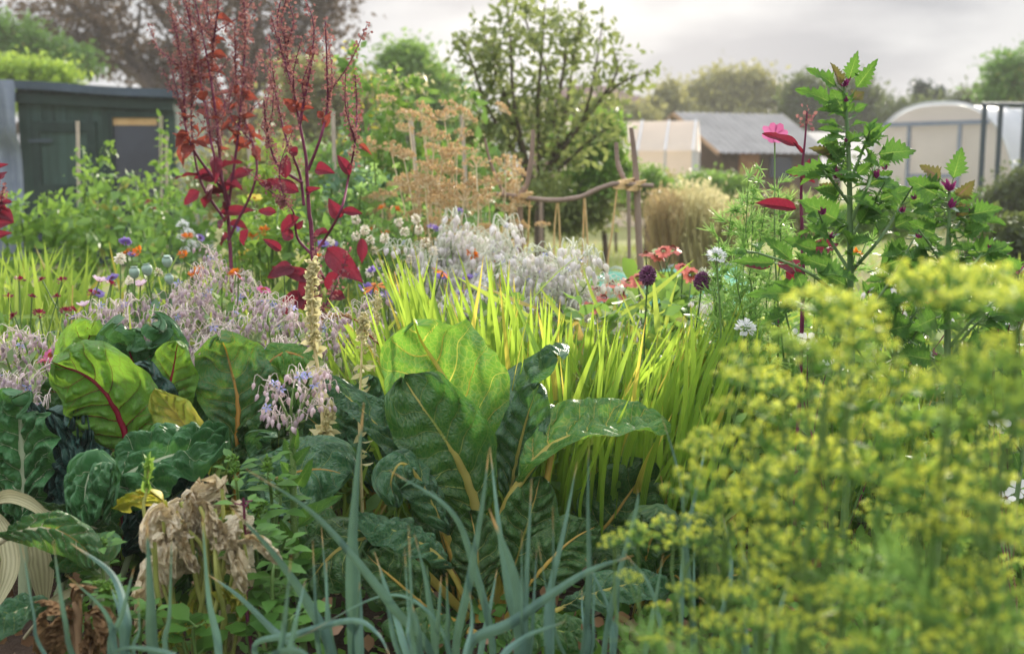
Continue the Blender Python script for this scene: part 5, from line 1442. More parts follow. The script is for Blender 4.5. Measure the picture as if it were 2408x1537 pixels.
# ================================================================== FOREGROUND
def broad_leaf(root, pts, wpx, mat, rib, lam=.35, face=(0, -1, .3), cup=.15, ruf=.10, pk=.012, seed=0, ribw=16, n=46, m=25, roll=0.0, shape=1.0, curl=(0, 0), savoy=0.0, tipw=.16, name='leaf', droop=0.0, hole=False, rfreq=9, nodeco=False, crumple=0.0):
    """a broad vegetable leaf: pts = (px, py, Y) from the ground to the tip; face = side turned up or to the viewer.
    curl = how far the left / right margins fold towards the face; savoy = blistering"""
    if crumple: n, m = 22, 13
    if savoy: n, m = max(n, 84), max(m, 45)
    C = catmull([P(*p) for p in pts], 90)
    d = np.r_[0, np.cumsum(np.linalg.norm(np.diff(C, axis=0), axis=1))]; d /= d[-1]
    tt = np.linspace(lam, 1, n)
    CL = np.stack([np.interp(tt, d, C[:, k]) for k in range(3)], 1)
    T, S, N = frames(CL, unit(np.asarray(face, float)))
    s = np.linspace(0, 1, n); v = np.linspace(-1, 1, m)
    ss, vv = np.meshgrid(s, v, indexing='ij')
    wY = np.interp(tt, np.linspace(0, 1, len(pts)), [p[2] for p in pts])
    prof = np.sqrt(np.clip(1 - (2 * s ** shape - 1) ** 2, 0, 1)) * (.45 + .55 * np.clip(s / .45, 0, 1))
    prof = np.clip(prof, .05, 1)
    Wd = px2m(wpx, 1) * wY / 2 * prof
    edge = 1 + .07 * vnoise(ss * 9, np.sign(vv) * 3, seed) + .03 * vnoise(ss * 27, np.sign(vv) * 3, seed + 3)
    a = np.abs(vv)
    # cross-section: bend each half about the rib towards +N
    ang = cup * 1.2 * a + np.where(vv < 0, curl[0], curl[1]) * a ** 2.2 * (.4 + .6 * ss)
    # integrate along the half width
    dv = np.gradient(v)
    half = np.zeros((n, m, 2))
    mid_ = m // 2
    for sgn in (1, -1):
        acc = np.zeros((n, 2))
        rng = range(mid_ + 1, m) if sgn > 0 else range(mid_ - 1, -1, -1)
        for j in rng:
            an = ang[:, j]
            acc = acc + np.stack([np.cos(an) * sgn, np.sin(an)], 1) * (1 / mid_)
            half[:, j] = acc
    X = half[..., 0] * Wd[:, None] * edge; Z = half[..., 1] * Wd[:, None]
    wm = Wd.max()
    Z = Z + 1.8 * ruf * wm * a ** 2.5 * (np.sin(ss * rfreq * 2.2 + seed + 1.7 * (vv > 0)) * .6 + .7 * vnoise(ss * rfreq, np.sign(vv) * 2 + 5, seed))
    # blisters between the side veins
    warp = lambda s_, v_: s_ + .055 * vnoise(s_ * 4, v_ * 1.6, seed + 60) * np.clip(np.abs(v_) * 3, 0, 1) + .02 * vnoise(s_ * 11, v_ * 4, seed + 61) * np.abs(v_)
    w_ = warp(ss, vv) * NV - a * SL + .45 * (vv > 0)
    fr = w_ - np.floor(w_)
    puff = np.sin(pi * fr) ** .8 * np.clip(a * 6, 0, 1) * np.clip((1 - a) * 4, 0, 1)
    Z = Z + 2.2 * pk * puff * (.7 + .5 * vnoise(ss * 9, vv * 5, seed + 9))
    Z = Z + .08 * wm * vnoise(ss * 3.2, vv * 2.2, seed + 4)
    if savoy:
        bl = 1.5 * np.abs(vnoise(ss * 11, vv * 4.6, seed + 21)) + .45 * np.abs(vnoise(ss * 23, vv * 10, seed + 31))
        Z = Z + savoy * bl * np.clip(a * 6, 0, 1)
    if crumple:
        Z = Z + crumple * (vnoise(ss * 9, vv * 4, seed + 51) + .7 * vnoise(ss * 17, vv * 7, seed + 52))
        X = X + crumple * .6 * vnoise(ss * 11, vv * 5, seed + 53)
    if droop:
        Z = Z - droop * wm * a ** 2
    Pg = CL[:, None] + S[:, None] * X[..., None] + N[:, None] * Z[..., None]
    mb = MB(); mb.grid(Pg, RS.rand()); mb.uv[-1] = np.stack([warp(ss, vv), (vv + 1) / 2], -1).reshape(-1, 2)
    lf = part(mb, name, MT[mat], root, not crumple)
    if rib:
        k0 = 0
        e_ = int(90 * .97)
        CC = C[:e_]
        rr = px2m(ribw, 1) / 2 * np.mean([p[2] for p in pts]) * np.interp(np.linspace(0, 1, e_), [0, lam, min(.98, lam + .25), 1], [1.25, 1.0, .55, .10])
        Tc, Sc, Nc = frames(C, unit(np.asarray(face, float)))
        CC = CC + Nc[:e_] * (rr * .45)[:, None]
        mr_ = MB(); mr_.tube(CC, rr, 10, F=unit(np.asarray(face, float)), flat=.62, r=RS.rand())
        def samp(s_, v_):
            i = np.clip(s_, 0, 1) * (n - 1); j = (np.clip(v_, -1, 1) + 1) / 2 * (m - 1)
            i0 = np.minimum(i.astype(int), n - 2); j0 = np.minimum(j.astype(int), m - 2); fi = (i - i0)[:, None]; fj = (j - j0)[:, None]
            return (Pg[i0, j0] * (1 - fi) + Pg[i0 + 1, j0] * fi) * (1 - fj) + (Pg[i0, j0 + 1] * (1 - fi) + Pg[i0 + 1, j0 + 1] * fi) * fj
        for sd in (-1, 1):
            for k in range(0, 8):
                if RS.rand() < .08: continue
                aa = np.linspace(.02, RS.uniform(.72, .95), 16)
                def path(aa, sl, a0=0.0, s0=None):
                    tgt = (k + 1 - (.45 if sd > 0 else 0) + a0 * SL + (aa - a0) * sl) / NV
                    s_ = tgt.copy()
                    for _ in range(5): s_ = tgt - (warp(s_, sd * aa) - s_)
                    return s_
                s_ = path(aa, SL)
                ok = (s_ > .03) & (s_ < .93)
                if ok.sum() < 5: continue
                r0_ = ribw * .12 * px2m(1, np.mean(wY)) * (1.1 - s_[0]) * RS.uniform(.8, 1.1)
                q_ = samp(s_[ok], sd * aa[ok])
                mr_.tube(q_, np.array([r0_, r0_ * .65, r0_ * .22]), 5, 1, F=unit(np.asarray(face, float)), r=RS.rand())
                a0 = RS.uniform(.35, .6); ab = np.linspace(a0, min(.92, a0 + .35), 9); sb = path(ab, SL * RS.uniform(-.4, .3), a0)
                okb = (sb > .03) & (sb < .95)
                if okb.sum() > 4: mr_.tube(samp(sb[okb], sd * ab[okb]), np.array([r0_ * .5, r0_ * .16]), 4, 1, F=unit(np.asarray(face, float)), r=RS.rand())
        part(mr_, 'midrib', [MT[rib], MT['vein_green'] if rib in ('rib_amber', 'rib_orange') or mat in ('chard_deep', 'chard_blue') else MT[rib]], lf)
    return lf

# ---- the yellow-ribbed chard in the middle
Yc = 2.52
root = thing('swiss_chard', 'big yellow-ribbed chard with a bright upright leaf in the middle of the bed', 'chard', G(1140, 2.5))
BL = lambda *a, **k: broad_leaf(root, *a, **k)
BL([(1150, 1420, 2.5), (1135, 1200, 2.53), (1100, 990, 2.56), (1040, 880, 2.58), (990, 800, 2.58), (972, 748, 2.54)], 268, 'chard_bright', 'rib_yellow', .38, (.12, -1, .12), .12, .07, .010, 1, 19, shape=1.25)
BL([(1135, 1430, 2.46), (1125, 1230, 2.43), (1090, 1110, 2.41), (1030, 1010, 2.40), (985, 945, 2.40), (950, 890, 2.43)], 235, 'chard_deep', 'rib_yellow', .34, (.15, -1, .35), .20, .10, .010, 2, 24, curl=(.1, .8), shape=1.15)
BL([(1170, 1430, 2.55), (1190, 1200, 2.60), (1215, 1010, 2.64), (1240, 910, 2.66), (1275, 860, 2.62), (1312, 838, 2.55)], 215, 'chard_blue', 'rib_yellow', .40, (-.35, -.55, .85), -.15, .08, .012, 3, 12, curl=(-.3, -.9))
BL([(1180, 1430, 2.5), (1195, 1200, 2.52), (1215, 1080, 2.53), (1240, 980, 2.53), (1268, 900, 2.54)], 120, 'chard_blue', 'rib_yellow', .45, (-.1, -1, .35), .1, .22, .010, 4, 10, rfreq=14)
BL([(1165, 1430, 2.42), (1185, 1225, 2.42), (1230, 1130, 2.43), (1300, 1050, 2.46), (1390, 1018, 2.50), (1490, 1010, 2.54), (1575, 1012, 2.56)], 250, 'chard_bright', 'rib_yellow', .42, (.05, -.12, 1), .55, .05, .013, 5, 24, curl=(.25, .0), shape=1.0)
BL([(1120, 1430, 2.48), (1020, 1190, 2.46), (940, 1060, 2.45), (870, 985, 2.45), (810, 930, 2.46), (757, 903, 2.46)], 125, 'chard_blue', 'rib_yellow', .34, (.35, -.55, .9), .3, .13, .012, 6, 13, curl=(.2, .3))
BL([(1130, 1430, 2.40), (1040, 1240, 2.36), (985, 1130, 2.34), (945, 1090, 2.32), (920, 1130, 2.30), (930, 1190, 2.30)], 130, 'chard_blue', 'rib_yellow', .40, (.1, -.5, .9), -.3, .16, .010, 7, 12)
BL([(1110, 1440, 2.34), (1040, 1320, 2.30), (960, 1265, 2.28), (900, 1240, 2.27), (838, 1222, 2.28)], 110, 'chard_blue', 'rib_yellow', .35, (0, -.45, 1), -.2, .12, .010, 8, 14)
BL([(1100, 1450, 2.36), (980, 1330, 2.32), (880, 1270, 2.30), (800, 1290, 2.27), (735, 1360, 2.24), (715, 1420, 2.22)], 190, 'chard_deep', 'rib_yellow', .40, (-.2, -.8, .7), -.2, .10, .012, 9, 18)
BL([(1125, 1460, 2.33), (1128, 1390, 2.33), (1125, 1320, 2.33), (1118, 1260, 2.34), (1105, 1200, 2.36)], 130, 'chard_deep', 'rib_amber', .18, (-.05, -1, .25), .12, .10, .010, 10, 15)
BL([(1170, 1460, 2.40), (1200, 1360, 2.40), (1230, 1260, 2.41), (1255, 1180, 2.42), (1270, 1120, 2.44)], 150, 'chard_deep', 'rib_amber', .22, (.15, -1, .2), .15, .10, .011, 11, 18)
BL([(1180, 1470, 2.36), (1240, 1380, 2.34), (1300, 1310, 2.34), (1350, 1265, 2.35), (1405, 1235, 2.38)], 140, 'chard_deep', 'rib_amber', .30, (.2, -.8, .6), .1, .09, .010, 12, 14)
BL([(1200, 1450, 2.62), (1320, 1330, 2.66), (1420, 1240, 2.68), (1480, 1160, 2.70), (1530, 1090, 2.74)], 200, 'chard_deep', 'rib_amber', .35, (.3, -.8, .5), .1, .09, .012, 13, 14)
BL([(1180, 1500, 2.28), (1300, 1440, 2.24), (1420, 1390, 2.22), (1500, 1375, 2.20), (1570, 1400, 2.18)], 130, 'chard_blue', 'rib_yellow', .40, (0, -.5, 1), .05, .09, .010, 14, 13)
BL([(1120, 1490, 2.30), (1010, 1430, 2.24), (960, 1390, 2.22), (890, 1330, 2.22), (860, 1300, 2.24)], 150, 'chard_deep', 'rib_amber', .3, (-.1, -.8, .7), -.1, .1, .010, 15, 14)
BL([(1080, 1470, 2.5), (1060, 1360, 2.5), (1040, 1270, 2.5), (1020, 1200, 2.52), (1005, 1140, 2.54)], 130, 'chard_deep', 'rib_amber', .2, (.1, -1, .1), .1, .1, .010, 16, 14)
BL([(1150, 1500, 2.26), (1180, 1490, 2.18), (1250, 1480, 2.10), (1330, 1490, 2.04), (1400, 1530, 2.0)], 140, 'chard_deep', 'rib_amber', .25, (0, -.5, 1), -.1, .1, .010, 17, 14)
BL([(1140, 1500, 2.3), (1060, 1480, 2.2), (980, 1470, 2.12), (900, 1490, 2.06)], 130, 'chard_deep', 'rib_amber', .25, (0, -.5, 1), -.1, .1, .010, 18, 14)
for (a_, b_, r_) in (((1140, 1460), (1125, 1250), 24), ((1200, 1450), (1300, 1050), 22), ((1060, 1470), (960, 1330), 16), ((1215, 1470), (1420, 1390), 14), ((1090, 1480), (1040, 1240), 16)):
    m = MB(); m.tube([P(*a_, 2.40), (P(*a_, 2.4) + P(*b_, 2.45)) / 2 + [0.01, 0, 0], P(*b_, 2.45)], [px2m(r_, 2.4) / 2, px2m(r_ * .7, 2.4) / 2], 8, n=12); part(m, 'stalk', MT['rib_amber'], root)

# ---- orange-ribbed chard
root = thing('swiss_chard', 'orange-ribbed chard with a tall rounded leaf between the red chard and the straw spike', 'chard', G(570, 2.7))
BL([(560, 1300, 2.7), (556, 1090, 2.72), (560, 950, 2.75), (545, 870, 2.77), (530, 815, 2.78), (515, 782, 2.74)], 195, 'chard_orange', 'rib_orange', .42, (.05, -1, .2), .16, .07, .012, 21, 13, shape=1.15, curl=(.1, .25))
BL([(580, 1300, 2.75), (590, 1060, 2.8), (610, 900, 2.82), (660, 835, 2.82), (710, 840, 2.8), (740, 870, 2.78)], 130, 'chard_bright', 'rib_orange', .55, (.1, -.5, 1), -.3, .08, .012, 22, 10, droop=.2)
BL([(560, 1330, 2.6), (575, 1240, 2.55), (610, 1150, 2.5), (700, 1110, 2.46), (770, 1105, 2.46), (832, 1125, 2.44)], 235, 'chard_blue', 'rib_orange', .32, (-.05, -.75, .8), -.08, .08, .014, 23, 13)
BL([(570, 1300, 2.74), (600, 1120, 2.78), (625, 1000, 2.8), (640, 920, 2.82), (650, 870, 2.84)], 170, 'chard_deep', 'rib_orange', .40, (.3, -1, .2), .1, .08, .012, 24, 12)
BL([(540, 1320, 2.6), (580, 1260, 2.5), (660, 1230, 2.42), (740, 1240, 2.36), (800, 1290, 2.32)], 170, 'chard_deep', 'rib_orange', .3, (0, -.6, 1), -.15, .08, .012, 25, 12)

# ---- red-ribbed chard
root = thing('swiss_chard', 'crimson-ribbed chard with a lime backlit leaf, left of the orange-ribbed chard', 'chard', G(310, 2.6))
BL([(315, 1290, 2.58), (305, 1080, 2.58), (288, 1000, 2.58), (252, 930, 2.57), (205, 885, 2.56), (150, 862, 2.55), (118, 850, 2.53)], 215, 'chard_red', 'rib_red', .33, (.15, -1, .22), .12, .15, .014, 31, 17, shape=.9, savoy=.006)
BL([(330, 1290, 2.75), (270, 1020, 2.8), (215, 880, 2.84), (205, 820, 2.84), (215, 780, 2.84), (225, 752, 2.82)], 150, 'chard_red', 'rib_red', .50, (.1, -1, .3), .1, .16, .012, 32, 8)
BL([(360, 1290, 2.66), (380, 1050, 2.7), (395, 930, 2.73), (408, 865, 2.74), (418, 800, 2.74)], 140, 'chard_red', 'rib_red', .48, (0, -1, .25), .1, .16, .010, 33, 9)
BL([(300, 1290, 2.66), (260, 1060, 2.7), (210, 970, 2.7), (160, 930, 2.7), (95, 915, 2.68)], 170, 'chard_deep', 'rib_red', .42, (-.1, -.9, .5), .1, .08, .012, 34, 8)
BL([(340, 1290, 2.7), (340, 1000, 2.76), (320, 880, 2.8), (300, 810, 2.8), (290, 755, 2.76)], 190, 'chard_savoy', 'rib_red', .45, (-.1, -.8, .6), -.2, .13, .014, 35, 8, savoy=.014)
BL([(350, 1290, 2.72), (370, 1000, 2.8), (375, 860, 2.84), (365, 790, 2.84), (350, 760, 2.8)], 160, 'chard_savoy', 'rib_red', .5, (.1, -.8, .6), -.2, .13, .014, 36, 8, savoy=.014)
BL([(330, 1290, 2.6), (350, 1080, 2.64), (340, 960, 2.68), (320, 890, 2.68), (300, 850, 2.66)], 160, 'kale_dark', 'rib_red', .4, (.1, -.8, .6), -.15, .16, .014, 37, 8, savoy=.014)
BL([(430, 1290, 2.56), (470, 1110, 2.56), (440, 1010, 2.56), (400, 955, 2.56), (365, 912, 2.55)], 130, 'chard_sick', 'rib_pale', .38, (-.3, -1, .4), .25, .10, .010, 38, 7, curl=(.1, .7))
m = MB(); m.tube([P(300, 1290, 2.55), P(296, 1100, 2.55)], [.012, .012], 8, n=8); part(m, 'stalk', MT['rib_red'], root)
m = MB(); m.tube([P(345, 1290, 2.6), P(335, 1000, 2.7)], [.010, .008], 8, n=8); part(m, 'stalk', MT['rib_red'], root)

# ---- white-ribbed chards, left
root = thing('swiss_chard', 'white-ribbed chard with puckered upright leaves at the left edge', 'chard', G(60, 2.45))
BL([(62, 1420, 2.4), (60, 1240, 2.42), (58, 1120, 2.43), (50, 1010, 2.45), (52, 950, 2.46), (68, 918, 2.44)], 170, 'chard_savoy', 'rib_white', .35, (.05, -1, .35), .0, .2, .014, 41, 27, savoy=.016, curl=(.5, .4), rfreq=14)
BL([(160, 1420, 2.5), (148, 1220, 2.52), (145, 1110, 2.54), (140, 1020, 2.56), (125, 955, 2.56)], 150, 'kale_dark', 'rib_white', .32, (-.05, -1, .35), .05, .22, .014, 42, 22, savoy=.018, curl=(.3, .4), rfreq=14)
BL([(20, 1400, 2.55), (15, 1200, 2.6), (5, 1050, 2.62), (-10, 960, 2.62)], 150, 'chard_savoy', 'rib_white', .3, (.2, -1, .3), .0, .2, .014, 43, 20, savoy=.016)
BL([(180, 1400, 2.56), (200, 1150, 2.6), (215, 1040, 2.62), (225, 960, 2.62)], 150, 'kale_dark', 'rib_white', .3, (.1, -.9, .4), .0, .2, .014, 44, 17, savoy=.018)
BL([(120, 1450, 2.45), (180, 1290, 2.4), (230, 1180, 2.38), (260, 1120, 2.38)], 120, 'chard_deep', 'rib_white', .3, (0, -1, .3), .0, .15, .012, 45, 20, savoy=.012)
root = thing('swiss_chard', 'pale-ribbed chard with one heavily blistered leaf arching above the withered plant', 'chard', G(260, 2.4))
BL([(235, 1440, 2.36), (245, 1230, 2.36), (290, 1130, 2.36), (370, 1085, 2.37), (450, 1060, 2.39), (540, 1040, 2.42)], 190, 'chard_savoy', 'rib_white', .30, (-.1, -.75, .8), -.2, .13, .014, 51, 26, savoy=.022, rfreq=12)
BL([(250, 1440, 2.3), (250, 1250, 2.3), (235, 1150, 2.28), (215, 1110, 2.26), (200, 1170, 2.22), (215, 1240, 2.2)], 120, 'chard_savoy', 'rib_white', .38, (0, -.8, .7), -.3, .16, .012, 52, 16, savoy=.018)
BL([(260, 1440, 2.42), (330, 1250, 2.44), (420, 1160, 2.45), (500, 1130, 2.46)], 150, 'kale_dark', 'rib_white', .35, (.1, -.8, .6), -.1, .1, .012, 53, 14, savoy=.014)
root = thing('swiss_chard', 'fallen chard with broad cream stalks bending over at the lower left edge', 'chard', G(20, 2.2))
for pts, r_ in (([(-60, 1200, 2.2), (20, 1168, 2.18), (90, 1195, 2.16), (120, 1240, 2.15)], 34), ([(-20, 1190, 2.24), (18, 1260, 2.2), (28, 1340, 2.16), (-10, 1430, 2.1)], 52), ([(105, 1440, 2.22), (100, 1330, 2.22), (85, 1230, 2.24)], 60), ([(70, 1450, 2.1), (150, 1400, 2.1), (215, 1370, 2.12)], 24)):
    broad_leaf(root, pts, r_ * 1.35, 'stalk_pale', None, .0, (.2, -1, .45), 1.0, .03, .0, 60 + r_, 0, name='stalk', shape=1.0, curl=(.3, .3))
BL([(-60, 1330, 2.1), (10, 1270, 2.08), (80, 1245, 2.06), (140, 1250, 2.05), (200, 1290, 2.04), (225, 1340, 2.02)], 110, 'chard_orange', 'rib_pale', .30, (0, -.75, .8), -.2, .12, .010, 61, 18)
BL([(-20, 1180, 2.3), (60, 1180, 2.28), (140, 1215, 2.26), (220, 1240, 2.26), (290, 1260, 2.26)], 90, 'chard_deep', 'rib_pale', .3, (0, -.7, .8), -.2, .08, .010, 62, 16)
BL([(60, 1500, 2.0), (100, 1440, 1.98), (60, 1430, 1.96), (-10, 1470, 1.92), (-60, 1530, 1.9)], 110, 'chard_blue', 'rib_pale', .3, (0, -.5, 1), -.1, .08, .010, 63, 10)
BL([(180, 1440, 2.2), (220, 1340, 2.16), (230, 1290, 2.12), (190, 1290, 2.08), (130, 1340, 2.06)], 120, 'chard_orange', 'rib_pale', .3, (0, -.7, .8), -.15, .08, .010, 64, 10)
root = thing('kale', 'frilly blue-black kale between the white-ribbed and the crimson-ribbed chard', 'kale', G(200, 2.6))
for i, (x, y, w, bx, Yk) in enumerate(((95, 960, 85, 150, 2.6), (130, 985, 90, 165, 2.52), (190, 975, 85, 190, 2.55), (235, 1000, 80, 210, 2.6), (175, 1060, 90, 180, 2.48), (255, 1060, 80, 230, 2.52), (215, 1100, 80, 215, 2.46), (110, 1080, 80, 150, 2.48))):
    BL([(bx, 1420, Yk), (bx * .8 + x * .2, 1250, Yk), ((bx + x) / 2, y + 110, Yk - .01), (x + (x - bx) * .1, y + 25, Yk), (x + (x - bx) * .4, y, Yk + .02)], w, 'kale_dark', 'rib_white', .3, (RS.normal(0, .4), -1, .4), .0, .38, .014, 200 + i, 8, savoy=.016, curl=(RS.uniform(-.3, .7), RS.uniform(-.3, .7)), rfreq=16)
root = thing('swiss_chard', 'crowded small green chard leaves between the crimson-ribbed and orange-ribbed chards', 'chard', G(430, 2.65))
for i, (x, y, w, bx, Yk, mt_) in enumerate(((455, 880, 90, 440, 2.8, 'chard_savoy'), (330, 780, 90, 350, 2.88, 'chard_savoy'), (250, 770, 100, 290, 2.9, 'chard_deep'), (455, 985, 90, 450, 2.62, 'chard_deep'), (400, 1010, 100, 420, 2.58, 'chard_savoy'), (340, 965, 80, 360, 2.62, 'kale_dark'), (610, 880, 110, 590, 2.86, 'chard_bright'), (680, 905, 110, 640, 2.82, 'chard_deep'), (600, 985, 100, 600, 2.72, 'chard_deep'), (640, 1030, 110, 620, 2.6, 'chard_blue'))):
    BL([(bx, 1400, Yk), (bx * .8 + x * .2, 1220, Yk), ((bx + x) / 2, y + 120, Yk - .01), (x + RS.normal(0, 10), y + 30, Yk), (x + RS.normal(0, 20), y, Yk - .03)], w, mt_, 'rib_amber', .35, (RS.normal(0, .4), -1, .4), .1, .22, .014, 220 + i, 9, savoy=.010, curl=(RS.uniform(-.3, .7), RS.uniform(-.3, .7)), rfreq=13)
# ---- dark leafy chards behind, filling the row
root = thing('swiss_chard', 'dark blue-green chard in the shade behind the dying straw-leaved plants', 'chard', G(900, 2.85))
for i, (x, y, w, dx) in enumerate(((800, 900, 110, -20), (870, 880, 120, 10), (920, 930, 130, 20), (700, 960, 120, -20), (860, 970, 130, 10), (960, 1010, 120, 30))):
    BL([(880 + dx, 1250, 2.85), (860 + dx, 1100, 2.85), ((x + 860) / 2, y + 70, 2.86), (x, y, 2.86)], w, 'chard_blue', 'rib_amber', .35, (RS.normal(0, .3), -.8, .6), .1, .1, .012, 70 + i, 10)

# ---- low bluish fringe leaves along the row so that the soil is mostly hidden
g = 'low dark leaves along the row'
for i, (x, y, w, lab) in enumerate(((420, 1250, 150, 'dark low leaves behind the withered plant'), (620, 1330, 150, 'dark low leaves under the fallen orange-ribbed leaf'), (1480, 1260, 170, 'dark low leaves below the darker sword-leaf fringe'), (1650, 1330, 150, 'dark low leaves below the left yellow umbels'))):
    root = thing('beet_plant', lab, 'beet', G(x, 2.45), g)
    for k in range(5):
        tx = x + RS.normal(0, 90); ty = y + RS.normal(0, 45); d2 = 2.45 + RS.normal(0, .1)
        BL([(x, 1480, 2.45), ((x + tx) / 2, (1480 + ty) / 2 - 40, d2), (tx, ty, d2), (tx + (tx - x) * .4, ty + 25, d2 - .04)], w * RS.uniform(.7, 1.1), 'chard_deep', 'rib_amber', .3, (RS.normal(0, .3), -.7, .8), -.1, .1, .010, 90 + 7 * i + k, 9)

# ------------------------------------------------------------------ straw-coloured spikes
def straw(label, Y, pts, pods, n_leaf, r=.005, bx=None, size=.022):
    base = G(pts[0][0] if bx is None else bx, Y); root = thing('seed_stalk', label, 'seed stalk', base, 'straw-coloured seed stalks')
    C = catmull([base] + [P(x, y, Y) for x, y in pts], 80); m = MB(); m.tube(C, [r, r * .5], 8); part(m, 'stem', MT['stalk_straw'], root)
    t = RS.uniform(pods[0], 1, pods[2]); t = pods[1] + (1 - pods[1]) * ((t - pods[0]) / (1 - pods[0])) ** .75
    i = (t * 79).astype(int); nn_ = len(t)
    side = unit(RS.normal(size=(nn_, 3)) + [0, 0, .15])
    m = MB(); m.inst(T_ROUND, dir_rots(side), C[i] + side * .004, size * RS.uniform(.5, 1.2, nn_) * (1.25 - .5 * t), RS.rand(nn_))
    m.inst(T_BALL, rand_rots(nn_), C[i] + side * .011, size * .42 * RS.uniform(.6, 1.2, nn_), RS.rand(nn_))
    part(m, 'seed_pods', MT['lf_pale'], root)
    m = MB(); k = n_leaf; j = RS.randint(14, 50, k); side = unit(RS.normal(size=(k, 3)) * [1, 1, .4] - [0, 0, .2])
    m.inst(T_LEAF, dir_rots(side), C[j], RS.uniform(.018, .042, k), RS.rand(k)); part(m, 'withered_leaf', MT['lf_pale'], root)
straw('tallest straw-coloured seed spike, in front of the red plant', 2.6, [(760, 1000), (752, 900), (738, 800), (734, 700), (738, 610)], (.3, .55, 150), 46, .0055, 775)
straw('shorter straw-coloured seed stalk leaning left of the big chard leaf', 2.65, [(845, 1000), (848, 900), (852, 800), (856, 740)], (.3, .6, 70), 30, .004, 845, .018)
straw('straw-coloured stalk with withered leaves right behind the furry borage', 2.6, [(760, 1080), (770, 1000), (790, 930)], (.3, .5, 40), 70, .005, 750)
straw('thin straw-coloured stalk behind the lime leaf tips', 2.9, [(880, 900), (885, 780), (888, 690)], (.3, .6, 60), 10, .003, 880, .016)

# ------------------------------------------------------------------ furry borage in front
root = thing('borage_plant', 'nearest furry borage with drooping striped mauve buds, in front of the orange-ribbed chard', 'borage', G(690, 2.25), 'borage plants')
base = np.array(root['_o']); Yb = 2.25
ms = MB(); C = catmull([base, P(694, 1280, Yb), P(690, 1150, Yb), P(688, 1020, Yb), P(686, 985, Yb)], 60)
ms.tube(C, [.0085, .0055], 10)
hp = C[RS.randint(12, 60, 500)]; D = unit(RS.normal(size=(500, 3)) * [1, 1, .3]); hm = MB()
hm.inst(T_THREAD, dir_rots(D), hp + D * .005, np.stack([RS.uniform(.004, .009, 500), np.full(500, .010), np.full(500, .002)], 1), RS.rand(500))
CYF = []
for k in range(4):
    mb, ft = cyme_mb(9 + k, .085 + .01 * k, .7 + .1 * k, .024, 16, np.random.RandomState(60 + k))
    CYF.append(mk_mesh(mb, 'flower_cluster', [MT['stem_mauve'], MT['bud_mauve'], MT['hair_pale']]))
for i, (x, y, a) in enumerate(((650, 905, pi), (690, 890, .4), (735, 885, 0), (668, 935, 2.6), (712, 925, -.6), (745, 915, .3), (655, 975, 3.3), (720, 965, -.3), (675, 985, -2.2))):
    q = P(x, y + 22, Yb + RS.uniform(-.03, .03))
    ms.tube(catmull([C[52 + i % 8], (C[55] + q) / 2 + [0, RS.normal(0, .008), -.004], q], 10), [.0032, .002], 6)
    ref(CYF[i % 4], 'flower_cluster', root, mat4(np.array(Matrix.Rotation(a, 3, 'Z')), q - base, RS.uniform(.55, .68)))
for x, y in ((645, 900), (722, 882), (740, 905), (628, 958), (705, 885), (660, 915)):
    q = P(x, y, Yb - .03)
    ref(STAR, 'open_flower', root, mat4(dir_rots(unit(RS.normal(size=(1, 3)) * .5 + [0, -.8, .2]))[0][:, [1, 2, 0]], q - base, RS.uniform(.85, 1.1)))
part(ms, 'stem', MT['stem_green'], root); part(hm, 'stem_hairs', MT['hair_pale'], root)
for (ax_, ay_, tx, ty, w) in ((690, 1080, 665, 1030, 26), (694, 1090, 725, 1050, 28), (690, 1120, 660, 1085, 30), (698, 1140, 735, 1085, 30), (700, 1240, 795, 1160, 42), (694, 1290, 660, 1230, 40), (686, 1160, 655, 1120, 24), (690, 1060, 700, 1010, 20), (700, 1350, 640, 1310, 46), (704, 1330, 760, 1290, 44)):
    put_leaf(mk_mesh(leaf_shape(p_ovate, 14, 9, .4, .2, .06, 0, ax_, .03), 'leaf', MT['sp_leaf']), root, base, P(ax_, ay_, Yb), P(tx, ty, Yb - RS.uniform(0, .05)), px2m(w, Yb), (RS.normal(0, .3), -.9, .5))

# ------------------------------------------------------------------ withered plants
solid('stem_yg', '#7f8a42', '#aaab62', 0.5, 20)
root = thing('withered_courgette', 'withering plant with bleached papery leaves on yellow-green cut stems', 'withered plant', G(470, 2.0))
base = np.array(root['_o']); tops = []
for i, (x0, x1, y1) in enumerate(((440, 385, 1215), (445, 425, 1180), (455, 470, 1190), (462, 495, 1165), (480, 522, 1150), (485, 548, 1200), (450, 400, 1260), (460, 448, 1260), (478, 492, 1240), (500, 565, 1225), (440, 362, 1275), (455, 415, 1225), (490, 512, 1310), (470, 478, 1225), (500, 535, 1270), (480, 505, 1195))):
    q = P(x1, y1, 2.0 + RS.normal(0, .07)); tops.append((x1, y1)); m = MB(); r_ = px2m(RS.uniform(7, 13), 2.0) / 2
    m.tube(stem_curve(G(x0 + RS.normal(0, 10), 2.0 + RS.normal(0, .03), -.02), q, .10), [r_ * 1.2, r_], 9, flute=.08); part(m, 'stem', MT['stem_yg'], root)
lv = [([(470, 1310), (420, 1295), (375, 1340), (345, 1400), (325, 1470)], 85, 'withered'), ([(470, 1320), (430, 1305), (405, 1330), (390, 1370)], 66, 'withered'), ([(500, 1330), (560, 1330), (575, 1390), (550, 1460), (535, 1530)], 80, 'withered'),
      ([(480, 1380), (470, 1390), (450, 1430), (465, 1490)], 60, 'chard_sick'), ([(410, 1220), (375, 1175), (330, 1172), (285, 1200)], 44, 'chard_sick'), ([(560, 1280), (600, 1270), (640, 1305), (662, 1330)], 36, 'withered'),
      ([(430, 1500), (410, 1480), (390, 1500), (380, 1537)], 50, 'chard_sick'), ([(500, 1420), (530, 1400), (570, 1410), (600, 1450)], 60, 'chard_sick')]
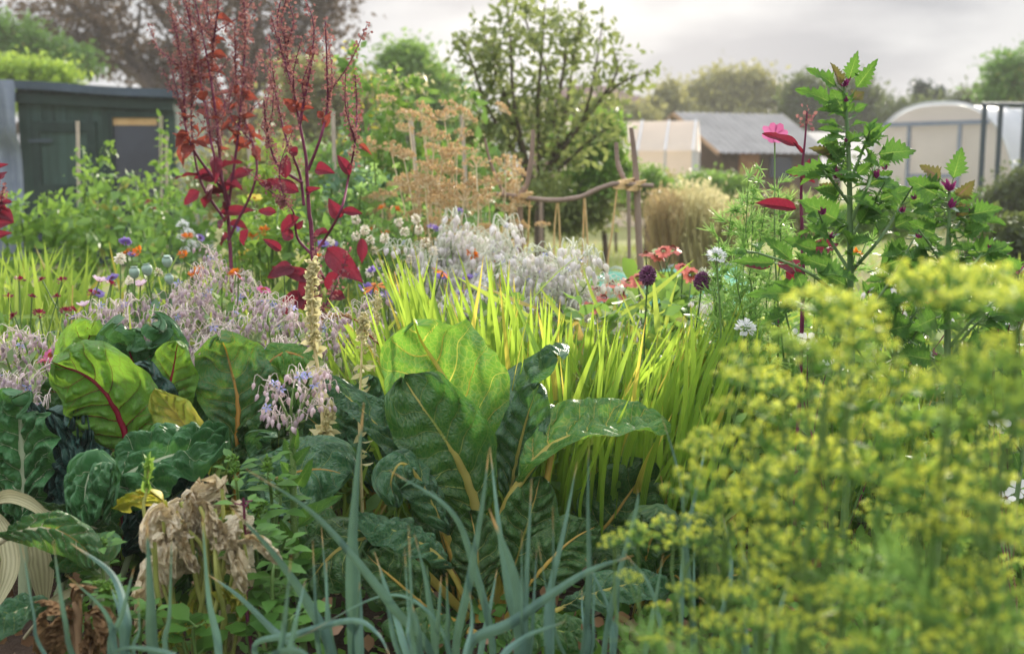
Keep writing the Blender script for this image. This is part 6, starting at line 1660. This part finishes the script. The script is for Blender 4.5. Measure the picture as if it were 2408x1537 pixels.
for k in range(26):
    x1, y1 = tops[k % len(tops)]
    sx = RS.choice([-1, 1]) * RS.uniform(12, 48)
    lv.append(([(x1, y1 + 6), (x1 + sx * .5, y1 - RS.uniform(2, 22)), (x1 + sx, y1 + RS.uniform(8, 40)), (x1 + sx * 1.15 + RS.normal(0, 12), y1 + RS.uniform(45, 110))], RS.uniform(26, 52), 'withered' if RS.rand() < .85 else 'chard_sick'))
for i, (pts, w, mat) in enumerate(lv):
    dY = RS.normal(0, .05)
    broad_leaf(root, [(x, y, 2.0 + dY + RS.normal(0, .02)) for x, y in pts], w, mat, None, .08, unit(np.array([RS.normal(0, .5), -1, RS.uniform(-.1, .8)])), RS.uniform(-.6, .5), .4, .012, 120 + i, 0, crumple=.006, rfreq=12, droop=.1, curl=(RS.uniform(-.6, .9), RS.uniform(-.6, .9)), shape=RS.uniform(.8, 1.2))
mb = MB(); C = catmull([G(440, 1.98), P(350, 1260, 1.98), P(345, 1150, 1.98), P(352, 1090, 1.98)], 40); mb.tube(C, [.004, .002], 6)
part(mb, 'flower_stem', MT['stem_yg'], root)
mb = MB(); k = 40; mb.inst(T_LEAF, dir_rots(unit(RS.normal(size=(k, 3)) * .5 + [0, 0, 1.2])), C[RS.randint(24, 40, k)], RS.uniform(.012, .03, k), RS.rand(k)); part(mb, 'young_leaves', MT['lf_hedge'], root)

root = thing('dead_stump', 'brown dead stump with shrivelled leaves at the lower left', 'dead plant', G(190, 1.85))
base = np.array(root['_o'])
for x0, x1, y1, r_ in ((190, 180, 1400, 22), (200, 160, 1440, 12), (215, 205, 1440, 12), (180, 150, 1470, 10), (220, 235, 1460, 10)):
    m = MB(); C = stem_curve(G(x0, 1.85, -.02), P(x1, y1, 1.85), .04, 20); rr = px2m(r_, 1.85) / 2 * (1 + .2 * vnoise(np.arange(20) * .6, np.zeros(20), x0)); m.tube(C, rr, 10); part(m, 'stem', MT['pale_board'], root)
for i, (pts, w) in enumerate((([(185, 1430), (150, 1440), (110, 1440), (95, 1490), (105, 1560)], 22), ([(190, 1440), (230, 1440), (255, 1490), (265, 1560)], 60), ([(180, 1450), (130, 1480), (125, 1540)], 50), ([(200, 1460), (215, 1500), (205, 1570)], 55), ([(170, 1430), (140, 1425), (98, 1412)], 10), ([(185, 1405), (175, 1385), (200, 1380)], 22), ([(170, 1490), (140, 1510), (115, 1570)], 60))):
    broad_leaf(root, [(x, y, 1.83 + RS.normal(0, .02)) for x, y in pts], w, 'dead_leaf', None, .05, (RS.normal(0, .3), -1, .3), -.4, .5, .012, 150 + i, 0, crumple=.008, rfreq=18, droop=.2)

# ------------------------------------------------------------------ weeds
def weed(label, Y, bx, stems, nl, size, tips=True, mat='lf_weed', stemm='stem_green', T=T_LEAF):
    base = G(bx, Y); root = thing('pigweed', label, 'weed', base, 'weeds among the chard'); ms = MB(); ml = MB(); mt_ = MB()
    for s in stems:
        C = catmull([base] + [P(x, y, Y + RS.normal(0, .03)) for x, y in s], 40); ms.tube(C, [.0042, .002], 6)
        t = np.linspace(.2, .97, nl); a = np.arange(nl) * 2.4
        D = unit(np.stack([np.cos(a), np.sin(a), RS.uniform(.0, .6, nl)], 1))
        pe = C[(t * 39).astype(int)] + D * .018
        for p0, p1 in zip(C[(t * 39).astype(int)], pe): ms.tube([p0, p1], [.0013, .001], 4)
        ml.inst(T, dir_rots(D, (0, -.3, 1)), pe, size * RS.uniform(.6, 1.2, nl) * (1.2 - .6 * t), RS.rand(nl))
        if tips:
            k = 70; tt = RS.uniform(.80, 1, k); mt_ = MB()
            mt_.inst(T_BUD, dir_rots(unit(RS.normal(size=(k, 3)) + [0, 0, .9])), C[(tt * 39).astype(int)] + RS.normal(size=(k, 3)) * .003, .012 * (1.6 - tt[:]) * 1.2, RS.rand(k)); part(mt_, 'flower_spike', MT['lf_hedge'], root)
    part(ms, 'stem', MT[stemm], root); part(ml, 'foliage', MT[mat], root)
weed('weed with a spiky green flower spike in front of the blistered chard leaf', 2.15, 560, [[(565, 1230), (556, 1140), (545, 1070)], [(575, 1300), (600, 1220), (618, 1180)]], 16, .06)
weed('weed with a small spike just left of the furry borage', 2.2, 640, [[(640, 1190), (632, 1130), (628, 1075)], [(650, 1250), (660, 1180), (655, 1130)]], 14, .055)
weed('small weed with a pale spike above the fallen cream stalk', 2.05, 240, [[(240, 1330), (240, 1270)]], 14, .05)
weed('bushy weed between the withered plant and the furry borage', 2.0, 620, [[(610, 1350), (600, 1290), (590, 1250)], [(640, 1370), (660, 1300), (670, 1270)], [(630, 1420), (650, 1400), (690, 1380)]], 18, .06, False)
weed('low weed at the foot of the dead stump', 1.9, 280, [[(270, 1450), (240, 1380)], [(300, 1460), (280, 1400), (225, 1370)], [(330, 1480), (350, 1440)]], 14, .045)
weed('low round-leaved weed under the furry borage', 1.95, 640, [[(640, 1470), (620, 1430)], [(680, 1480), (700, 1440)], [(610, 1490), (560, 1460)]], 12, .06, False, T=T_ROUND)
weed('weed with dark red stem at the right of the withered plant', 1.95, 585, [[(582, 1450), (578, 1340), (575, 1220), (572, 1170)]], 14, .055, False, stemm='stem_purple')
weed('small weed at the bottom edge between the leeks', 1.9, 450, [[(455, 1500), (470, 1470)], [(430, 1510), (410, 1480)]], 12, .06, False, T=T_ROUND)
leafm('lf_litter', '#5a4230', '#8a6a4c', '#8a6848', 0.2)
# low dark ground weeds
mb = cover(2600, (-1.7, 1.9), (1.55, 2.75), lambda x, y: np.full_like(x, .13) * np.clip((y - 1.3), .3, 1), T_ROUND, 'lf_weed', .035)
mb2 = MB(); tag(mb.build('ground_weeds', MT['lf_weed']), None, None, kind='stuff')
n = 900; mb = MB()
p = np.stack([RS.uniform(-1.5, 1.9, n), RS.uniform(1.5, 3, n), RS.uniform(.005, .03, n)], 1)
mb.inst(T_QUAD, rand_rots(n, 2), p, RS.uniform(.008, .03, n), RS.rand(n)); tag(mb.build('mulch', MT['mulch_chip']), None, None, kind='stuff')
mb = MB(); n = 420
p = np.stack([RS.uniform(-1.3, .9, n), RS.uniform(1.8, 2.9, n), RS.uniform(.01, .16, n)], 1)
mb.inst(T_ROUND, rand_rots(n, .8), p, RS.uniform(.012, .04, n), RS.rand(n)); tag(mb.build('leaf_litter', MT['lf_litter']), None, None, kind='stuff')

# ------------------------------------------------------------------ leeks
def leek(label, bx, Y, blades_):
    base = G(bx, Y); root = thing('leek', label, 'leek', base, 'row of leeks')
    m = MB(); m.tube([base - [0, 0, .03], base + [0, 0, .06], base + [0, 0, .13]], [.013, .012], 10, n=6); part(m, 'shank', MT['rib_white'], root)
    x_ = blades_[0][0][0][0]
    for k in range(2):
        tx = x_ + RS.normal(0, 70); blades_ = blades_ + [([(x_ * .35 + tx * .65, 1540), (x_ * .12 + tx * .88, 1440), (tx + (tx - x_) * .1, RS.uniform(1230, 1380))], RS.uniform(14, 26))]
    for bi, (pts, w) in enumerate(blades_):
        q = [base + [RS.normal(0, .006), 0, .11]] + [P(x, y, Y + RS.uniform(-.02, .02) + .02 * i * (1 if bi % 2 else -1)) for i, (x, y) in enumerate(pts)]
        C = catmull(q, 44); u = np.linspace(0, 1, 44)
        wd = px2m(w * .64, Y) / 2 * np.clip(.75 + .6 * u, 0, 1) * np.clip((1 - u) * 1.9, .02, 1) ** .8
        F = unit(np.array([RS.normal(0, .35), -1, .25])); T, S, N = frames(C, F)
        v = np.linspace(-1, 1, 7); tw = RS.uniform(-.5, .7)
        Sx = S * np.cos(tw * u)[:, None] + N * np.sin(tw * u)[:, None]; Nx = np.cross(Sx, T)
        fold = .35 + .25 * RS.rand()
        Pg = C[:, None] + Sx[:, None] * (v[None, :, None] * wd[:, None, None]) - Nx[:, None] * ((fold * np.abs(v) ** 1.3)[None, :, None] * wd[:, None, None])
        m = MB(); m.grid(Pg, RS.uniform(0, .85)); part(m, 'leaf', MT['lf_leek'], root)
leek('leek at the lower left with three narrow blades in front of the dead stump', 250, 1.62, [([(178, 1560), (150, 1450), (125, 1270)], 30), ([(295, 1540), (298, 1450), (265, 1350), (165, 1275)], 44), ([(270, 1537), (245, 1440), (155, 1350)], 28)])
leek('leek with two upright blades in front of the withered plant', 420, 1.62, [([(368, 1560), (354, 1400), (345, 1215)], 44), ([(512, 1560), (488, 1400), (474, 1195)], 36), ([(322, 1560), (326, 1480), (325, 1400)], 16)])
leek('leek whose blades arch left past the weeds under the furry borage', 760, 1.66, [([(775, 1540), (722, 1420), (640, 1300), (540, 1190)], 44), ([(690, 1530), (640, 1480), (560, 1400), (490, 1350)], 30), ([(600, 1537), (700, 1490), (830, 1458), (890, 1490), (925, 1560)], 26)])
leek('leek with one tall vertical blade left of the big chard', 836, 1.70, [([(832, 1540), (828, 1330), (838, 1150), (856, 945)], 46), ([(845, 1540), (838, 1400), (832, 1250), (829, 1200)], 40), ([(1012, 1560), (1008, 1400), (975, 1255)], 30)])
leek('leek with a long orange-tipped blade crossing in front of the chard', 1020, 1.68, [([(1010, 1540), (930, 1440), (820, 1300), (720, 1195), (578, 1102)], 42), ([(965, 1560), (925, 1430), (880, 1295)], 28), ([(1060, 1560), (1010, 1440), (900, 1400), (700, 1500)], 14)])
leek('leek with two crossing blades meeting at a tip under the curled chard leaf', 1110, 1.72, [([(1070, 1540), (1100, 1370), (1130, 1200), (1150, 1055)], 38), ([(1215, 1540), (1195, 1390), (1172, 1230), (1152, 1050)], 34), ([(1160, 1540), (1112, 1320), (1055, 1195), (915, 1105)], 30)])
leek('leek with a broad pale blade below the middle of the chard', 1200, 1.60, [([(1225, 1560), (1212, 1370), (1150, 1195)], 56), ([(1225, 1560), (1238, 1330), (1250, 1125)], 28), ([(1100, 1540), (1210, 1460), (1370, 1350), (1490, 1305)], 44)])
leek('leek with the thickest upright blade right of the chard', 1340, 1.64, [([(1372, 1560), (1390, 1380), (1386, 1200), (1385, 1035)], 40), ([(1290, 1540), (1292, 1400), (1325, 1250), (1357, 1085)], 30), ([(1300, 1560), (1302, 1400), (1300, 1190)], 20)])
leek('leek with slender blades in front of the low dark leaves', 1450, 1.72, [([(1420, 1540), (1450, 1370), (1495, 1200), (1500, 1150)], 24), ([(1440, 1560), (1430, 1430), (1375, 1310)], 26), ([(1510, 1560), (1540, 1420), (1560, 1300)], 24), ([(1395, 1560), (1372, 1460), (1368, 1380)], 14)])
leek('leek with tall thin orange-tipped blades beside the left yellow umbels', 1610, 1.72, [([(1630, 1500), (1615, 1300), (1600, 1130), (1556, 975)], 22), ([(1600, 1500), (1610, 1300), (1650, 1100), (1660, 1040)], 22), ([(1560, 1500), (1530, 1380), (1470, 1300)], 20), ([(1680, 1500), (1720, 1350), (1700, 1200)], 26)])
leek('leek mostly hidden among the stems of the yellow umbels', 1800, 1.66, [([(1780, 1500), (1760, 1350), (1720, 1210)], 26), ([(1820, 1500), (1850, 1380), (1880, 1280)], 24), ([(1750, 1520), (1700, 1450), (1640, 1400)], 26)])
leek('pale blunt leek leaf at the bottom edge left of centre', 560, 1.45, [([(620, 1590), (640, 1545), (700, 1530), (760, 1570)], 40), ([(430, 1590), (400, 1540), (290, 1525), (240, 1570)], 30)])
leek('leek at the bottom edge with short blades below the chard', 1060, 1.55, [([(1000, 1580), (985, 1480), (970, 1420)], 30), ([(1090, 1580), (1110, 1470), (1105, 1390)], 22), ([(1160, 1580), (1230, 1500), (1330, 1460)], 30)])

# ------------------------------------------------------------------ tree spinach (magenta-hearted, toothed leaves)
SPL = [mk_mesh(leaf_shape(p_delta, 64, 7, .25 + .12 * k, .08 + .1 * k, .045, 7 + k, k, .03), 'leaf', MT['sp_leaf']) for k in range(4)]
SPT = [mk_mesh(leaf_shape(p_delta, 64, 7, .3 + .12 * k, .08 + .1 * k, .045, 7 + k, k, .03), 'leaf', MT['sp_leaf_top']) for k in range(3)]
SPM = [mk_mesh(leaf_shape(p_delta, 30, 5, .4, .1, .05, 7, k, .02), 'heart_leaf', MT['lf_magenta']) for k in range(2)]
SPS = [mk_mesh(leaf_shape(p_delta, 30, 5, .3, .1, .05, 7, 5, .02), 'leaf', MT['lf_silver'])]
def spinach(label, Y, bx, stem, branches, leaves, hearts, nfill, r0=.0085):
    base = G(bx, Y); root = thing('tree_spinach', label, 'tree spinach', base, 'tree spinach plants'); ms = MB()
    C = catmull([base - [0, 0, .02]] + [P(x, y, Y) for x, y in stem], 80); ms.tube(C, [r0, r0 * .75, r0 * .3], 9)
    Cs = [C]
    for b in branches:
        Cb = catmull([P(x, y, Y + .03 * i * RS.choice([-1, 1])) for i, (x, y) in enumerate(b)], 30); Cs.append(Cb)
        m = MB(); m.tube(Cb, [r0 * .5, r0 * .2], 7); part(m, 'branch', MT['stem_stripe'], root)
    petm = ms
    def leaf(a, b, w, face, mesh):
        d = b - a; L = np.linalg.norm(d)
        a2 = a + d * .22 
        petm.tube([a, (a + a2) / 2 - [0, 0, .002], a2 + d * .02], [.0016, .0011], 5)
        put_leaf(mesh, root, base, a2, b, w, face)
    for (x0, y0, x1, y1, w, *o) in leaves:
        fz = o[0] if o else .55
        mesh = (SPT if (len(o) > 1 and o[1]) else SPL)[RS.randint(3)]
        leaf(P(x0, y0, Y), P(x1, y1, Y - RS.uniform(-.02, .05)), px2m(w * 1.15, Y), unit(np.array([RS.normal(0, .25), -1, fz])), mesh)
    for k in range(nfill):
        Cb = Cs[RS.randint(len(Cs))] if RS.rand() < .75 else C
        t = RS.uniform(.45 if Cb is C else .25, .97); p0 = Cb[int(t * (len(Cb) - 1))]
        d = unit(np.array([RS.normal(), RS.normal() * .8, RS.normal(0, .35) + .1])); L = RS.uniform(.04, .095) * (1.25 - .5 * t)
        leaf(p0, p0 + d * L, L * RS.uniform(.45, .6), unit(np.array([RS.normal(0, .5), -.5, .9])), SPL[RS.randint(4)])
    for (x, y, s_) in hearts:
        q = P(x, y, Y - .01)
        for k in range(6):
            d = unit(np.array([RS.normal(0, .45), RS.normal(0, .45), 1.0])); L = px2m(s_ * .85, Y) * RS.uniform(.6, 1.1)
            put_leaf(SPM[k % 2], root, base, q, q + d * L, L * .45, unit(RS.normal(size=3) + [0, -1, 0]), 'heart_leaf')
        d = unit(RS.normal(size=3) + [0, 0, .4]); put_leaf(SPS[0], root, base, q, q + d * px2m(s_ * 1.1, Y), px2m(s_ * .45, Y), (0, -.6, 1))
    part(ms, 'stem', MT['stem_stripe'], root)
solid('stem_stripe', '#46683a', '#8aa470', 0.5, 60, 0.35, stretch=(1, 1, .03))
spinach('taller toothed-leaf plant with magenta heart, rising above the skyline at the right', 2.42, 2000, [(2000, 1000), (2000, 700), (1998, 450), (1992, 300), (1984, 200)],
        [[(2002, 520), (2040, 440), (2062, 380)], [(2000, 640), (2070, 560), (2120, 480), (2145, 440)], [(1998, 480), (1960, 430), (1935, 400)], [(2000, 640), (1950, 560), (1925, 500)], [(2000, 720), (1900, 640), (1800, 600), (1755, 590)],
         [(2000, 560), (2040, 500), (2080, 430)], [(2000, 780), (2080, 680), (2150, 560)], [(2002, 420), (2030, 350), (2045, 310)], [(2000, 800), (1930, 740), (1850, 700)]],
        [(1985, 215, 1903, 160, 38, .4), (1990, 205, 2017, 122, 34, .3), (2000, 225, 2062, 142, 36, .3), (1982, 215, 1960, 150, 26, .3, 1), (1980, 250, 1876, 208, 42, .5), (1992, 280, 1958, 212, 66, .1), (1998, 240, 2032, 215, 34, .3, 1),
         (2000, 265, 2040, 245, 26, .6), (1990, 265, 1926, 254, 26, .8), (1988, 300, 1925, 283, 22, .8), (1985, 310, 1930, 300, 26, .7), (2020, 330, 2075, 290, 40, .4), (1985, 340, 1928, 330, 42, .3), (2000, 345, 1995, 310, 34, .2), (2015, 370, 2088, 290, 26, .6),
         (2040, 365, 2156, 352, 60, .35), (1990, 380, 1910, 345, 36, .5, 1), (1990, 390, 1950, 340, 44, .2), (1985, 400, 1850, 402, 46, .4), (1985, 410, 1902, 405, 30, .4), (2005, 420, 2050, 380, 36, .5), (2060, 400, 2100, 360, 28, .4), (1975, 470, 1930, 430, 44, .3, 1),
         (1985, 470, 1925, 440, 44, .4), (2020, 450, 2100, 400, 46, .5), (2050, 480, 2140, 440, 60, .5), (1990, 530, 1890, 470, 78, .3), (2010, 540, 2060, 470, 60, .3), (2070, 520, 2040, 480, 50, .2), (2120, 480, 2200, 455, 56, .5), (2090, 540, 2150, 510, 50, .4),
         (1960, 560, 1905, 530, 50, .6), (1940, 600, 1850, 560, 50, .5), (1880, 630, 1800, 555, 40, .6), (1850, 620, 1726, 612, 34, .5), (1980, 640, 1880, 600, 60, .4), (2040, 640, 2170, 590, 80, .3), (2080, 620, 2130, 560, 60, .4), (2010, 680, 1930, 640, 60, .5),
         (2130, 560, 2215, 560, 60, .3), (1900, 690, 1760, 690, 44, .7), (1930, 700, 1830, 660, 50, .5), (2000, 740, 1920, 740, 60, .4), (2040, 720, 2120, 700, 70, .3), (1860, 740, 1790, 760, 40, .6), (2070, 780, 2160, 760, 60, .4), (1980, 820, 1900, 830, 60, .4)],
        [(1984, 205, 34), (1990, 240, 20), (1988, 335, 18), (1965, 420, 40), (2060, 420, 30), (2040, 470, 22), (1935, 505, 26), (2120, 500, 22), (2080, 400, 20), (1830, 770, 26), (1952, 560, 24), (2150, 470, 20)], 95)
spinach('shorter toothed-leaf plant with magenta heart near the right edge', 2.35, 2230, [(2226, 1050), (2228, 800), (2230, 620), (2232, 520), (2232, 440)],
        [[(2228, 700), (2290, 620), (2340, 560)], [(2228, 640), (2190, 580), (2160, 540)], [(2228, 820), (2300, 740), (2380, 680)], [(2230, 560), (2260, 520), (2285, 480)], [(2228, 860), (2270, 790), (2330, 730)], [(2228, 720), (2190, 660), (2150, 640)], [(2226, 900), (2190, 840), (2140, 800)]],
        [(2236, 440, 2262, 348, 46, .2), (2226, 430, 2165, 388, 36, .3, 1), (2222, 470, 2140, 420, 66, .3), (2240, 470, 2290, 430, 42, .3, 1), (2245, 480, 2300, 455, 30, .5), (2255, 510, 2354, 488, 52, .4), (2215, 500, 2150, 495, 40, .7), (2240, 520, 2280, 470, 44, .3, 1),
         (2240, 600, 2388, 580, 62, .35), (2215, 560, 2140, 520, 60, .3), (2200, 600, 2130, 610, 60, .3), (2250, 560, 2320, 530, 40, .5), (2280, 640, 2180, 640, 60, .4), (2300, 620, 2370, 600, 40, .6), (2330, 700, 2440, 690, 60, .4), (2320, 730, 2420, 740, 60, .4), (2260, 700, 2320, 640, 56, .3),
         (2200, 680, 2110, 700, 50, .4), (2215, 740, 2150, 770, 60, .4), (2280, 800, 2360, 800, 60, .4), (2210, 850, 2120, 830, 60, .4), (2220, 900, 2130, 920, 60, .4), (2240, 900, 2320, 930, 60, .4)],
        [(2232, 450, 44), (2235, 490, 30), (2285, 500, 22), (2160, 560, 22), (2330, 590, 24), (2205, 850, 40), (2300, 690, 22), (2370, 690, 30)], 80)
spinach('small toothed-leaf shoot low at the right edge among white flowers', 2.2, 2390, [(2400, 1100), (2400, 1000)], [[(2400, 1060), (2370, 1020), (2350, 1000)]],
        [(2400, 1010, 2360, 960, 50, .3), (2400, 1000, 2440, 960, 50, .3), (2380, 1030, 2310, 1060, 40, .5), (2380, 1050, 2400, 1110, 40, .5)], [(2400, 1000, 30)], 8, .006)
# white gaura flowers at the right edge
head('gaura', daisy_mb(5, .022, .04, -.2, .004, .003), ['fl_white', 'stem_purple'])
flowers('gaura', 'airy white four-petalled flowers on reddish stems at the right edge', 'gaura', 'gaura', [(2380, 735), (2350, 750, .9), (2395, 760), (2340, 735, .7)], 2.5, 2390, 'white butterfly flowers', 'lf_mid', 'stem_purple', 10, .04, .4, stem_r=.0013, face=-.8)
flowers('gaura', 'white butterfly flowers low at the right edge beside the small toothed shoot', 'gaura', 'gaura', [(2350, 990), (2395, 1150), (2365, 1170, .8), (2340, 985, .7)], 2.15, 2400, 'white butterfly flowers', 'lf_mid', 'stem_purple', 10, .04, .4, stem_r=.0013, face=-.8)
flowers('gaura', 'white butterfly flowers half hidden behind the yellow umbels', 'gaura', 'gaura', [(1900, 800), (1870, 790, .8), (1950, 850, .7), (2130, 700, .9), (2240, 760, .7)], 2.6, 1950, 'white butterfly flowers', 'lf_mid', 'stem_purple', 10, .04, .4, stem_r=.0013, face=-.8)
# leafy filling behind the umbels
leafy('spinach_beet', 'mid-green leafy plants growing behind the yellow umbels', 'plant', [[(1850, 1400), (1860, 1200), (1850, 1050)], [(1950, 1400), (1960, 1100), (1950, 900)], [(2080, 1400), (2070, 1100), (2090, 880)], [(2180, 1400), (2180, 1150), (2160, 950)], [(2300, 1400), (2300, 1150), (2290, 900)], [(2400, 1400), (2390, 1150), (2400, 850)]], 2.6, 'lf_weed', None, 110, .085, spread=.09)

spinach('low bushy toothed-leaf plant between the two taller ones', 2.5, 2110, [(2110, 1000), (2105, 850), (2110, 720), (2115, 640)], [[(2106, 850), (2060, 760), (2040, 690)], [(2108, 800), (2160, 720), (2180, 650)], [(2106, 900), (2030, 840), (1990, 770)]],
        [(2115, 650, 2090, 590, 46, .3), (2115, 660, 2160, 610, 46, .3), (2110, 700, 2040, 670, 56, .4), (2110, 700, 2190, 690, 60, .4), (2050, 740, 1980, 720, 56, .4), (2160, 720, 2240, 740, 60, .4), (2100, 780, 2030, 790, 60, .4), (2110, 780, 2180, 800, 60, .4)], [(2114, 645, 30), (2040, 690, 22), (2180, 650, 22)], 50, .007)
spinach('bushy toothed-leaf plant at the far right behind the white butterfly flowers', 2.55, 2390, [(2390, 1050), (2385, 850), (2390, 720), (2395, 640)], [[(2386, 850), (2340, 760), (2320, 700)], [(2388, 900), (2330, 850), (2290, 800)], [(2388, 800), (2420, 720), (2440, 660)]],
        [(2395, 650, 2360, 600, 46, .3), (2395, 660, 2440, 620, 46, .3), (2390, 700, 2310, 680, 56, .4), (2330, 740, 2260, 720, 56, .4), (2388, 780, 2320, 790, 60, .4), (2390, 780, 2450, 800, 60, .4)], [(2395, 645, 30), (2320, 700, 22)], 50, .007)
# ------------------------------------------------------------------ fennel in front
FU = [mk_mesh(umbel_mb(14 + k, .040, .0024, 16, rs=np.random.RandomState(80 + k)), 'umbel', [MT['fennel_thread'], MT['fl_fennel']]) for k in range(4)]
FG = [mk_mesh(umbel_mb(13, .036, .0023, 14, rs=np.random.RandomState(90 + k)), 'umbel', [MT['fennel_thread'], MT['fl_fennel_green']]) for k in range(2)]
def fennel(label, Y, bx, heads, nfrond=5, green=.15):
    base = G(bx, Y, -.02); root = thing('fennel', label, 'fennel', base, 'flowering fennel plants'); ms = MB(); ml = MB()
    hub = None
    C0 = stem_curve(base, P(np.mean([h[0] for h in heads]) * .6 + bx * .4, min(max(h[1] for h in heads) + 60, 1700), Y), .03, 30)
    ms.tube(C0, [.0036, .0024], 7)
    for h in heads:
        x, y, w = h[:3]; dY = RS.uniform(-.10, .10)
        R_ = px2m(w, Y + dY) / 2
        q = P(x, y + w * .30, Y + dY)
        ms.tube(stem_curve(C0[RS.randint(12, 29)], q, .06), [.0019, .0011], 6)
        src = FG[RS.randint(2)] if RS.rand() < green else FU[RS.randint(4)]
        ref(src, 'umbel', root, mat4(rot2(RS.uniform(0, 6)) @ np.array(Matrix.Rotation(RS.uniform(-.35, .35), 3, 'X') @ Matrix.Rotation(RS.uniform(-.35, .35), 3, 'Y')), q - base, R_ / .034))
    for k in range(int(nfrond * .8)):
        p0 = C0[RS.randint(4, 22)]; a = RS.uniform(0, 2 * pi)
        d = unit(np.array([math.cos(a), math.sin(a) * .6, RS.uniform(.3, 1.2)])); L = RS.uniform(.08, .16)
        Cf = catmull([p0, p0 + d * L * .6, p0 + d * L + [0, 0, -.05 * L]], 16); ml.tube(Cf, [.0014, .0006], 4)
        kk = 150; i = RS.randint(4, 16, kk)
        D = unit(d + RS.normal(size=(kk, 3)) * .7)
        ml.inst(T_THREAD, dir_rots(D), Cf[i] + D * RS.uniform(0, .02, (kk, 1)), np.stack([RS.uniform(.02, .045, kk), np.full(kk, .045), np.full(kk, .01)], 1), RS.rand(kk))
    part(ms, 'stem', MT['stem_green'], root); part(ml, 'foliage', MT['fennel_thread'], root)
fennel('fennel with the leftmost yellow umbels reaching towards the leeks', 1.28, 1620, [(1445, 1262, 70), (1500, 1245, 110), (1585, 1235, 140), (1650, 1250, 110), (1480, 1350, 60), (1700, 1290, 110)], 3)
fennel('fennel whose umbels hang just above the leftmost ones', 1.22, 1720, [(1650, 1125, 170), (1700, 1050, 130), (1760, 1170, 150), (1790, 1110, 120), (1680, 1010, 110)], 5)
fennel('fennel with umbels in front of the lime sword leaves', 1.15, 1800, [(1790, 880, 150), (1760, 830, 130), (1840, 960, 160), (1720, 940, 90), (1880, 900, 150), (1800, 1010, 140)], 6)
fennel('fennel with umbels covering the foot of the taller toothed-leaf plant', 1.05, 1930, [(1850, 790, 150), (1960, 710, 190), (1930, 690, 150), (2000, 770, 170), (2050, 830, 150), (1920, 830, 170), (2010, 720, 150)], 7)
fennel('fennel with the flat umbels across the shorter toothed-leaf plant', 1.0, 2230, [(2150, 652, 170), (2230, 640, 220), (2310, 650, 170), (2380, 655, 200), (2270, 690, 150), (2200, 690, 120), (2400, 690, 160)], 6)
fennel('fennel with greenish umbels at the right edge below the flat ones', .95, 2360, [(2310, 840, 220), (2390, 800, 220), (2330, 910, 260), (2400, 900, 220), (2280, 960, 180), (2420, 980, 200)], 8, .8)
fennel('fennel with umbels in front of the middle of the right half', 1.08, 2080, [(2040, 920, 170), (2110, 870, 150), (2150, 960, 170), (2080, 1010, 190), (1980, 960, 170), (2190, 900, 130)], 9)
fennel('fennel with soft low umbels right of the leftmost plants', 1.12, 1880, [(1850, 1090, 170), (1920, 1050, 190), (1960, 1120, 190), (1880, 1170, 160), (1800, 1260, 130), (2010, 1080, 170)], 9)
fennel('fennel with pale umbels around the dark gap on the right', 1.0, 2190, [(2100, 1080, 220), (2200, 1110, 200), (2250, 1050, 180), (2150, 1150, 180), (2300, 1110, 160)], 8)
fennel('fennel with the brightest yellow umbels under the dark gap', .98, 2260, [(2150, 1225, 90), (2240, 1230, 150), (2200, 1240, 110), (2350, 1200, 170), (2390, 1230, 150), (2320, 1250, 140), (2290, 1160, 130)], 6, 0)
fennel('fennel with small low umbels at the bottom edge left of the dark gap', 1.12, 1780, [(1740, 1390, 100), (1700, 1460, 100), (1800, 1370, 130), (1850, 1320, 110), (1770, 1450, 100), (1830, 1440, 90), (1720, 1500, 110)], 9)
fennel('fennel with small umbels in the middle of the lower right', 1.05, 1950, [(1900, 1270, 130), (1920, 1390, 120), (1990, 1370, 110), (2050, 1380, 100), (1960, 1440, 110), (1890, 1460, 120), (2010, 1290, 120)], 10)
fennel('fennel with dim umbels at the bottom edge of the right half', 1.0, 2120, [(2080, 1440, 120), (2120, 1400, 110), (2160, 1480, 120), (2050, 1500, 130), (2200, 1440, 110), (2000, 1510, 120)], 10, .4)
fennel('fennel filling the lower right corner', .92, 2330, [(2250, 1410, 170), (2330, 1380, 190), (2390, 1420, 190), (2300, 1480, 170), (2380, 1510, 180), (2230, 1500, 140), (2280, 1330, 130)], 11, .4)
fennel('feathery fennel behind the others at the right with few umbels', 1.35, 2000, [(1900, 980, 90), (2060, 1200, 100), (2120, 1300, 90), (1950, 1230, 90), (2000, 900, 90), (1830, 1200, 80)], 14)
fennel('feathery fennel behind the corner plants at the right edge', 1.3, 2300, [(2330, 1020, 100), (2260, 1280, 90), (2370, 1320, 100), (2230, 980, 90), (2180, 1350, 80)], 14, .5)

fennel('fennel with tiny scattered umbels at the bottom edge beside the leeks', 1.25, 1600, [(1560, 1420, 70), (1620, 1380, 90), (1660, 1440, 80), (1540, 1500, 70), (1600, 1480, 90), (1680, 1370, 90)], 9)
fennel('fennel with low umbels hanging left over the lime sword leaves', 1.2, 1740, [(1640, 1040, 90), (1690, 1180, 110), (1740, 1240, 110), (1720, 880, 90), (1780, 1330, 110)], 8)

# ------------------------------------------------------------------ evening haze
m, t, N, L = nodes('haze_air')
o_ = N.new('ShaderNodeOutputMaterial'); pv = N.new('ShaderNodeVolumePrincipled')
pv.inputs['Color'].default_value = (0.96, 0.94, 0.91, 1); pv.inputs['Density'].default_value = 0.0022; pv.inputs['Anisotropy'].default_value = 0.1
L.new(pv.outputs[0], o_.inputs['Volume'])
mb = MB(); mb.box((0, 72, 3.9), (226, 162, 11.2)); hz = mb.build('haze', m, smooth=False); hz['kind'] = 'stuff'
